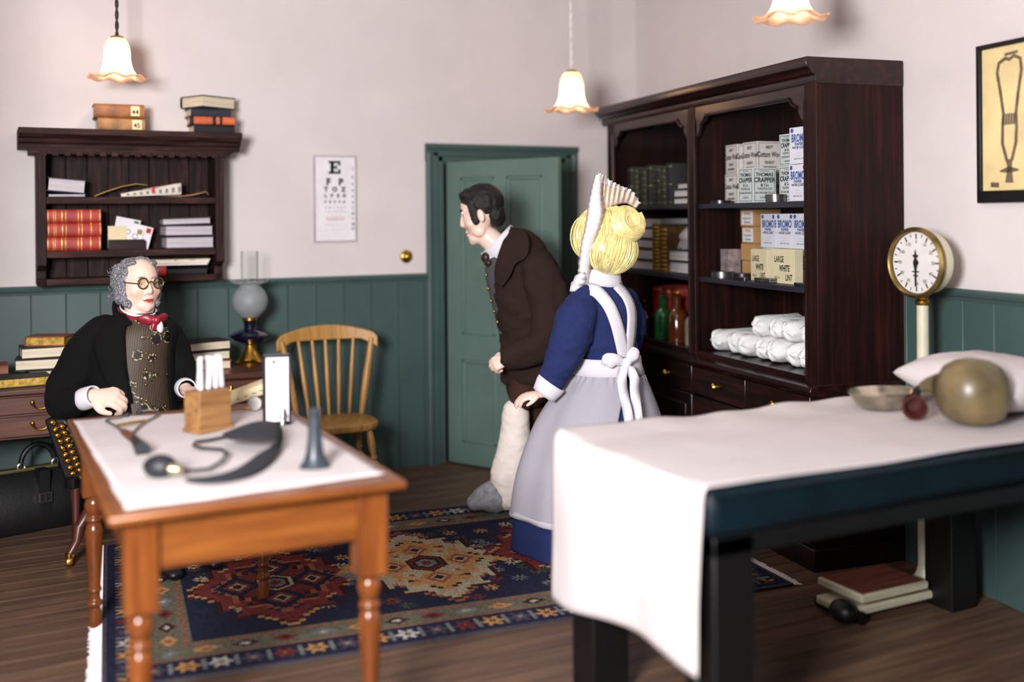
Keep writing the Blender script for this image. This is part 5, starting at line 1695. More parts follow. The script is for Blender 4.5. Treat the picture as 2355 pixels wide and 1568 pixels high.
def fuse(name, mb, voxel, smooth=6, wr=None):
    """one continuous skin over overlapping closed shapes"""
    me = mb.mesh(name, False)
    o = bpy.data.objects.new(name, me)
    BENCH.collection.objects.link(o)
    md = o.modifiers.new('r', 'REMESH')
    md.mode = 'VOXEL'
    md.voxel_size = voxel
    if smooth:
        sm = o.modifiers.new('s', 'SMOOTH')
        sm.factor = 0.5
        sm.iterations = smooth
    out = bench_mesh(o)
    bpy.data.objects.remove(o)
    bpy.data.meshes.remove(me)
    out.name = name
    if wr:
        amp, sc, st = wr
        n = len(out.vertices)
        co, no = np.empty(n * 3, np.float32), np.empty(n * 3, np.float32)
        out.vertices.foreach_get('co', co)
        out.vertices.foreach_get('normal', no)
        co, no = co.reshape(-1, 3), no.reshape(-1, 3)
        h = np.empty(n, np.float32)
        for i in range(n):
            q = Vector((float(co[i, 0]) * st[0], float(co[i, 1]) * st[1], float(co[i, 2]) * st[2])) * sc
            h[i] = amp * (noise.noise(q) + 0.5 * noise.noise(q * 2.3))
        out.vertices.foreach_set('co', (co + no * h[:, None]).reshape(-1))
        out.update()
    out.polygons.foreach_set('use_smooth', [True] * len(out.polygons))
    return out


def hand(mb, wrist, d, n, s=1.0, curl=0.6, thumb=1, spread=0.0, fat=1.12):
    d = d.normalized()
    n = (n - d * n.dot(d)).normalized()
    w = d.cross(n)
    limb(mb, [(wrist - d * 0.02 * s, 0.026 * s, 0.02 * s), (wrist + d * 0.02 * s, 0.03 * s, 0.019 * s), (wrist + d * 0.06 * s, 0.041 * s, 0.018 * s), (wrist + d * 0.092 * s, 0.04 * s, 0.015 * s)], 14, 4, ref=n)
    for i in range(4):
        off = (i - 1.5) * 0.0205 * s
        ln = (0.9, 1.02, 0.97, 0.78)[i] * s
        p = wrist + d * (0.088 + (0.0, 0.006, 0.004, -0.006)[i]) * s + w * off
        dirv = (d + w * spread * (i - 1.5)).normalized()
        pts = [(p - dirv * 0.015 * s, 0.0105 * s * fat, 0.0105 * s * fat)]
        ang = 0
        q = p
        for seg_, (l, a) in enumerate(((0.036, 0.75), (0.026, 1.0), (0.02, 0.7))):
            ang += a * curl * (1.0 + 0.06 * i)
            v_ = dirv * math.cos(ang) + n * math.sin(ang)
            pts.append((q, 0.0102 * s * fat, 0.0102 * s * fat))
            q = q + v_ * l * ln
        pts.append((q, 0.0078 * s * fat, 0.0078 * s * fat))
        limb(mb, pts, 10, 3, ref=w)
    b = wrist + d * 0.03 * s + w * 0.03 * s * thumb
    t1 = b + (d * 0.65 + w * thumb * 0.55 + n * 0.35).normalized() * 0.036 * s
    t2 = t1 + (d * 0.85 + n * 0.45 - w * thumb * 0.1 * curl).normalized() * 0.034 * s
    limb(mb, [(b, 0.014 * s, 0.014 * s), (t1, 0.012 * s, 0.012 * s), (t2, 0.009 * s, 0.009 * s)], 10, 3, ref=w)
    return mb


def head_matrix(c, f, tilt_up, h, ys=1.0, xs=1.0):
    f = f.normalized()
    up = (tilt_up - f * tilt_up.dot(f)).normalized()
    r = f.cross(up)
    return Matrix(((r.x * h * xs, f.x * h * ys, up.x * h, c.x), (r.y * h * xs, f.y * h * ys, up.y * h, c.y), (r.z * h * xs, f.z * h * ys, up.z * h, c.z), (0, 0, 0, 1)))


def head(mb, M, plump=0.0, nose=1.0):
    h = MB()
    h.ell((0, -0.07, 0.14), (0.32, 0.41, 0.36), None, 28, 20)
    h.ell((0, 0.09, -0.1), (0.275 + plump, 0.27, 0.34), None, 24, 16)
    h.ell((0, 0.2, -0.37), (0.15 + plump, 0.15, 0.12), None, 18, 12)
    h.ell((0, 0.262, -0.42), (0.085, 0.09, 0.075), None, 16, 10)
    h.ell((0, 0.235, 0.12), (0.225, 0.1, 0.09), None, 18, 12)
    for s in (-1, 1):
        h.ell((s * 0.145, 0.2, -0.12), (0.125 + plump * 0.6, 0.12, 0.12), None, 16, 12)
        h.ell((s * 0.19, 0.08, -0.28), (0.07 + plump, 0.13, 0.1), None, 14, 10)
        h.ell((s * 0.33, -0.05, -0.04), (0.035, 0.075, 0.115), Matrix.Rotation(R(12 * s), 3, 'Z'), 14, 10)
        h.ell((s * 0.04, 0.365, -0.135), (0.034 * nose, 0.035, 0.026), None, 10, 8)
        h.ell((s * 0.12, 0.315, 0.085), (0.1, 0.035, 0.028), None, 12, 8)
    limb(h, [(Vector((0, 0.295, 0.12)), 0.035, 0.05), (Vector((0, 0.345, 0.02)), 0.036, 0.045), (Vector((0, 0.395, -0.085)), 0.042 * nose, 0.042), (Vector((0, 0.405, -0.118)), 0.042 * nose, 0.034)], 12, 4, ref=Vector((0, 1, 0)))
    h.ell((0, 0.335, -0.25), (0.1, 0.045, 0.03), None, 14, 8)
    h.ell((0, 0.33, -0.295), (0.085, 0.045, 0.03), None, 14, 8)
    mb.merge(h.xform(M))


def paint_body(me, M, skin, blush, lips, extra=()):
    Mi = M.inverted()
    n = len(me.vertices)
    co = np.empty(n * 3)
    me.vertices.foreach_get('co', co)
    co = co.reshape(-1, 3)
    A = np.array(Mi)
    lo = co @ A[:3, :3].T + A[:3, 3]
    col = np.zeros((n, 4))
    col[:, 3] = 1
    col[:, :3] = lin(skin)
    for s in (-1, 1):
        dd_ = ((lo[:, 0] - s * 0.17) / 0.13) ** 2 + ((lo[:, 1] - 0.28) / 0.2) ** 2 + ((lo[:, 2] + 0.16) / 0.11) ** 2
        w = np.clip(1 - dd_, 0, 1)[:, None] * 0.75
        col[:, :3] = col[:, :3] * (1 - w) + np.array(lin(blush)) * w
    dl = (lo[:, 0] / 0.085) ** 2 + ((lo[:, 2] + 0.272) / 0.036) ** 2
    m_ = (dl < 1) & (lo[:, 1] > 0.28)
    col[m_, :3] = lin(lips)
    m_ = (np.abs(lo[:, 2] + 0.272) < 0.008) & (np.abs(lo[:, 0]) < 0.095) & (lo[:, 1] > 0.28)
    col[m_, :3] = np.array(lin(lips)) * 0.5
    at = me.color_attributes.new('paint', 'FLOAT_COLOR', 'POINT')
    at.data.foreach_set('color', col.reshape(-1).astype(np.float32))


def tube_ring(name, rings, mat, parent, thick=0.006):
    """an open sleeve of cloth"""
    mb = MB().rings(rings, cap=False)
    return obj(name, mb, mat, parent, solid=thick)


def strip_px(rows, n=6):
    """cloth strip: rows of (pxL, pyL, dL, pxR, pyR, dR)"""
    out = []
    for a in cat_key(rows, 4):
        p, q = V(a[0], a[1], a[2]), V(a[3], a[4], a[5])
        out.append([p.lerp(q, k / n) for k in range(n + 1)])
    return MB().grid(out)


PORC = attr_mat('porcelain_skin', 0.35, 0, 0, 0.5, 0.06)
SKIN = (236, 206, 190)


def eyes(M, parent, iris, lid=True):
    for s in (-1, 1):
        mb = MB().ell((s * 0.118, 0.292, 0.03), (0.055, 0.022, 0.026), None, 14, 10)
        o = obj('eye', mb.xform(M), pm('eye_white', (235, 230, 226), 0.2, var=0.01), parent)
        mb = MB().ell((s * 0.118, 0.308, 0.028), (0.022, 0.012, 0.022), None, 12, 8)
        obj('iris', mb.xform(M), pm('iris_' + str(iris[0]), iris, 0.2), o)
        pts = [Vector((s * (0.118 + 0.06 * math.cos(R(a))), 0.298 + 0.012 * math.sin(R(a)), 0.03 + 0.03 * math.sin(R(a)))) for a in range(0, 181, 20)]
        obj('lash', MB().tube([M @ p for p in pts], 0.0016, 6), pm('lash_brown', (50, 34, 30), 0.7), o)


def brows(M, parent, mat, zb=0.12, r=0.013):
    for s in (-1, 1):
        pts = [Vector((s * 0.04, 0.338, zb - 0.012)), Vector((s * 0.09, 0.336, zb + 0.012)), Vector((s * 0.14, 0.312, zb + 0.016)), Vector((s * 0.19, 0.27, zb - 0.004))]
        obj('eyebrow', MB().tube([M @ p for p in pts], [0.6 * r * M.col[2].length, r * M.col[2].length, 0.9 * r * M.col[2].length, 0.4 * r * M.col[2].length], 8), mat, parent)


# ------------------------------------------------------------------ the patient with the plaster cast
MDp = 5.77
mk = MDp / F_PX


def P(px, py, d=0.0):
    return V(px, py, MDp + d)


f_ = (-R0 * 0.985 + FWD * 0.10 - U0 * 0.26)
HM = head_matrix(P(1104, 492), f_, U0 - R0 * 0.26, 0.315, 0.88, 0.92)
body = MB()
head(body, HM)
limb(body, [(P(1122, 545), 0.062, 0.058), (P(1140, 562), 0.064, 0.06), (P(1168, 592), 0.075, 0.075)], 18, 4)
torso(body, [(1172, 585, 34, 0.09), (1188, 620, 56, 0.15), (1200, 690, 58, 0.155), (1210, 760, 54, 0.15), (1214, 830, 52, 0.15), (1215, 880, 50, 0.15)], MDp, 20, 4)
limb(body, [(P(1225, 625, -0.14), 0.06, 0.06), (P(1252, 690, -0.22), 0.055, 0.055), (P(1262, 770, -0.25), 0.045, 0.045), (P(1205, 810, -0.255), 0.04, 0.04), (P(1160, 826, -0.255), 0.028, 0.028)], 14, 4)
hand(body, P(1176, 822, -0.257), -R0 * 0.9 - U0 * 0.32 - FWD * 0.05, FWD * 0.75 - U0 * 0.5 + R0 * 0.2, 1.0, 1.1, -1)
limb(body, [(P(1225, 625, 0.14), 0.06, 0.06), (P(1240, 690, 0.22), 0.055, 0.055), (P(1250, 770, 0.25), 0.045, 0.045), (P(1245, 830, 0.25), 0.04, 0.04), (P(1230, 870, 0.24), 0.028, 0.028)], 14, 4)
hand(body, P(1230, 868, 0.24), -R0 * 0.2 - U0, -FWD * 0.9 + R0 * 0.1, 0.98, 0.5, 1)
limb(body, [(P(1212, 860, -0.09), 0.085, 0.085), (P(1192, 935, -0.1), 0.045, 0.045), (P(1182, 1040, -0.1), 0.045, 0.045), (P(1175, 1120, -0.1), 0.045, 0.045)], 14, 4)
limb(body, [(P(1178, 1138, -0.1), 0.04, 0.04), (P(1130, 1152, -0.1), 0.035, 0.04)], 14, 3)
limb(body, [(P(1220, 860, 0.09), 0.085, 0.085), (P(1228, 970, 0.1), 0.06, 0.06), (P(1236, 1060, 0.12), 0.05, 0.05), (P(1242, 1135, 0.13), 0.042, 0.042)], 14, 4)
limb(body, [(P(1243, 1145, 0.13), 0.035, 0.04), (P(1200, 1152, 0.13), 0.028, 0.035)], 12, 3)
me = fuse('person', body, 0.0052, 4)
paint_body(me, HM, SKIN, (232, 160, 136), (196, 110, 98))
man = link('person', me, PORC)
tag(man, 'dark haired man in brown jacket leaning forward, one leg in a plaster cast', 'person')
HAIRD = pm('black_brown_hair', (13, 8, 8), 0.65, var=0.4, scale=60, bmp=0.8, bscale=140)
hr = MB()
hr.ell((0, -0.1, 0.17), (0.355, 0.43, 0.345), None, 28, 20)
hr.ell((0, 0.12, 0.375), (0.26, 0.2, 0.11), None, 20, 12)
hr.ell((0.0, 0.245, 0.32), (0.12, 0.09, 0.06), None, 16, 10)
hr.ell((0, -0.3, -0.06), (0.27, 0.19, 0.24), None, 20, 14)
for s in (-1, 1):
    hr.ell((s * 0.275, 0.085, 0.13), (0.055, 0.13, 0.17), None, 14, 10)
    hr.ell((s * 0.29, 0.075, -0.03), (0.04, 0.095, 0.15), None, 14, 10)
hm_ = fuse('hair', hr.xform(HM), 0.005, 3, (0.0045, 45.0, (1, 1, 1)))
# clear the forehead between the temples
bm = bmesh.new()
bm.from_mesh(hm_)
Mi = HM.inverted()
kill = []
for v in bm.verts:
    q = Mi @ v.co
    if q.y > 0.17 and q.z < 0.30 - 0.35 * abs(q.x) + (0.06 if abs(q.x) < 0.1 else 0.0):
        kill.append(v)
bmesh.ops.delete(bm, geom=kill, context='VERTS')
bm.to_mesh(hm_)
bm.free()
link('hair', hm_, HAIRD, man)
brows(HM, man, HAIRD, 0.125, 0.02)
eyes(HM, man, (40, 40, 44))
WHITECLOTH = weave('white_shirt_cloth', (206, 204, 212), (242, 240, 246), 160, bmp=0.15)
ax = (P(1136, 541) - P(1155, 560)).normalized()
nn = (-FWD - ax * (-FWD).dot(ax)).normalized()
ee = ax.cross(nn)
tube_ring('shirt_collar', [ring_at(P(1158, 563) + ax * t, r1, r2, 32, e1=ee, e2=nn) for t, r1, r2 in ((-0.03, 0.112, 0.1), (0.0, 0.108, 0.096), (0.03, 0.104, 0.09), (0.05, 0.1, 0.086))], WHITECLOTH, man, 0.008)
obj('shirt_front', strip_px([(1106, 582, MDp - 0.02, 1150, 565, MDp - 0.09), (1112, 600, MDp - 0.02, 1146, 590, MDp - 0.085), (1122, 622, MDp - 0.02, 1140, 618, MDp - 0.075)]), WHITECLOTH, man, solid=0.006)
obj('neck_tie', MB().ell(P(1117, 592, -0.035), (0.026, 0.03, 0.03), None, 16, 10).ell(P(1122, 604, -0.05), (0.02, 0.03, 0.022), None, 14, 8), pm('dark_brown_silk', (42, 30, 28), 0.4), man)
WC_M = weave('grey_waistcoat_cloth', (52, 52, 56), (104, 104, 108), 130, bmp=0.3)
wcb = torso(MB(), [(1166, 572, 32, 0.075), (1172, 592, 52, 0.1), (1187, 635, 71, 0.12), (1202, 700, 71, 0.12), (1213, 765, 66, 0.115), (1216, 800, 62, 0.11)], MDp, 32, 6)
link('waistcoat', fuse('waistcoat', wcb, 0.007, 3), WC_M, man)
for x, yv in ((1117, 632), (1122, 664), (1129, 692), (1136, 716), (1143, 740), (1152, 766)):
    obj('button', MB().ell(P(x + 1, yv, -0.05), (0.0085, 0.0085, 0.0085), None, 12, 8), BRASS, man)
JKT = weave('brown_jacket_cloth', (32, 22, 19), (58, 41, 35), 150, bmp=0.2)
jb = torso(MB(), [(1184, 528, 26, 0.07), (1194, 545, 42, 0.1), (1208, 590, 62, 0.165), (1213, 635, 83, 0.2), (1222, 700, 86, 0.205), (1228, 760, 81, 0.2), (1227, 820, 78, 0.197), (1226, 876, 75, 0.197)], MDp, 32, 5)
limb(jb, [(P(1232, 615, -0.14), 0.1, 0.09), (P(1256, 670, -0.215), 0.105, 0.085), (P(1266, 735, -0.25), 0.1, 0.082), (P(1252, 788, -0.255), 0.096, 0.08), (P(1212, 808, -0.258), 0.082, 0.07), (P(1172, 822, -0.257), 0.066, 0.058)], 22, 5)
limb(jb, [(P(1232, 615, 0.14), 0.1, 0.09), (P(1250, 680, 0.22), 0.1, 0.085), (P(1258, 770, 0.25), 0.09, 0.08), (P(1248, 825, 0.25), 0.078, 0.07), (P(1234, 855, 0.245), 0.062, 0.058)], 22, 5)
jm = fuse('jacket', jb, 0.0075, 4, (0.015, 8.0, (1, 1, 1.5)))
link('jacket', jm, JKT, man)
obj('lapel', strip_px([(1172, 521, MDp - 0.03, 1203, 528, MDp - 0.095), (1160, 548, MDp - 0.085, 1216, 548, MDp - 0.165), (1148, 580, MDp - 0.12, 1212, 588, MDp - 0.207), (1143, 598, MDp - 0.135, 1186, 606, MDp - 0.215), (1138, 622, MDp - 0.13, 1172, 636, MDp - 0.212), (1140, 652, MDp - 0.12, 1154, 660, MDp - 0.18)], 10), JKT, man, solid=0.008)
TRS = weave('brown_trouser_cloth', (44, 28, 22), (84, 56, 44), 150, bmp=0.2)
tb = MB()
limb(tb, [(P(1217, 850, -0.02), 0.14, 0.15), (P(1217, 885, -0.02), 0.13, 0.14)], 20, 3)
limb(tb, [(P(1212, 865, -0.09), 0.1, 0.1), (P(1202, 905, -0.1), 0.076, 0.074), (P(1193, 938, -0.1), 0.052, 0.052)], 18, 4)
limb(tb, [(P(1220, 865, 0.09), 0.1, 0.1), (P(1228, 970, 0.1), 0.08, 0.078), (P(1236, 1060, 0.12), 0.072, 0.07), (P(1242, 1135, 0.13), 0.068, 0.066)], 18, 4)
link('trousers', fuse('trousers', tb, 0.008, 4, (0.006, 9, (1, 1, 1))), TRS, man)
PLAST = pm('plaster_bandage', (226, 216, 208), 0.95, var=0.05, scale=8, bmp=0.5, bscale=60, spec=0.1)
cb_ = MB()
D_ = -0.1
limb(cb_, [(P(1186, 946, D_), 0.072, 0.072), (P(1185, 985, D_), 0.078, 0.078), (P(1179, 1045, D_), 0.09, 0.085), (P(1170, 1100, D_), 0.1, 0.088), (P(1172, 1140, D_), 0.086, 0.082)], 22, 5)
limb(cb_, [(P(1178, 1142, D_), 0.072, 0.078), (P(1140, 1140, D_), 0.08, 0.078), (P(1124, 1143, D_), 0.07, 0.074)], 20, 4)
for v in cb_.v:
    v.z = max(v.z, 0.018)
cm_ = fuse('plaster_cast', cb_, 0.006, 4, (0.004, 12, (1, 1, 2)))
link('plaster_cast', cm_, PLAST, man)
sb = limb(MB(), [(P(1138, 1141, D_), 0.09, 0.088), (P(1112, 1146, D_), 0.07, 0.076), (P(1092, 1155, D_), 0.045, 0.056)], 20, 4)
for v in sb.v:
    v.z = max(v.z, 0.014)
link('toe_sock', fuse('toe_sock', sb, 0.006, 3, (0.001, 20, (1, 1, 1))), pm('grey_wool', (132, 132, 136), 0.95, var=0.15, scale=30, bmp=0.5, bscale=120), man)
ss = MB()
limb(ss, [(P(1245, 1150, 0.13), 0.05, 0.05), (P(1205, 1155, 0.13), 0.042, 0.048), (P(1182, 1160, 0.13), 0.03, 0.04)], 16, 4)
for v in ss.v:
    v.z = max(v.z, 0.014)
link('shoe', fuse('shoe', ss, 0.007, 2), LEATHER, man)

# ------------------------------------------------------------------ the nurse, seen from behind
NDp = 5.16
nk = NDp / F_PX


def Q(px, py, d=0.0):
    return V(px, py, NDp + d)


nf = -R0 * 0.57 + FWD * 0.82
HN = head_matrix(Q(1386, 556, 0.02), nf - U0 * 0.12, U0, 0.29, 0.95, 1.0)
body = MB()
head(body, HN)
limb(body, [(Q(1384, 600), 0.056, 0.056), (Q(1384, 640), 0.058, 0.058), (Q(1384, 668), 0.08, 0.07)], 16, 4)
torso(body, [(1384, 660, 44, 0.08), (1382, 690, 66, 0.11), (1385, 760, 62, 0.11), (1393, 820, 54, 0.1), (1393, 880, 66, 0.12)], NDp, 18, 4)
limb(body, [(Q(1338, 695, -0.07), 0.05, 0.05), (Q(1325, 745, -0.12), 0.045, 0.045), (Q(1300, 805, -0.15), 0.038, 0.038), (Q(1266, 870, -0.15), 0.028, 0.028), (Q(1250, 903, -0.15), 0.023, 0.023)], 12, 4)
hand(body, Q(1248, 905, -0.15), -R0 * 0.93 - U0 * 0.16 + FWD * 0.1, -U0 + R0 * 0.1 + FWD * 0.25, 0.9, 0.42, 1)
limb(body, [(Q(1432, 695, 0.08), 0.05, 0.05), (Q(1440, 745, 0.14), 0.045, 0.045), (Q(1430, 805, 0.2), 0.038, 0.038), (Q(1385, 850, 0.26), 0.028, 0.028), (Q(1360, 860, 0.28), 0.023, 0.023)], 12, 4)
hand(body, Q(1362, 859, 0.28), -R0 * 0.8 + FWD * 0.5, -U0, 0.9, 0.4, -1)
for sx_, dd_ in ((-22, -0.06), (22, 0.06)):
    limb(body, [(Q(1393 + sx_, 880, dd_), 0.075, 0.075), (Q(1388 + sx_, 1040, dd_), 0.055, 0.055), (Q(1386 + sx_, 1215, dd_), 0.04, 0.04)], 14, 4)
    limb(body, [(Q(1386 + sx_, 1232, dd_), 0.035, 0.04), (Q(1360 + sx_, 1228, dd_ + 0.08), 0.03, 0.035)], 12, 3)
me = fuse('person', body, 0.0052, 4)
paint_body(me, HN, SKIN, (234, 176, 156), (190, 90, 84))
nurse = link('person', me, PORC)
tag(nurse, 'blonde nurse seen from behind in blue dress, white apron and lace cap', 'person')
eyes(HN, nurse, (62, 84, 110))
def hairmat():
    m, nt, bs = base_mat('blonde_hair')
    vec = coords(nt, (120, 120, 14))
    f = noise_tex(nt, vec, 2.0, 5, 0.6)
    nt.links.new(ramp(nt, f, [(0.28, (206, 176, 100)), (0.5, (232, 212, 142)), (0.72, (246, 238, 194))]), bs.inputs['Base Color'])
    bs.inputs['Roughness'].default_value = 0.38
    bump(nt, bs, f, 0.3, 0.004)
    return m
BLOND = hairmat()
hb = MB()
hb.ell(Q(1392, 545, 0.0), (0.148, 0.15, 0.158), None, 26, 18)
hb.ell(Q(1408, 575, -0.07), (0.125, 0.11, 0.112), None, 24, 16)
hb.ell(Q(1352, 545, -0.02), (0.075, 0.1, 0.105), None, 20, 14)
hb.ell(Q(1418, 600, -0.06), (0.08, 0.08, 0.06), None, 18, 12)
hm_ = fuse('hair', hb, 0.006, 5, (0.004, 14, (1, 1, 0.4)))
bm = bmesh.new()
bm.from_mesh(hm_)
Mi = HN.inverted()
bmesh.ops.delete(bm, geom=[v for v in bm.verts if (Mi @ v.co).y > 0.2 and (Mi @ v.co).z < 0.22], context='VERTS')
bm.to_mesh(hm_)
bm.free()
link('hair', hm_, BLOND, nurse)
# coiled bun: a fat rope of hair wound round
bc = Q(1440, 512, -0.1)
bax = (R0 * 0.5 - FWD * 0.75 + U0 * 0.35).normalized()
b1 = (U0 - bax * U0.dot(bax)).normalized()
b2 = bax.cross(b1)
pts, rs = [], []
for i in range(40):
    a = R(150) + i / 39 * R(430)
    rad = 0.062 - 0.028 * i / 39
    pts.append(bc + b1 * rad * math.sin(a) + b2 * rad * math.cos(a) + bax * (0.02 * i / 39))
    rs.append(0.046 - 0.012 * i / 39)
bn = MB().tube(pts, rs, 16)
bn.ell(bc - bax * 0.03, (0.075, 0.075, 0.06), None, 16, 10)
bun = link('bun', fuse('bun', bn, 0.005, 3), BLOND, nurse)
# combed strands lying over the hair
STR = pm('blonde_strands', (240, 218, 150), 0.28, var=0.14, scale=30, spec=0.7)
rs_ = random.Random(11)


def strands(name, parent, c, r, n, top, lo, hi):
    mb = MB()
    ax_ = top.normalized()
    u1 = ax_.orthogonal().normalized()
    u2 = ax_.cross(u1)
    for i in range(n):
        a = rs_.uniform(0, 2 * math.pi)
        k = rs_.uniform(1.0, 1.022)
        tw = rs_.uniform(-0.25, 0.25)
        pts = []
        for q in range(13):
            th = lo + (hi - lo) * q / 12
            dv = ax_ * math.cos(th) + (u1 * math.cos(a + tw * q / 12) + u2 * math.sin(a + tw * q / 12)) * math.sin(th)
            pts.append(c + Vector((dv.x * r[0], dv.y * r[1], dv.z * r[2])) * k)
        mb.tube(pts, 0.0021, 5)
    return tag(obj(name, mb, STR, parent), kind='stuff')


hair_o = [o for o in nurse.children if o.name.startswith('hair')][0]
strands('strands', hair_o, Q(1392, 545, 0.0), (0.15, 0.152, 0.16), 170, U0 - FWD * 0.1, 0.35, 2.5)
strands('strands', hair_o, Q(1408, 575, -0.07), (0.128, 0.113, 0.115), 190, U0 * 0.9 + R0 * 0.25, 0.15, 2.9)
strands('strands', hair_o, Q(1352, 545, -0.02), (0.077, 0.102, 0.108), 90, U0, 0.2, 2.8)
sb_ = MB()
for i in range(70):
    ph = rs_.uniform(0, 2 * math.pi)
    row = []
    for k in range(0, 40, 2):
        t_ = (pts[min(k + 1, 39)] - pts[max(k - 1, 0)]).normalized()
        n1 = bax
        n2 = t_.cross(n1)
        row.append(pts[k] + (n1 * math.cos(ph) + n2 * math.sin(ph)) * rs[k] * rs_.uniform(0.985, 1.0))
    sb_.tube(row, 0.002, 5)
tag(obj('strands', sb_, STR, bun), kind='stuff')
LACE = pm('white_lace', (238, 234, 236), 0.9, var=0.04, scale=60, bmp=0.7, bscale=180, spec=0.1)
CAPC = pm('cap_muslin', (226, 206, 190), 0.9, var=0.04, scale=20, spec=0.1)
# frilled cap: a fan of pleated muslin with a lace edge
fan_b = [(1366, 508, -0.13), (1378, 492, -0.11), (1398, 478, -0.07), (1420, 470, -0.02), (1442, 468, 0.05), (1462, 480, 0.1)]
fan_t = [(1377, 404, -0.13), (1386, 408, -0.1), (1406, 420, -0.06), (1428, 430, -0.01), (1452, 440, 0.05), (1472, 468, 0.1)]
fb, ft_ = cat_key(fan_b, 14), cat_key(fan_t, 14)
rows, lace_rows = [], []
for i, (a, b) in enumerate(zip(fb, ft_)):
    row, lrow = [], []
    for k in range(9):
        t = k / 8
        px, py, d = a * (1 - t) + b * t
        row.append(Q(px, py, d + 0.016 * math.sin(i * 0.9) * t))
    for k in range(5):
        t = 0.84 + 0.2 * k / 4 + (0.05 * abs(math.sin(i * 0.6)) * (k / 4))
        px, py, d = a * (1 - t) + b * t
        lrow.append(Q(px + 2.5 * math.sin(i * 1.2) * k / 4, py, d - 0.006 + 0.02 * math.sin(i * 0.9) * t))
    rows.append(row)
    lace_rows.append(lrow)
cap = obj('cap_frill', MB().grid(rows), CAPC, nurse, solid=0.003)
obj('lace_edge', MB().grid(lace_rows), LACE, cap, solid=0.004)
strap = []
for i, (px, py, hw, d) in enumerate(cat_key([(1377, 402, 8, -0.145), (1374, 420, 10, -0.15), (1370, 455, 14, -0.16), (1369, 490, 18, -0.17), (1362, 525, 17, -0.18), (1352, 560, 15, -0.165), (1346, 600, 14, -0.13), (1341, 640, 13, -0.1), (1336, 658, 15, -0.1)], 8)):
    e = 1.1 * math.sin(i * 1.9)
    strap.append([Q(px - hw + e, py, d + 0.035), Q(px - hw * 0.5, py, d + 0.008), Q(px, py, d), Q(px + hw * 0.5, py, d + 0.006), Q(px + hw - e, py, d + 0.03)])
obj('cap_ribbon', MB().grid(strap), LACE, cap, solid=0.005)
bow = []
for i, (px, py, hw, d) in enumerate(cat_key([(1340, 625, 8, -0.11), (1334, 640, 13, -0.12), (1328, 655, 15, -0.12), (1320, 672, 10, -0.1)], 6)):
    bow.append([Q(px - hw, py + 2 * math.sin(i), d + 0.02), Q(px, py, d - 0.01 * math.sin(i * 1.3)), Q(px + hw, py, d + 0.01)])
obj('ribbon_end', MB().grid(bow), LACE, cap, solid=0.005)
WBAND = weave('white_cotton_band', (214, 210, 218), (244, 242, 246), 110, bmp=0.4)
tube_ring('dress_collar', [ring_at(Q(1384 + dx, py, 0.0), hw * nk, dp, 32) for dx, py, hw, dp in ((1, 658, 45, 0.092), (0, 645, 43, 0.088), (-1, 630, 42, 0.086), (-1, 618, 41, 0.085))], WBAND, nurse, 0.01)
NAVY = weave('navy_dress_weave', (21, 28, 66), (58, 75, 134), 52, bmp=0.6)
BOD = [(1385, 648, 40, 0.08), (1384, 664, 58, 0.105), (1382, 690, 80, 0.14), (1384, 730, 82, 0.15), (1388, 780, 76, 0.145), (1393, 825, 70, 0.13), (1394, 858, 72, 0.135)]
bd = torso(MB(), BOD, NDp, 32, 6)
limb(bd, [(Q(1342, 690, -0.075), 0.075, 0.075), (Q(1330, 722, -0.12), 0.098, 0.09), (Q(1318, 762, -0.15), 0.1, 0.092), (Q(1303, 805, -0.155), 0.094, 0.09), (Q(1282, 845, -0.155), 0.076, 0.074), (Q(1266, 880, -0.152), 0.062, 0.06)], 24, 6)
limb(bd, [(Q(1430, 690, 0.075), 0.075, 0.075), (Q(1442, 730, 0.13), 0.09, 0.088), (Q(1440, 775, 0.17), 0.088, 0.086), (Q(1428, 810, 0.21), 0.07, 0.07), (Q(1392, 846, 0.255), 0.056, 0.056)], 24, 6)
link('dress_bodice', fuse('dress_bodice', bd, 0.007, 4, (0.011, 9, (1, 1, 1.6))), NAVY, nurse)
cuf = []
ca = (Q(1246, 912, -0.152) - Q(1272, 874, -0.152)).normalized()
cn = (-FWD - ca * (-FWD).dot(ca)).normalized()
ce = ca.cross(cn)
tube_ring('cuff', [ring_at(Q(1266, 884, -0.152) + ca * t, r, r * 0.95, 28, e1=ce, e2=cn) for t, r in ((-0.012, 0.068), (0.01, 0.066), (0.04, 0.058), (0.058, 0.054))], WBAND, nurse, 0.01)
# skirt and apron: level rings, gathers that open towards the hem
SK = [(1394, 845, 66, 0.13), (1391, 872, 84, 0.165), (1385, 905, 104, 0.205), (1375, 975, 138, 0.28), (1367, 1080, 168, 0.345), (1363, 1180, 180, 0.38), (1363, 1247, 186, 0.395)]
SKI = cat_key(SK, 8)


def skirt_rings(keys, off, a0, a1, seg, amp, shift=None):
    rings = []
    m = len(keys)
    for i, (px, py, hw, dp) in enumerate(keys):
        t = i / (m - 1)
        c = Q(px, py)
        ring = []
        s0, s1 = (a0, a1) if shift is None else shift(t)
        for k in range(seg + 1):
            a = s0 + (s1 - s0) * k / seg
            g = amp * (0.3 + 0.7 * t) * (1.4 * math.sin(5 * a + 1.5 * math.sin(2 * a)) + 0.6 * math.sin(11 * a + 2)) + 0.006 * math.exp(-((t - 0.12) / 0.1) ** 2) * math.sin(34 * a + 2 * math.sin(5 * a))
            ring.append(c + R0 * ((hw * nk + off + g) * math.cos(a)) - FWD * ((dp + off + g) * math.sin(a)))
        rings.append(ring)
    return rings


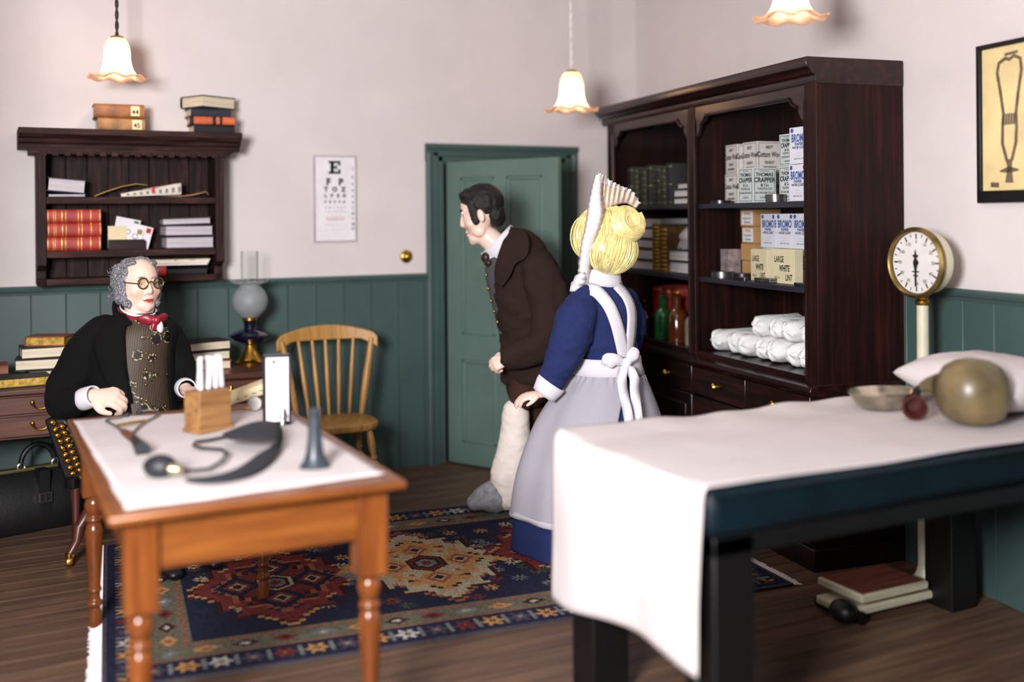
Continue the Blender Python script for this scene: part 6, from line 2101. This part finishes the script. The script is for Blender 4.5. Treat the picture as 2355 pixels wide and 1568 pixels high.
mb = MB().grid(skirt_rings(SKI, 0.0, 0, 2 * math.pi, 120, 0.006))
obj('dress_skirt', mb, NAVY, nurse, solid=0.006)
APR = weave('apron_linen', (150, 148, 158), (196, 194, 204), 95, bmp=0.25)
back_a = R(55)
m_ap = int(len(SKI) * 0.9)


def slit(t):
    g = 0.03 + 0.42 * t
    return (back_a + g * 1.5, back_a + 2 * math.pi - 0.02 - g * 0.18)


AK = []
for px, py, hw, dp in SKI:
    if py < 1165:
        AK.append((px, py, hw, dp))
AK.append((1363.5, 1170, 179, 0.377))
mb = MB().grid(skirt_rings(AK, 0.02, 0, 0, 150, 0.0075, slit))
ap = obj('apron_skirt', mb, APR, nurse, solid=0.005)
hem = skirt_rings([AK[-2], AK[-1]], 0.024, 0, 0, 150, 0.0075, lambda t: slit(1.0))
obj('apron_hem', MB().grid(hem), pm('apron_hem_linen', (192, 190, 198), 0.95, var=0.03, spec=0.1), ap, solid=0.005)
# waist band
wbk = [(1393, 818, 73, 0.14), (1394, 836, 74, 0.142), (1394, 856, 81, 0.158)]
tube_ring('waist_band', [ring_at(Q(px, py), hw * nk + 0.012, dp + 0.014, 40) for px, py, hw, dp in wbk], WBAND, nurse, 0.01)
BODI = cat_key(BOD, 8)


def on_back(px, py, off=0.016):
    best = min(BODI, key=lambda k: abs(k[1] - py))
    u = max(-0.97, min(0.97, (px - best[0]) / best[2]))
    return Q(px, py, -(best[3] * math.sqrt(1 - u * u) + off))


def strap_on_back(path, name, w=15):
    rows = []
    ks = cat_key(path, 8)
    for i, (px, py) in enumerate(ks):
        p, q = ks[max(i - 1, 0)], ks[min(i + 1, len(ks) - 1)]
        t = np.array([q[0] - p[0], q[1] - p[1]])
        t = t / np.linalg.norm(t)
        nx, ny = -t[1], t[0]
        rows.append([on_back(px + nx * w * s, py + ny * w * s, 0.016 + 0.004 * (1 - s * s)) for s in (-1, -0.5, 0, 0.5, 1)])
    obj(name, MB().grid(rows), WBAND, nurse, solid=0.007)


strap_on_back([(1340, 668), (1368, 668), (1398, 700), (1416, 740), (1428, 785), (1436, 822)], 'apron_strap', 14)
strap_on_back([(1418, 656), (1440, 682), (1452, 715), (1452, 760), (1444, 822)], 'apron_strap', 10)
bw = MB()
kc = Q(1440, 836, -0.165)
bw.ell(kc, (0.024, 0.026, 0.026), None, 16, 12)
limb(bw, [(Q(1436, 836, -0.165), 0.014, 0.014), (Q(1416, 828, -0.185), 0.03, 0.018), (Q(1398, 830, -0.19), 0.036, 0.014), (Q(1386, 836, -0.18), 0.014, 0.008)], 14, 5)
limb(bw, [(Q(1444, 834, -0.165), 0.014, 0.014), (Q(1454, 818, -0.18), 0.03, 0.018), (Q(1462, 806, -0.17), 0.026, 0.012)], 14, 5)
link('apron_bow', fuse('apron_bow', bw, 0.005, 2, (0.004, 25, (1, 1, 1))), WBAND, nurse)


def tail(path, w):
    rows = []
    for i, (px, py, d) in enumerate(cat_key(path, 8)):
        tw = 0.012 * math.sin(i * 0.35)
        rows.append([Q(px - w, py, d + tw), Q(px, py, d - 0.006), Q(px + w, py, d - tw)])
    return MB().grid(rows)


obj('apron_string', tail([(1436, 842, -0.175), (1430, 868, -0.2), (1434, 905, -0.25), (1444, 950, -0.3), (1452, 1010, -0.34), (1456, 1060, -0.37)], 11), WBAND, nurse, solid=0.006)
obj('apron_string', tail([(1446, 842, -0.175), (1458, 868, -0.2), (1460, 905, -0.235), (1466, 950, -0.27), (1472, 1010, -0.31), (1474, 1050, -0.34)], 11), WBAND, nurse, solid=0.006)

# ------------------------------------------------------------------ the doctor, seated
DDp = 5.15
dk = DDp / F_PX


def S(px, py, d=0.0):
    return V(px, py, DDp + d)


df_ = (R0 * 0.74 - FWD * 0.68)
HD = head_matrix(S(322, 655), df_, U0 + R0 * 0.03, 0.262, 0.95, 1.02)
body = MB()
head(body, HD, 0.035, 1.1)
limb(body, [(S(322, 695), 0.07, 0.07), (S(318, 722), 0.072, 0.072), (S(312, 745), 0.1, 0.09)], 16, 4)
torso(body, [(314, 735, 40, 0.08), (305, 765, 78, 0.12), (302, 830, 76, 0.14), (304, 900, 76, 0.15), (306, 985, 80, 0.16)], DDp, 20, 4)
limb(body, [(S(222, 765, -0.03), 0.06, 0.06), (S(168, 840, -0.06), 0.055, 0.055), (S(135, 915, -0.09), 0.045, 0.045), (S(175, 925, -0.2), 0.04, 0.04), (S(212, 912, -0.25), 0.028, 0.028)], 14, 4)
hand(body, S(206, 910, -0.25), R0 * 0.97 - U0 * 0.06 - FWD * 0.05, -U0 * 0.75 + FWD * 0.65 - R0 * 0.1, 1.32, 1.0, -1, 0.0, 1.22)
limb(body, [(S(378, 770, 0.09), 0.06, 0.06), (S(412, 840, 0.1), 0.05, 0.05), (S(420, 893, 0.02), 0.042, 0.042), (S(428, 893, -0.08), 0.028, 0.028)], 14, 4)
hand(body, S(428, 893, -0.09), R0 * 0.5 - FWD * 0.7 - U0 * 0.1, -U0, 1.05, 0.5, 1)
hips = S(306, 985)
kdir = (R0 * 0.72 - FWD * 0.69)
sdir = kdir.cross(U0)
for s in (-1, 1):
    hp = hips + sdir * 0.1 * s
    kn = hp + kdir * 0.40
    kn.z = 0.52
    ft = kn + kdir * 0.02
    ft.z = 0.09
    limb(body, [(hp, 0.085, 0.085), (hp.lerp(kn, 0.5), 0.075, 0.075), (kn, 0.06, 0.06)], 14, 4, ref=U0)
    limb(body, [(kn, 0.06, 0.06), (kn.lerp(ft, 0.4), 0.055, 0.055), (ft, 0.038, 0.038)], 14, 4)
    limb(body, [(Vector((ft.x, ft.y, 0.05)), 0.034, 0.034), (Vector((ft.x, ft.y, 0.045)) + kdir * 0.12, 0.03, 0.026)], 12, 3)
me = fuse('person', body, 0.0052, 4)
paint_body(me, HD, (236, 206, 188), (232, 170, 144), (196, 78, 60))
doc = link('person', me, PORC)
tag(doc, 'grey haired doctor in round spectacles and black coat seated at the desk', 'person')
eyes(HD, doc, (60, 64, 60))
def greyhair():
    m, nt, bs = base_mat('grey_hair')
    f = noise_tex(nt, coords(nt, (60, 60, 40)), 2.4, 5, 0.7)
    nt.links.new(ramp(nt, f, [(0.35, (58, 58, 64)), (0.5, (126, 126, 134)), (0.68, (216, 216, 222))]), bs.inputs['Base Color'])
    bs.inputs['Roughness'].default_value = 0.5
    bump(nt, bs, f, 0.9, 0.008)
    return m
GREYH = greyhair()
gh = MB()
gh.ell((0, -0.36, 0.02), (0.33, 0.17, 0.37), None, 24, 16)
gh.ell((0, -0.2, 0.4), (0.26, 0.26, 0.1), None, 22, 12)
for s in (-1, 1):
    gh.ell((s * 0.31, -0.2, 0.08), (0.11, 0.24, 0.32), None, 20, 14)
    gh.ell((s * 0.33, -0.1, -0.16), (0.1, 0.17, 0.2), None, 18, 12)
    gh.ell((s * 0.295, 0.0, -0.26), (0.09, 0.13, 0.12), None, 16, 12)
    gh.ell((s * 0.265, 0.07, -0.31), (0.08, 0.1, 0.09), None, 16, 12)
    gh.ell((s * 0.29, -0.02, 0.22), (0.05, 0.12, 0.14), None, 14, 10)
    gh.ell((s * 0.2, 0.06, 0.405), (0.09, 0.14, 0.05), None, 14, 10)
    gh.ell((s * 0.34, -0.02, -0.12), (0.085, 0.12, 0.22), None, 16, 12)
    gh.ell((s * 0.27, 0.11, -0.34), (0.075, 0.08, 0.075), None, 16, 12)
limb(gh, [(Vector((-0.26, 0.0, 0.36)), 0.04, 0.03), (Vector((-0.14, 0.02, 0.475)), 0.05, 0.022), (Vector((0, 0.03, 0.505)), 0.05, 0.02), (Vector((0.14, 0.02, 0.475)), 0.05, 0.022), (Vector((0.26, 0.0, 0.36)), 0.04, 0.03)], 12, 5, ref=Vector((0, 0, 1)))
hm_ = fuse('hair', gh.xform(HD), 0.0045, 2, (0.007, 40.0, (1, 1, 1)))
link('hair', hm_, GREYH, doc)
# loose curls
cu = MB()
rng = random.Random(5)
for i in range(170):
    s = rng.choice((-1, 1, 1))
    th = rng.uniform(0, 1)
    base = Vector((s * rng.uniform(0.3, 0.43), -0.45 + 0.5 * th, rng.uniform(-0.34, 0.34)))
    if rng.random() < 0.3:
        base = Vector((rng.uniform(-0.3, 0.3), -0.5, rng.uniform(-0.3, 0.35)))
    a0 = rng.uniform(0, 6.28)
    rr = rng.uniform(0.02, 0.05)
    ax1, ax2 = Vector((rng.uniform(-1, 1), rng.uniform(-1, 1), rng.uniform(-1, 1))).normalized(), Vector((rng.uniform(-1, 1), rng.uniform(-1, 1), rng.uniform(-1, 1))).normalized()
    pts = [HD @ (base + (ax1 * math.cos(a0 + k * 0.6) + ax2 * math.sin(a0 + k * 0.6)) * rr * (1 - 0.05 * k)) for k in range(9)]
    cu.tube(pts, 0.0016, 5)
tag(obj('loose_curls', cu, GREYH, doc), kind='stuff')
sp_ = []
for i in range(40):
    a = i * 0.42
    r_ = 0.078 - 0.0016 * i
    sp_.append(HD @ Vector((0.3 + 0.03, 0.075 + r_ * math.cos(a), -0.31 + r_ * math.sin(a))))
obj('side_whisker', MB().tube(sp_, 0.006, 8), GREYH, doc)
brows(HD, doc, pm('grey_brow', (140, 128, 122), 0.7, var=0.3, scale=60), 0.135, 0.019)
# spectacles
SP = thing('spectacles', 'round brass rimmed spectacles worn by the seated doctor', 'spectacles')
fx = HD.to_3x3() @ Vector((0, 1, 0))
fx.normalize()
rx_ = (HD.to_3x3() @ Vector((1, 0, 0))).normalized()
uz = (HD.to_3x3() @ Vector((0, 0, 1))).normalized()
LC = {}
OLDB = pm('dull_brass', (112, 92, 46), 0.35, 0.8, var=0.1)
LENS = glass('lens_glass', (244, 240, 226), 0.03, 0.05, 0.4)
for s in (-1, 1):
    c = HD @ Vector((s * 0.15, 0.415, 0.045))
    LC[s] = c
    ring = [c + (rx_ * math.cos(R(a)) + uz * math.sin(R(a))) * 0.0255 for a in range(0, 361, 12)]
    rim = obj('rim', MB().tube(ring, 0.0032, 8), OLDB, SP)
    lens = MB()
    lens.add([c] + ring[:-1], [(0, i + 1, (i + 1) % 30 + 1) for i in range(30)])
    obj('lens', lens, LENS, rim)
    ear = HD @ Vector((s * 0.345, -0.08, 0.06))
    obj('temple', MB().tube([c + rx_ * 0.027 * s, HD @ Vector((s * 0.33, 0.3, 0.055)), ear], 0.0026, 8), OLDB, SP)
obj('bridge', MB().tube([LC[1] - rx_ * 0.026, (LC[1] + LC[-1]) / 2 + uz * 0.01 + fx * 0.004, LC[-1] + rx_ * 0.026], 0.003, 8), OLDB, SP)
# clothes
na = U0 + R0 * 0.12
tube_ring('shirt_collar', [[p - U0 * 0.03 * max(-0.6, (p - S(320, 720)).normalized().dot(kdir)) for p in ring_at(S(320 - i, 722 - 7 * i), r, r2, 32)] for i, r, r2 in ((0, 0.086, 0.086), (1, 0.084, 0.084), (2, 0.083, 0.083))], WHITECLOTH, doc, 0.006)
RSILK = pm('crimson_silk', (132, 22, 40), 0.35, var=0.2, scale=20, bmp=0.15, bscale=200)
bt = MB()
cr_ = [ring_at(S(319, 712), 0.091, 0.091, 32), ring_at(S(320, 722), 0.097, 0.097, 32), ring_at(S(319, 738), 0.102, 0.1, 32)]
tube_ring('cravat_band', [[p - U0 * 0.035 * max(-0.6, (p - S(320, 720)).normalized().dot(kdir)) for p in ring] for ring in cr_], RSILK, doc, 0.012)
kp = S(334, 733) + kdir * 0.112
bt.ell(kp, (0.02, 0.02, 0.024), None, 16, 12)
for s in (-1, 1):
    e = -sdir * s
    limb(bt, [(kp, 0.012, 0.012), (kp + e * 0.035 + U0 * 0.006 - kdir * 0.012, 0.026, 0.012), (kp + e * 0.062 - U0 * 0.004 - kdir * 0.035, 0.03, 0.01)], 14, 4, ref=kdir)
limb(bt, [(kp, 0.012, 0.01), (kp - U0 * 0.035 + sdir * 0.012, 0.017, 0.008), (kp - U0 * 0.055 + sdir * 0.014, 0.012, 0.005)], 12, 4, ref=kdir)
link('bow_tie', fuse('bow_tie', bt, 0.004, 2), RSILK, doc)
obj('shirt_front', MB().ell(S(345, 750) + kdir * 0.092, (0.02, 0.02, 0.034), None, 14, 10), WHITECLOTH, doc)
def paisley():
    m, nt, bs = base_mat('paisley_brocade')
    vec = coords(nt, (1, 1, 1))
    vo = nt.nodes.new('ShaderNodeTexVoronoi')
    vo.inputs['Scale'].default_value = 13.0
    nt.links.new(vec, vo.inputs['Vector'])
    v2 = nt.nodes.new('ShaderNodeTexVoronoi')
    v2.inputs['Scale'].default_value = 95.0
    nt.links.new(vec, v2.inputs['Vector'])
    a = ramp(nt, vo.outputs['Distance'], [(0.0, (196, 184, 150)), (0.09, (170, 150, 112)), (0.1, (40, 25, 19)), (0.3, (36, 23, 18)), (0.31, (186, 172, 138)), (0.38, (176, 160, 124)), (0.39, (44, 30, 23))])
    dots = ramp(nt, v2.outputs['Distance'], [(0.3, (255, 255, 255)), (0.55, (60, 50, 44))])
    mm = nt.nodes.new('ShaderNodeMix')
    mm.data_type = 'RGBA'
    mm.blend_type = 'MULTIPLY'
    mm.inputs['Factor'].default_value = 1.0
    nt.links.new(a, mm.inputs[6])
    nt.links.new(dots, mm.inputs[7])
    a = mm.outputs[2]
    wv = nt.nodes.new('ShaderNodeTexWave')
    wv.inputs['Scale'].default_value = 42.0
    nt.links.new(coords(nt, (1, 1, 0.25), (0, R(12), 0)), wv.inputs['Vector'])
    b = ramp(nt, wv.outputs['Fac'], [(0.45, (34, 24, 19)), (0.8, (92, 74, 52))])
    mx = nt.nodes.new('ShaderNodeMix')
    mx.data_type = 'RGBA'
    fr_ = nt.nodes.new('ShaderNodeMath')
    fr_.operation = 'LESS_THAN'
    fr_.inputs[1].default_value = 0.40
    nt.links.new(vo.outputs['Distance'], fr_.inputs[0])
    nt.links.new(fr_.outputs[0], mx.inputs['Factor'])
    nt.links.new(b, mx.inputs[6])
    nt.links.new(a, mx.inputs[7])
    nt.links.new(mx.outputs[2], bs.inputs['Base Color'])
    bs.inputs['Roughness'].default_value = 0.6
    return m
TORS = [(318, 718, 36, 0.075), (312, 738, 66, 0.115), (303, 768, 92, 0.15), (300, 830, 91, 0.17), (303, 900, 91, 0.18), (306, 965, 96, 0.2), (306, 1000, 96, 0.2)]
wv_ = torso(MB(), TORS, DDp, 36, 6)
link('waistcoat', fuse('waistcoat', wv_, 0.007, 3), paisley(), doc)
for yv in (770, 805, 840, 875, 910):
    a = R(52)
    best = min(cat_key(TORS, 8), key=lambda k: abs(k[1] - yv))
    obj('button', MB().ell(S(best[0], yv) + R0 * (best[2] * dk * math.cos(a)) - FWD * (best[3] * math.sin(a)), (0.007, 0.007, 0.007), None, 10, 8), BRASS, doc)
COAT = weave('black_coat_cloth', (5, 5, 6), (14, 14, 16), 170, bmp=0.2)
rows = []
TI = cat_key(TORS[:-1] + [(305, 1020, 112, 0.23)], 6)
for i, (px, py, hw, dp) in enumerate(TI):
    t = i / (len(TI) - 1)
    c = S(px, py)
    a0 = R(96 - 32 * t + (10 if t < 0.1 else 0))
    a1 = R(360 + 14 + 4 * t)
    row = []
    for k in range(61):
        a = a0 + (a1 - a0) * k / 60
        o_ = 0.016 + 0.006 * noise.noise(Vector((a * 1.5, py * 0.02, 0)))
        row.append(c + R0 * ((hw * dk + o_) * math.cos(a)) - FWD * ((dp + o_) * math.sin(a)))
    rows.append(row)
obj('coat', MB().grid(rows), COAT, doc, solid=0.008)
lap = []
for i, (px, py, hw, dp) in enumerate(TI):
    t = i / (len(TI) - 1)
    if not 0.04 < t < 0.72:
        continue
    a0 = R(96 - 32 * t + (10 if t < 0.1 else 0)) - R(3)
    wd = R(34) * math.sin(math.pi * min(1, (t - 0.02) / 0.7)) + R(8)
    c = S(px, py)
    lap.append([c + R0 * ((hw * dk + 0.026 + 0.006 * math.sin(math.pi * q / 5)) * math.cos(a0 + wd * q / 5)) - FWD * ((dp + 0.026 + 0.006 * math.sin(math.pi * q / 5)) * math.sin(a0 + wd * q / 5)) for q in range(6)])
obj('lapel', MB().grid(lap), COAT, doc, solid=0.007)
obj('coat_collar', MB().grid([[S(px, py, d) for px, py, d in row] for row in (((258, 690, 0.05), (256, 712, -0.02), (262, 742, -0.12), (288, 752, -0.165)), ((270, 684, 0.07), (270, 704, -0.03), (278, 732, -0.115), (300, 748, -0.15)), ((300, 690, 0.1), (284, 706, -0.02), (290, 728, -0.1), (308, 744, -0.13)))]), COAT, doc, solid=0.01, subd=2)
sv = MB()
limb(sv, [(S(245, 770, -0.02), 0.1, 0.1), (S(212, 795, -0.045), 0.1, 0.098), (S(178, 850, -0.07), 0.102, 0.096), (S(150, 905, -0.1), 0.094, 0.09), (S(152, 928, -0.16), 0.082, 0.085), (S(184, 920, -0.225), 0.062, 0.066)], 24, 5)
link('sleeve', fuse('sleeve', sv, 0.0075, 4, (0.009, 8, (1, 1, 1.4))), COAT, doc)
sv = MB()
limb(sv, [(S(372, 768, 0.07), 0.09, 0.09), (S(400, 815, 0.1), 0.09, 0.09), (S(418, 868, 0.06), 0.078, 0.078), (S(424, 890, -0.03), 0.056, 0.056)], 24, 5)
link('sleeve', fuse('sleeve', sv, 0.0075, 4, (0.009, 8, (1, 1, 1.4))), COAT, doc)
for c0, c1, r in ((S(190, 919, -0.235), S(214, 911, -0.262), 0.05), (S(424, 891, -0.04), S(429, 893, -0.085), 0.046)):
    a_ = (c1 - c0).normalized()
    n_1 = (U0 - a_ * U0.dot(a_)).normalized()
    tube_ring('shirt_cuff', [ring_at(c0 + (c1 - c0) * t, rr, rr, 26, e1=a_.cross(n_1), e2=n_1) for t, rr in ((-0.2, r), (0.4, r), (1.0, r * 0.95), (1.15, r * 0.9))], WHITECLOTH, doc, 0.006)
tr = MB()
for s in (-1, 1):
    hp = hips + sdir * 0.1 * s
    kn = hp + kdir * 0.40
    kn.z = 0.52
    ft = kn + kdir * 0.02
    ft.z = 0.11
    limb(tr, [(hp, 0.11, 0.11), (hp.lerp(kn, 0.5), 0.098, 0.098), (kn, 0.08, 0.08)], 18, 4, ref=U0)
    limb(tr, [(kn, 0.078, 0.078), (kn.lerp(ft, 0.4), 0.074, 0.074), (ft, 0.062, 0.062)], 18, 4)
link('trousers', fuse('trousers', tr, 0.009, 4), COAT, doc)
for s in (-1, 1):
    hp = hips + sdir * 0.1 * s
    kn = hp + kdir * 0.42
    sh_ = MB()
    limb(sh_, [(Vector((kn.x, kn.y, 0.05)) - kdir * 0.04, 0.045, 0.045), (Vector((kn.x, kn.y, 0.045)) + kdir * 0.1, 0.046, 0.036), (Vector((kn.x, kn.y, 0.035)) + kdir * 0.17, 0.036, 0.024)], 16, 4, ref=U0)
    for v in sh_.v:
        v.z = max(v.z, 0.013)
    link('shoe', fuse('shoe', sh_, 0.008, 2), LEATHER, doc)

bpy.data.scenes.remove(BENCH)
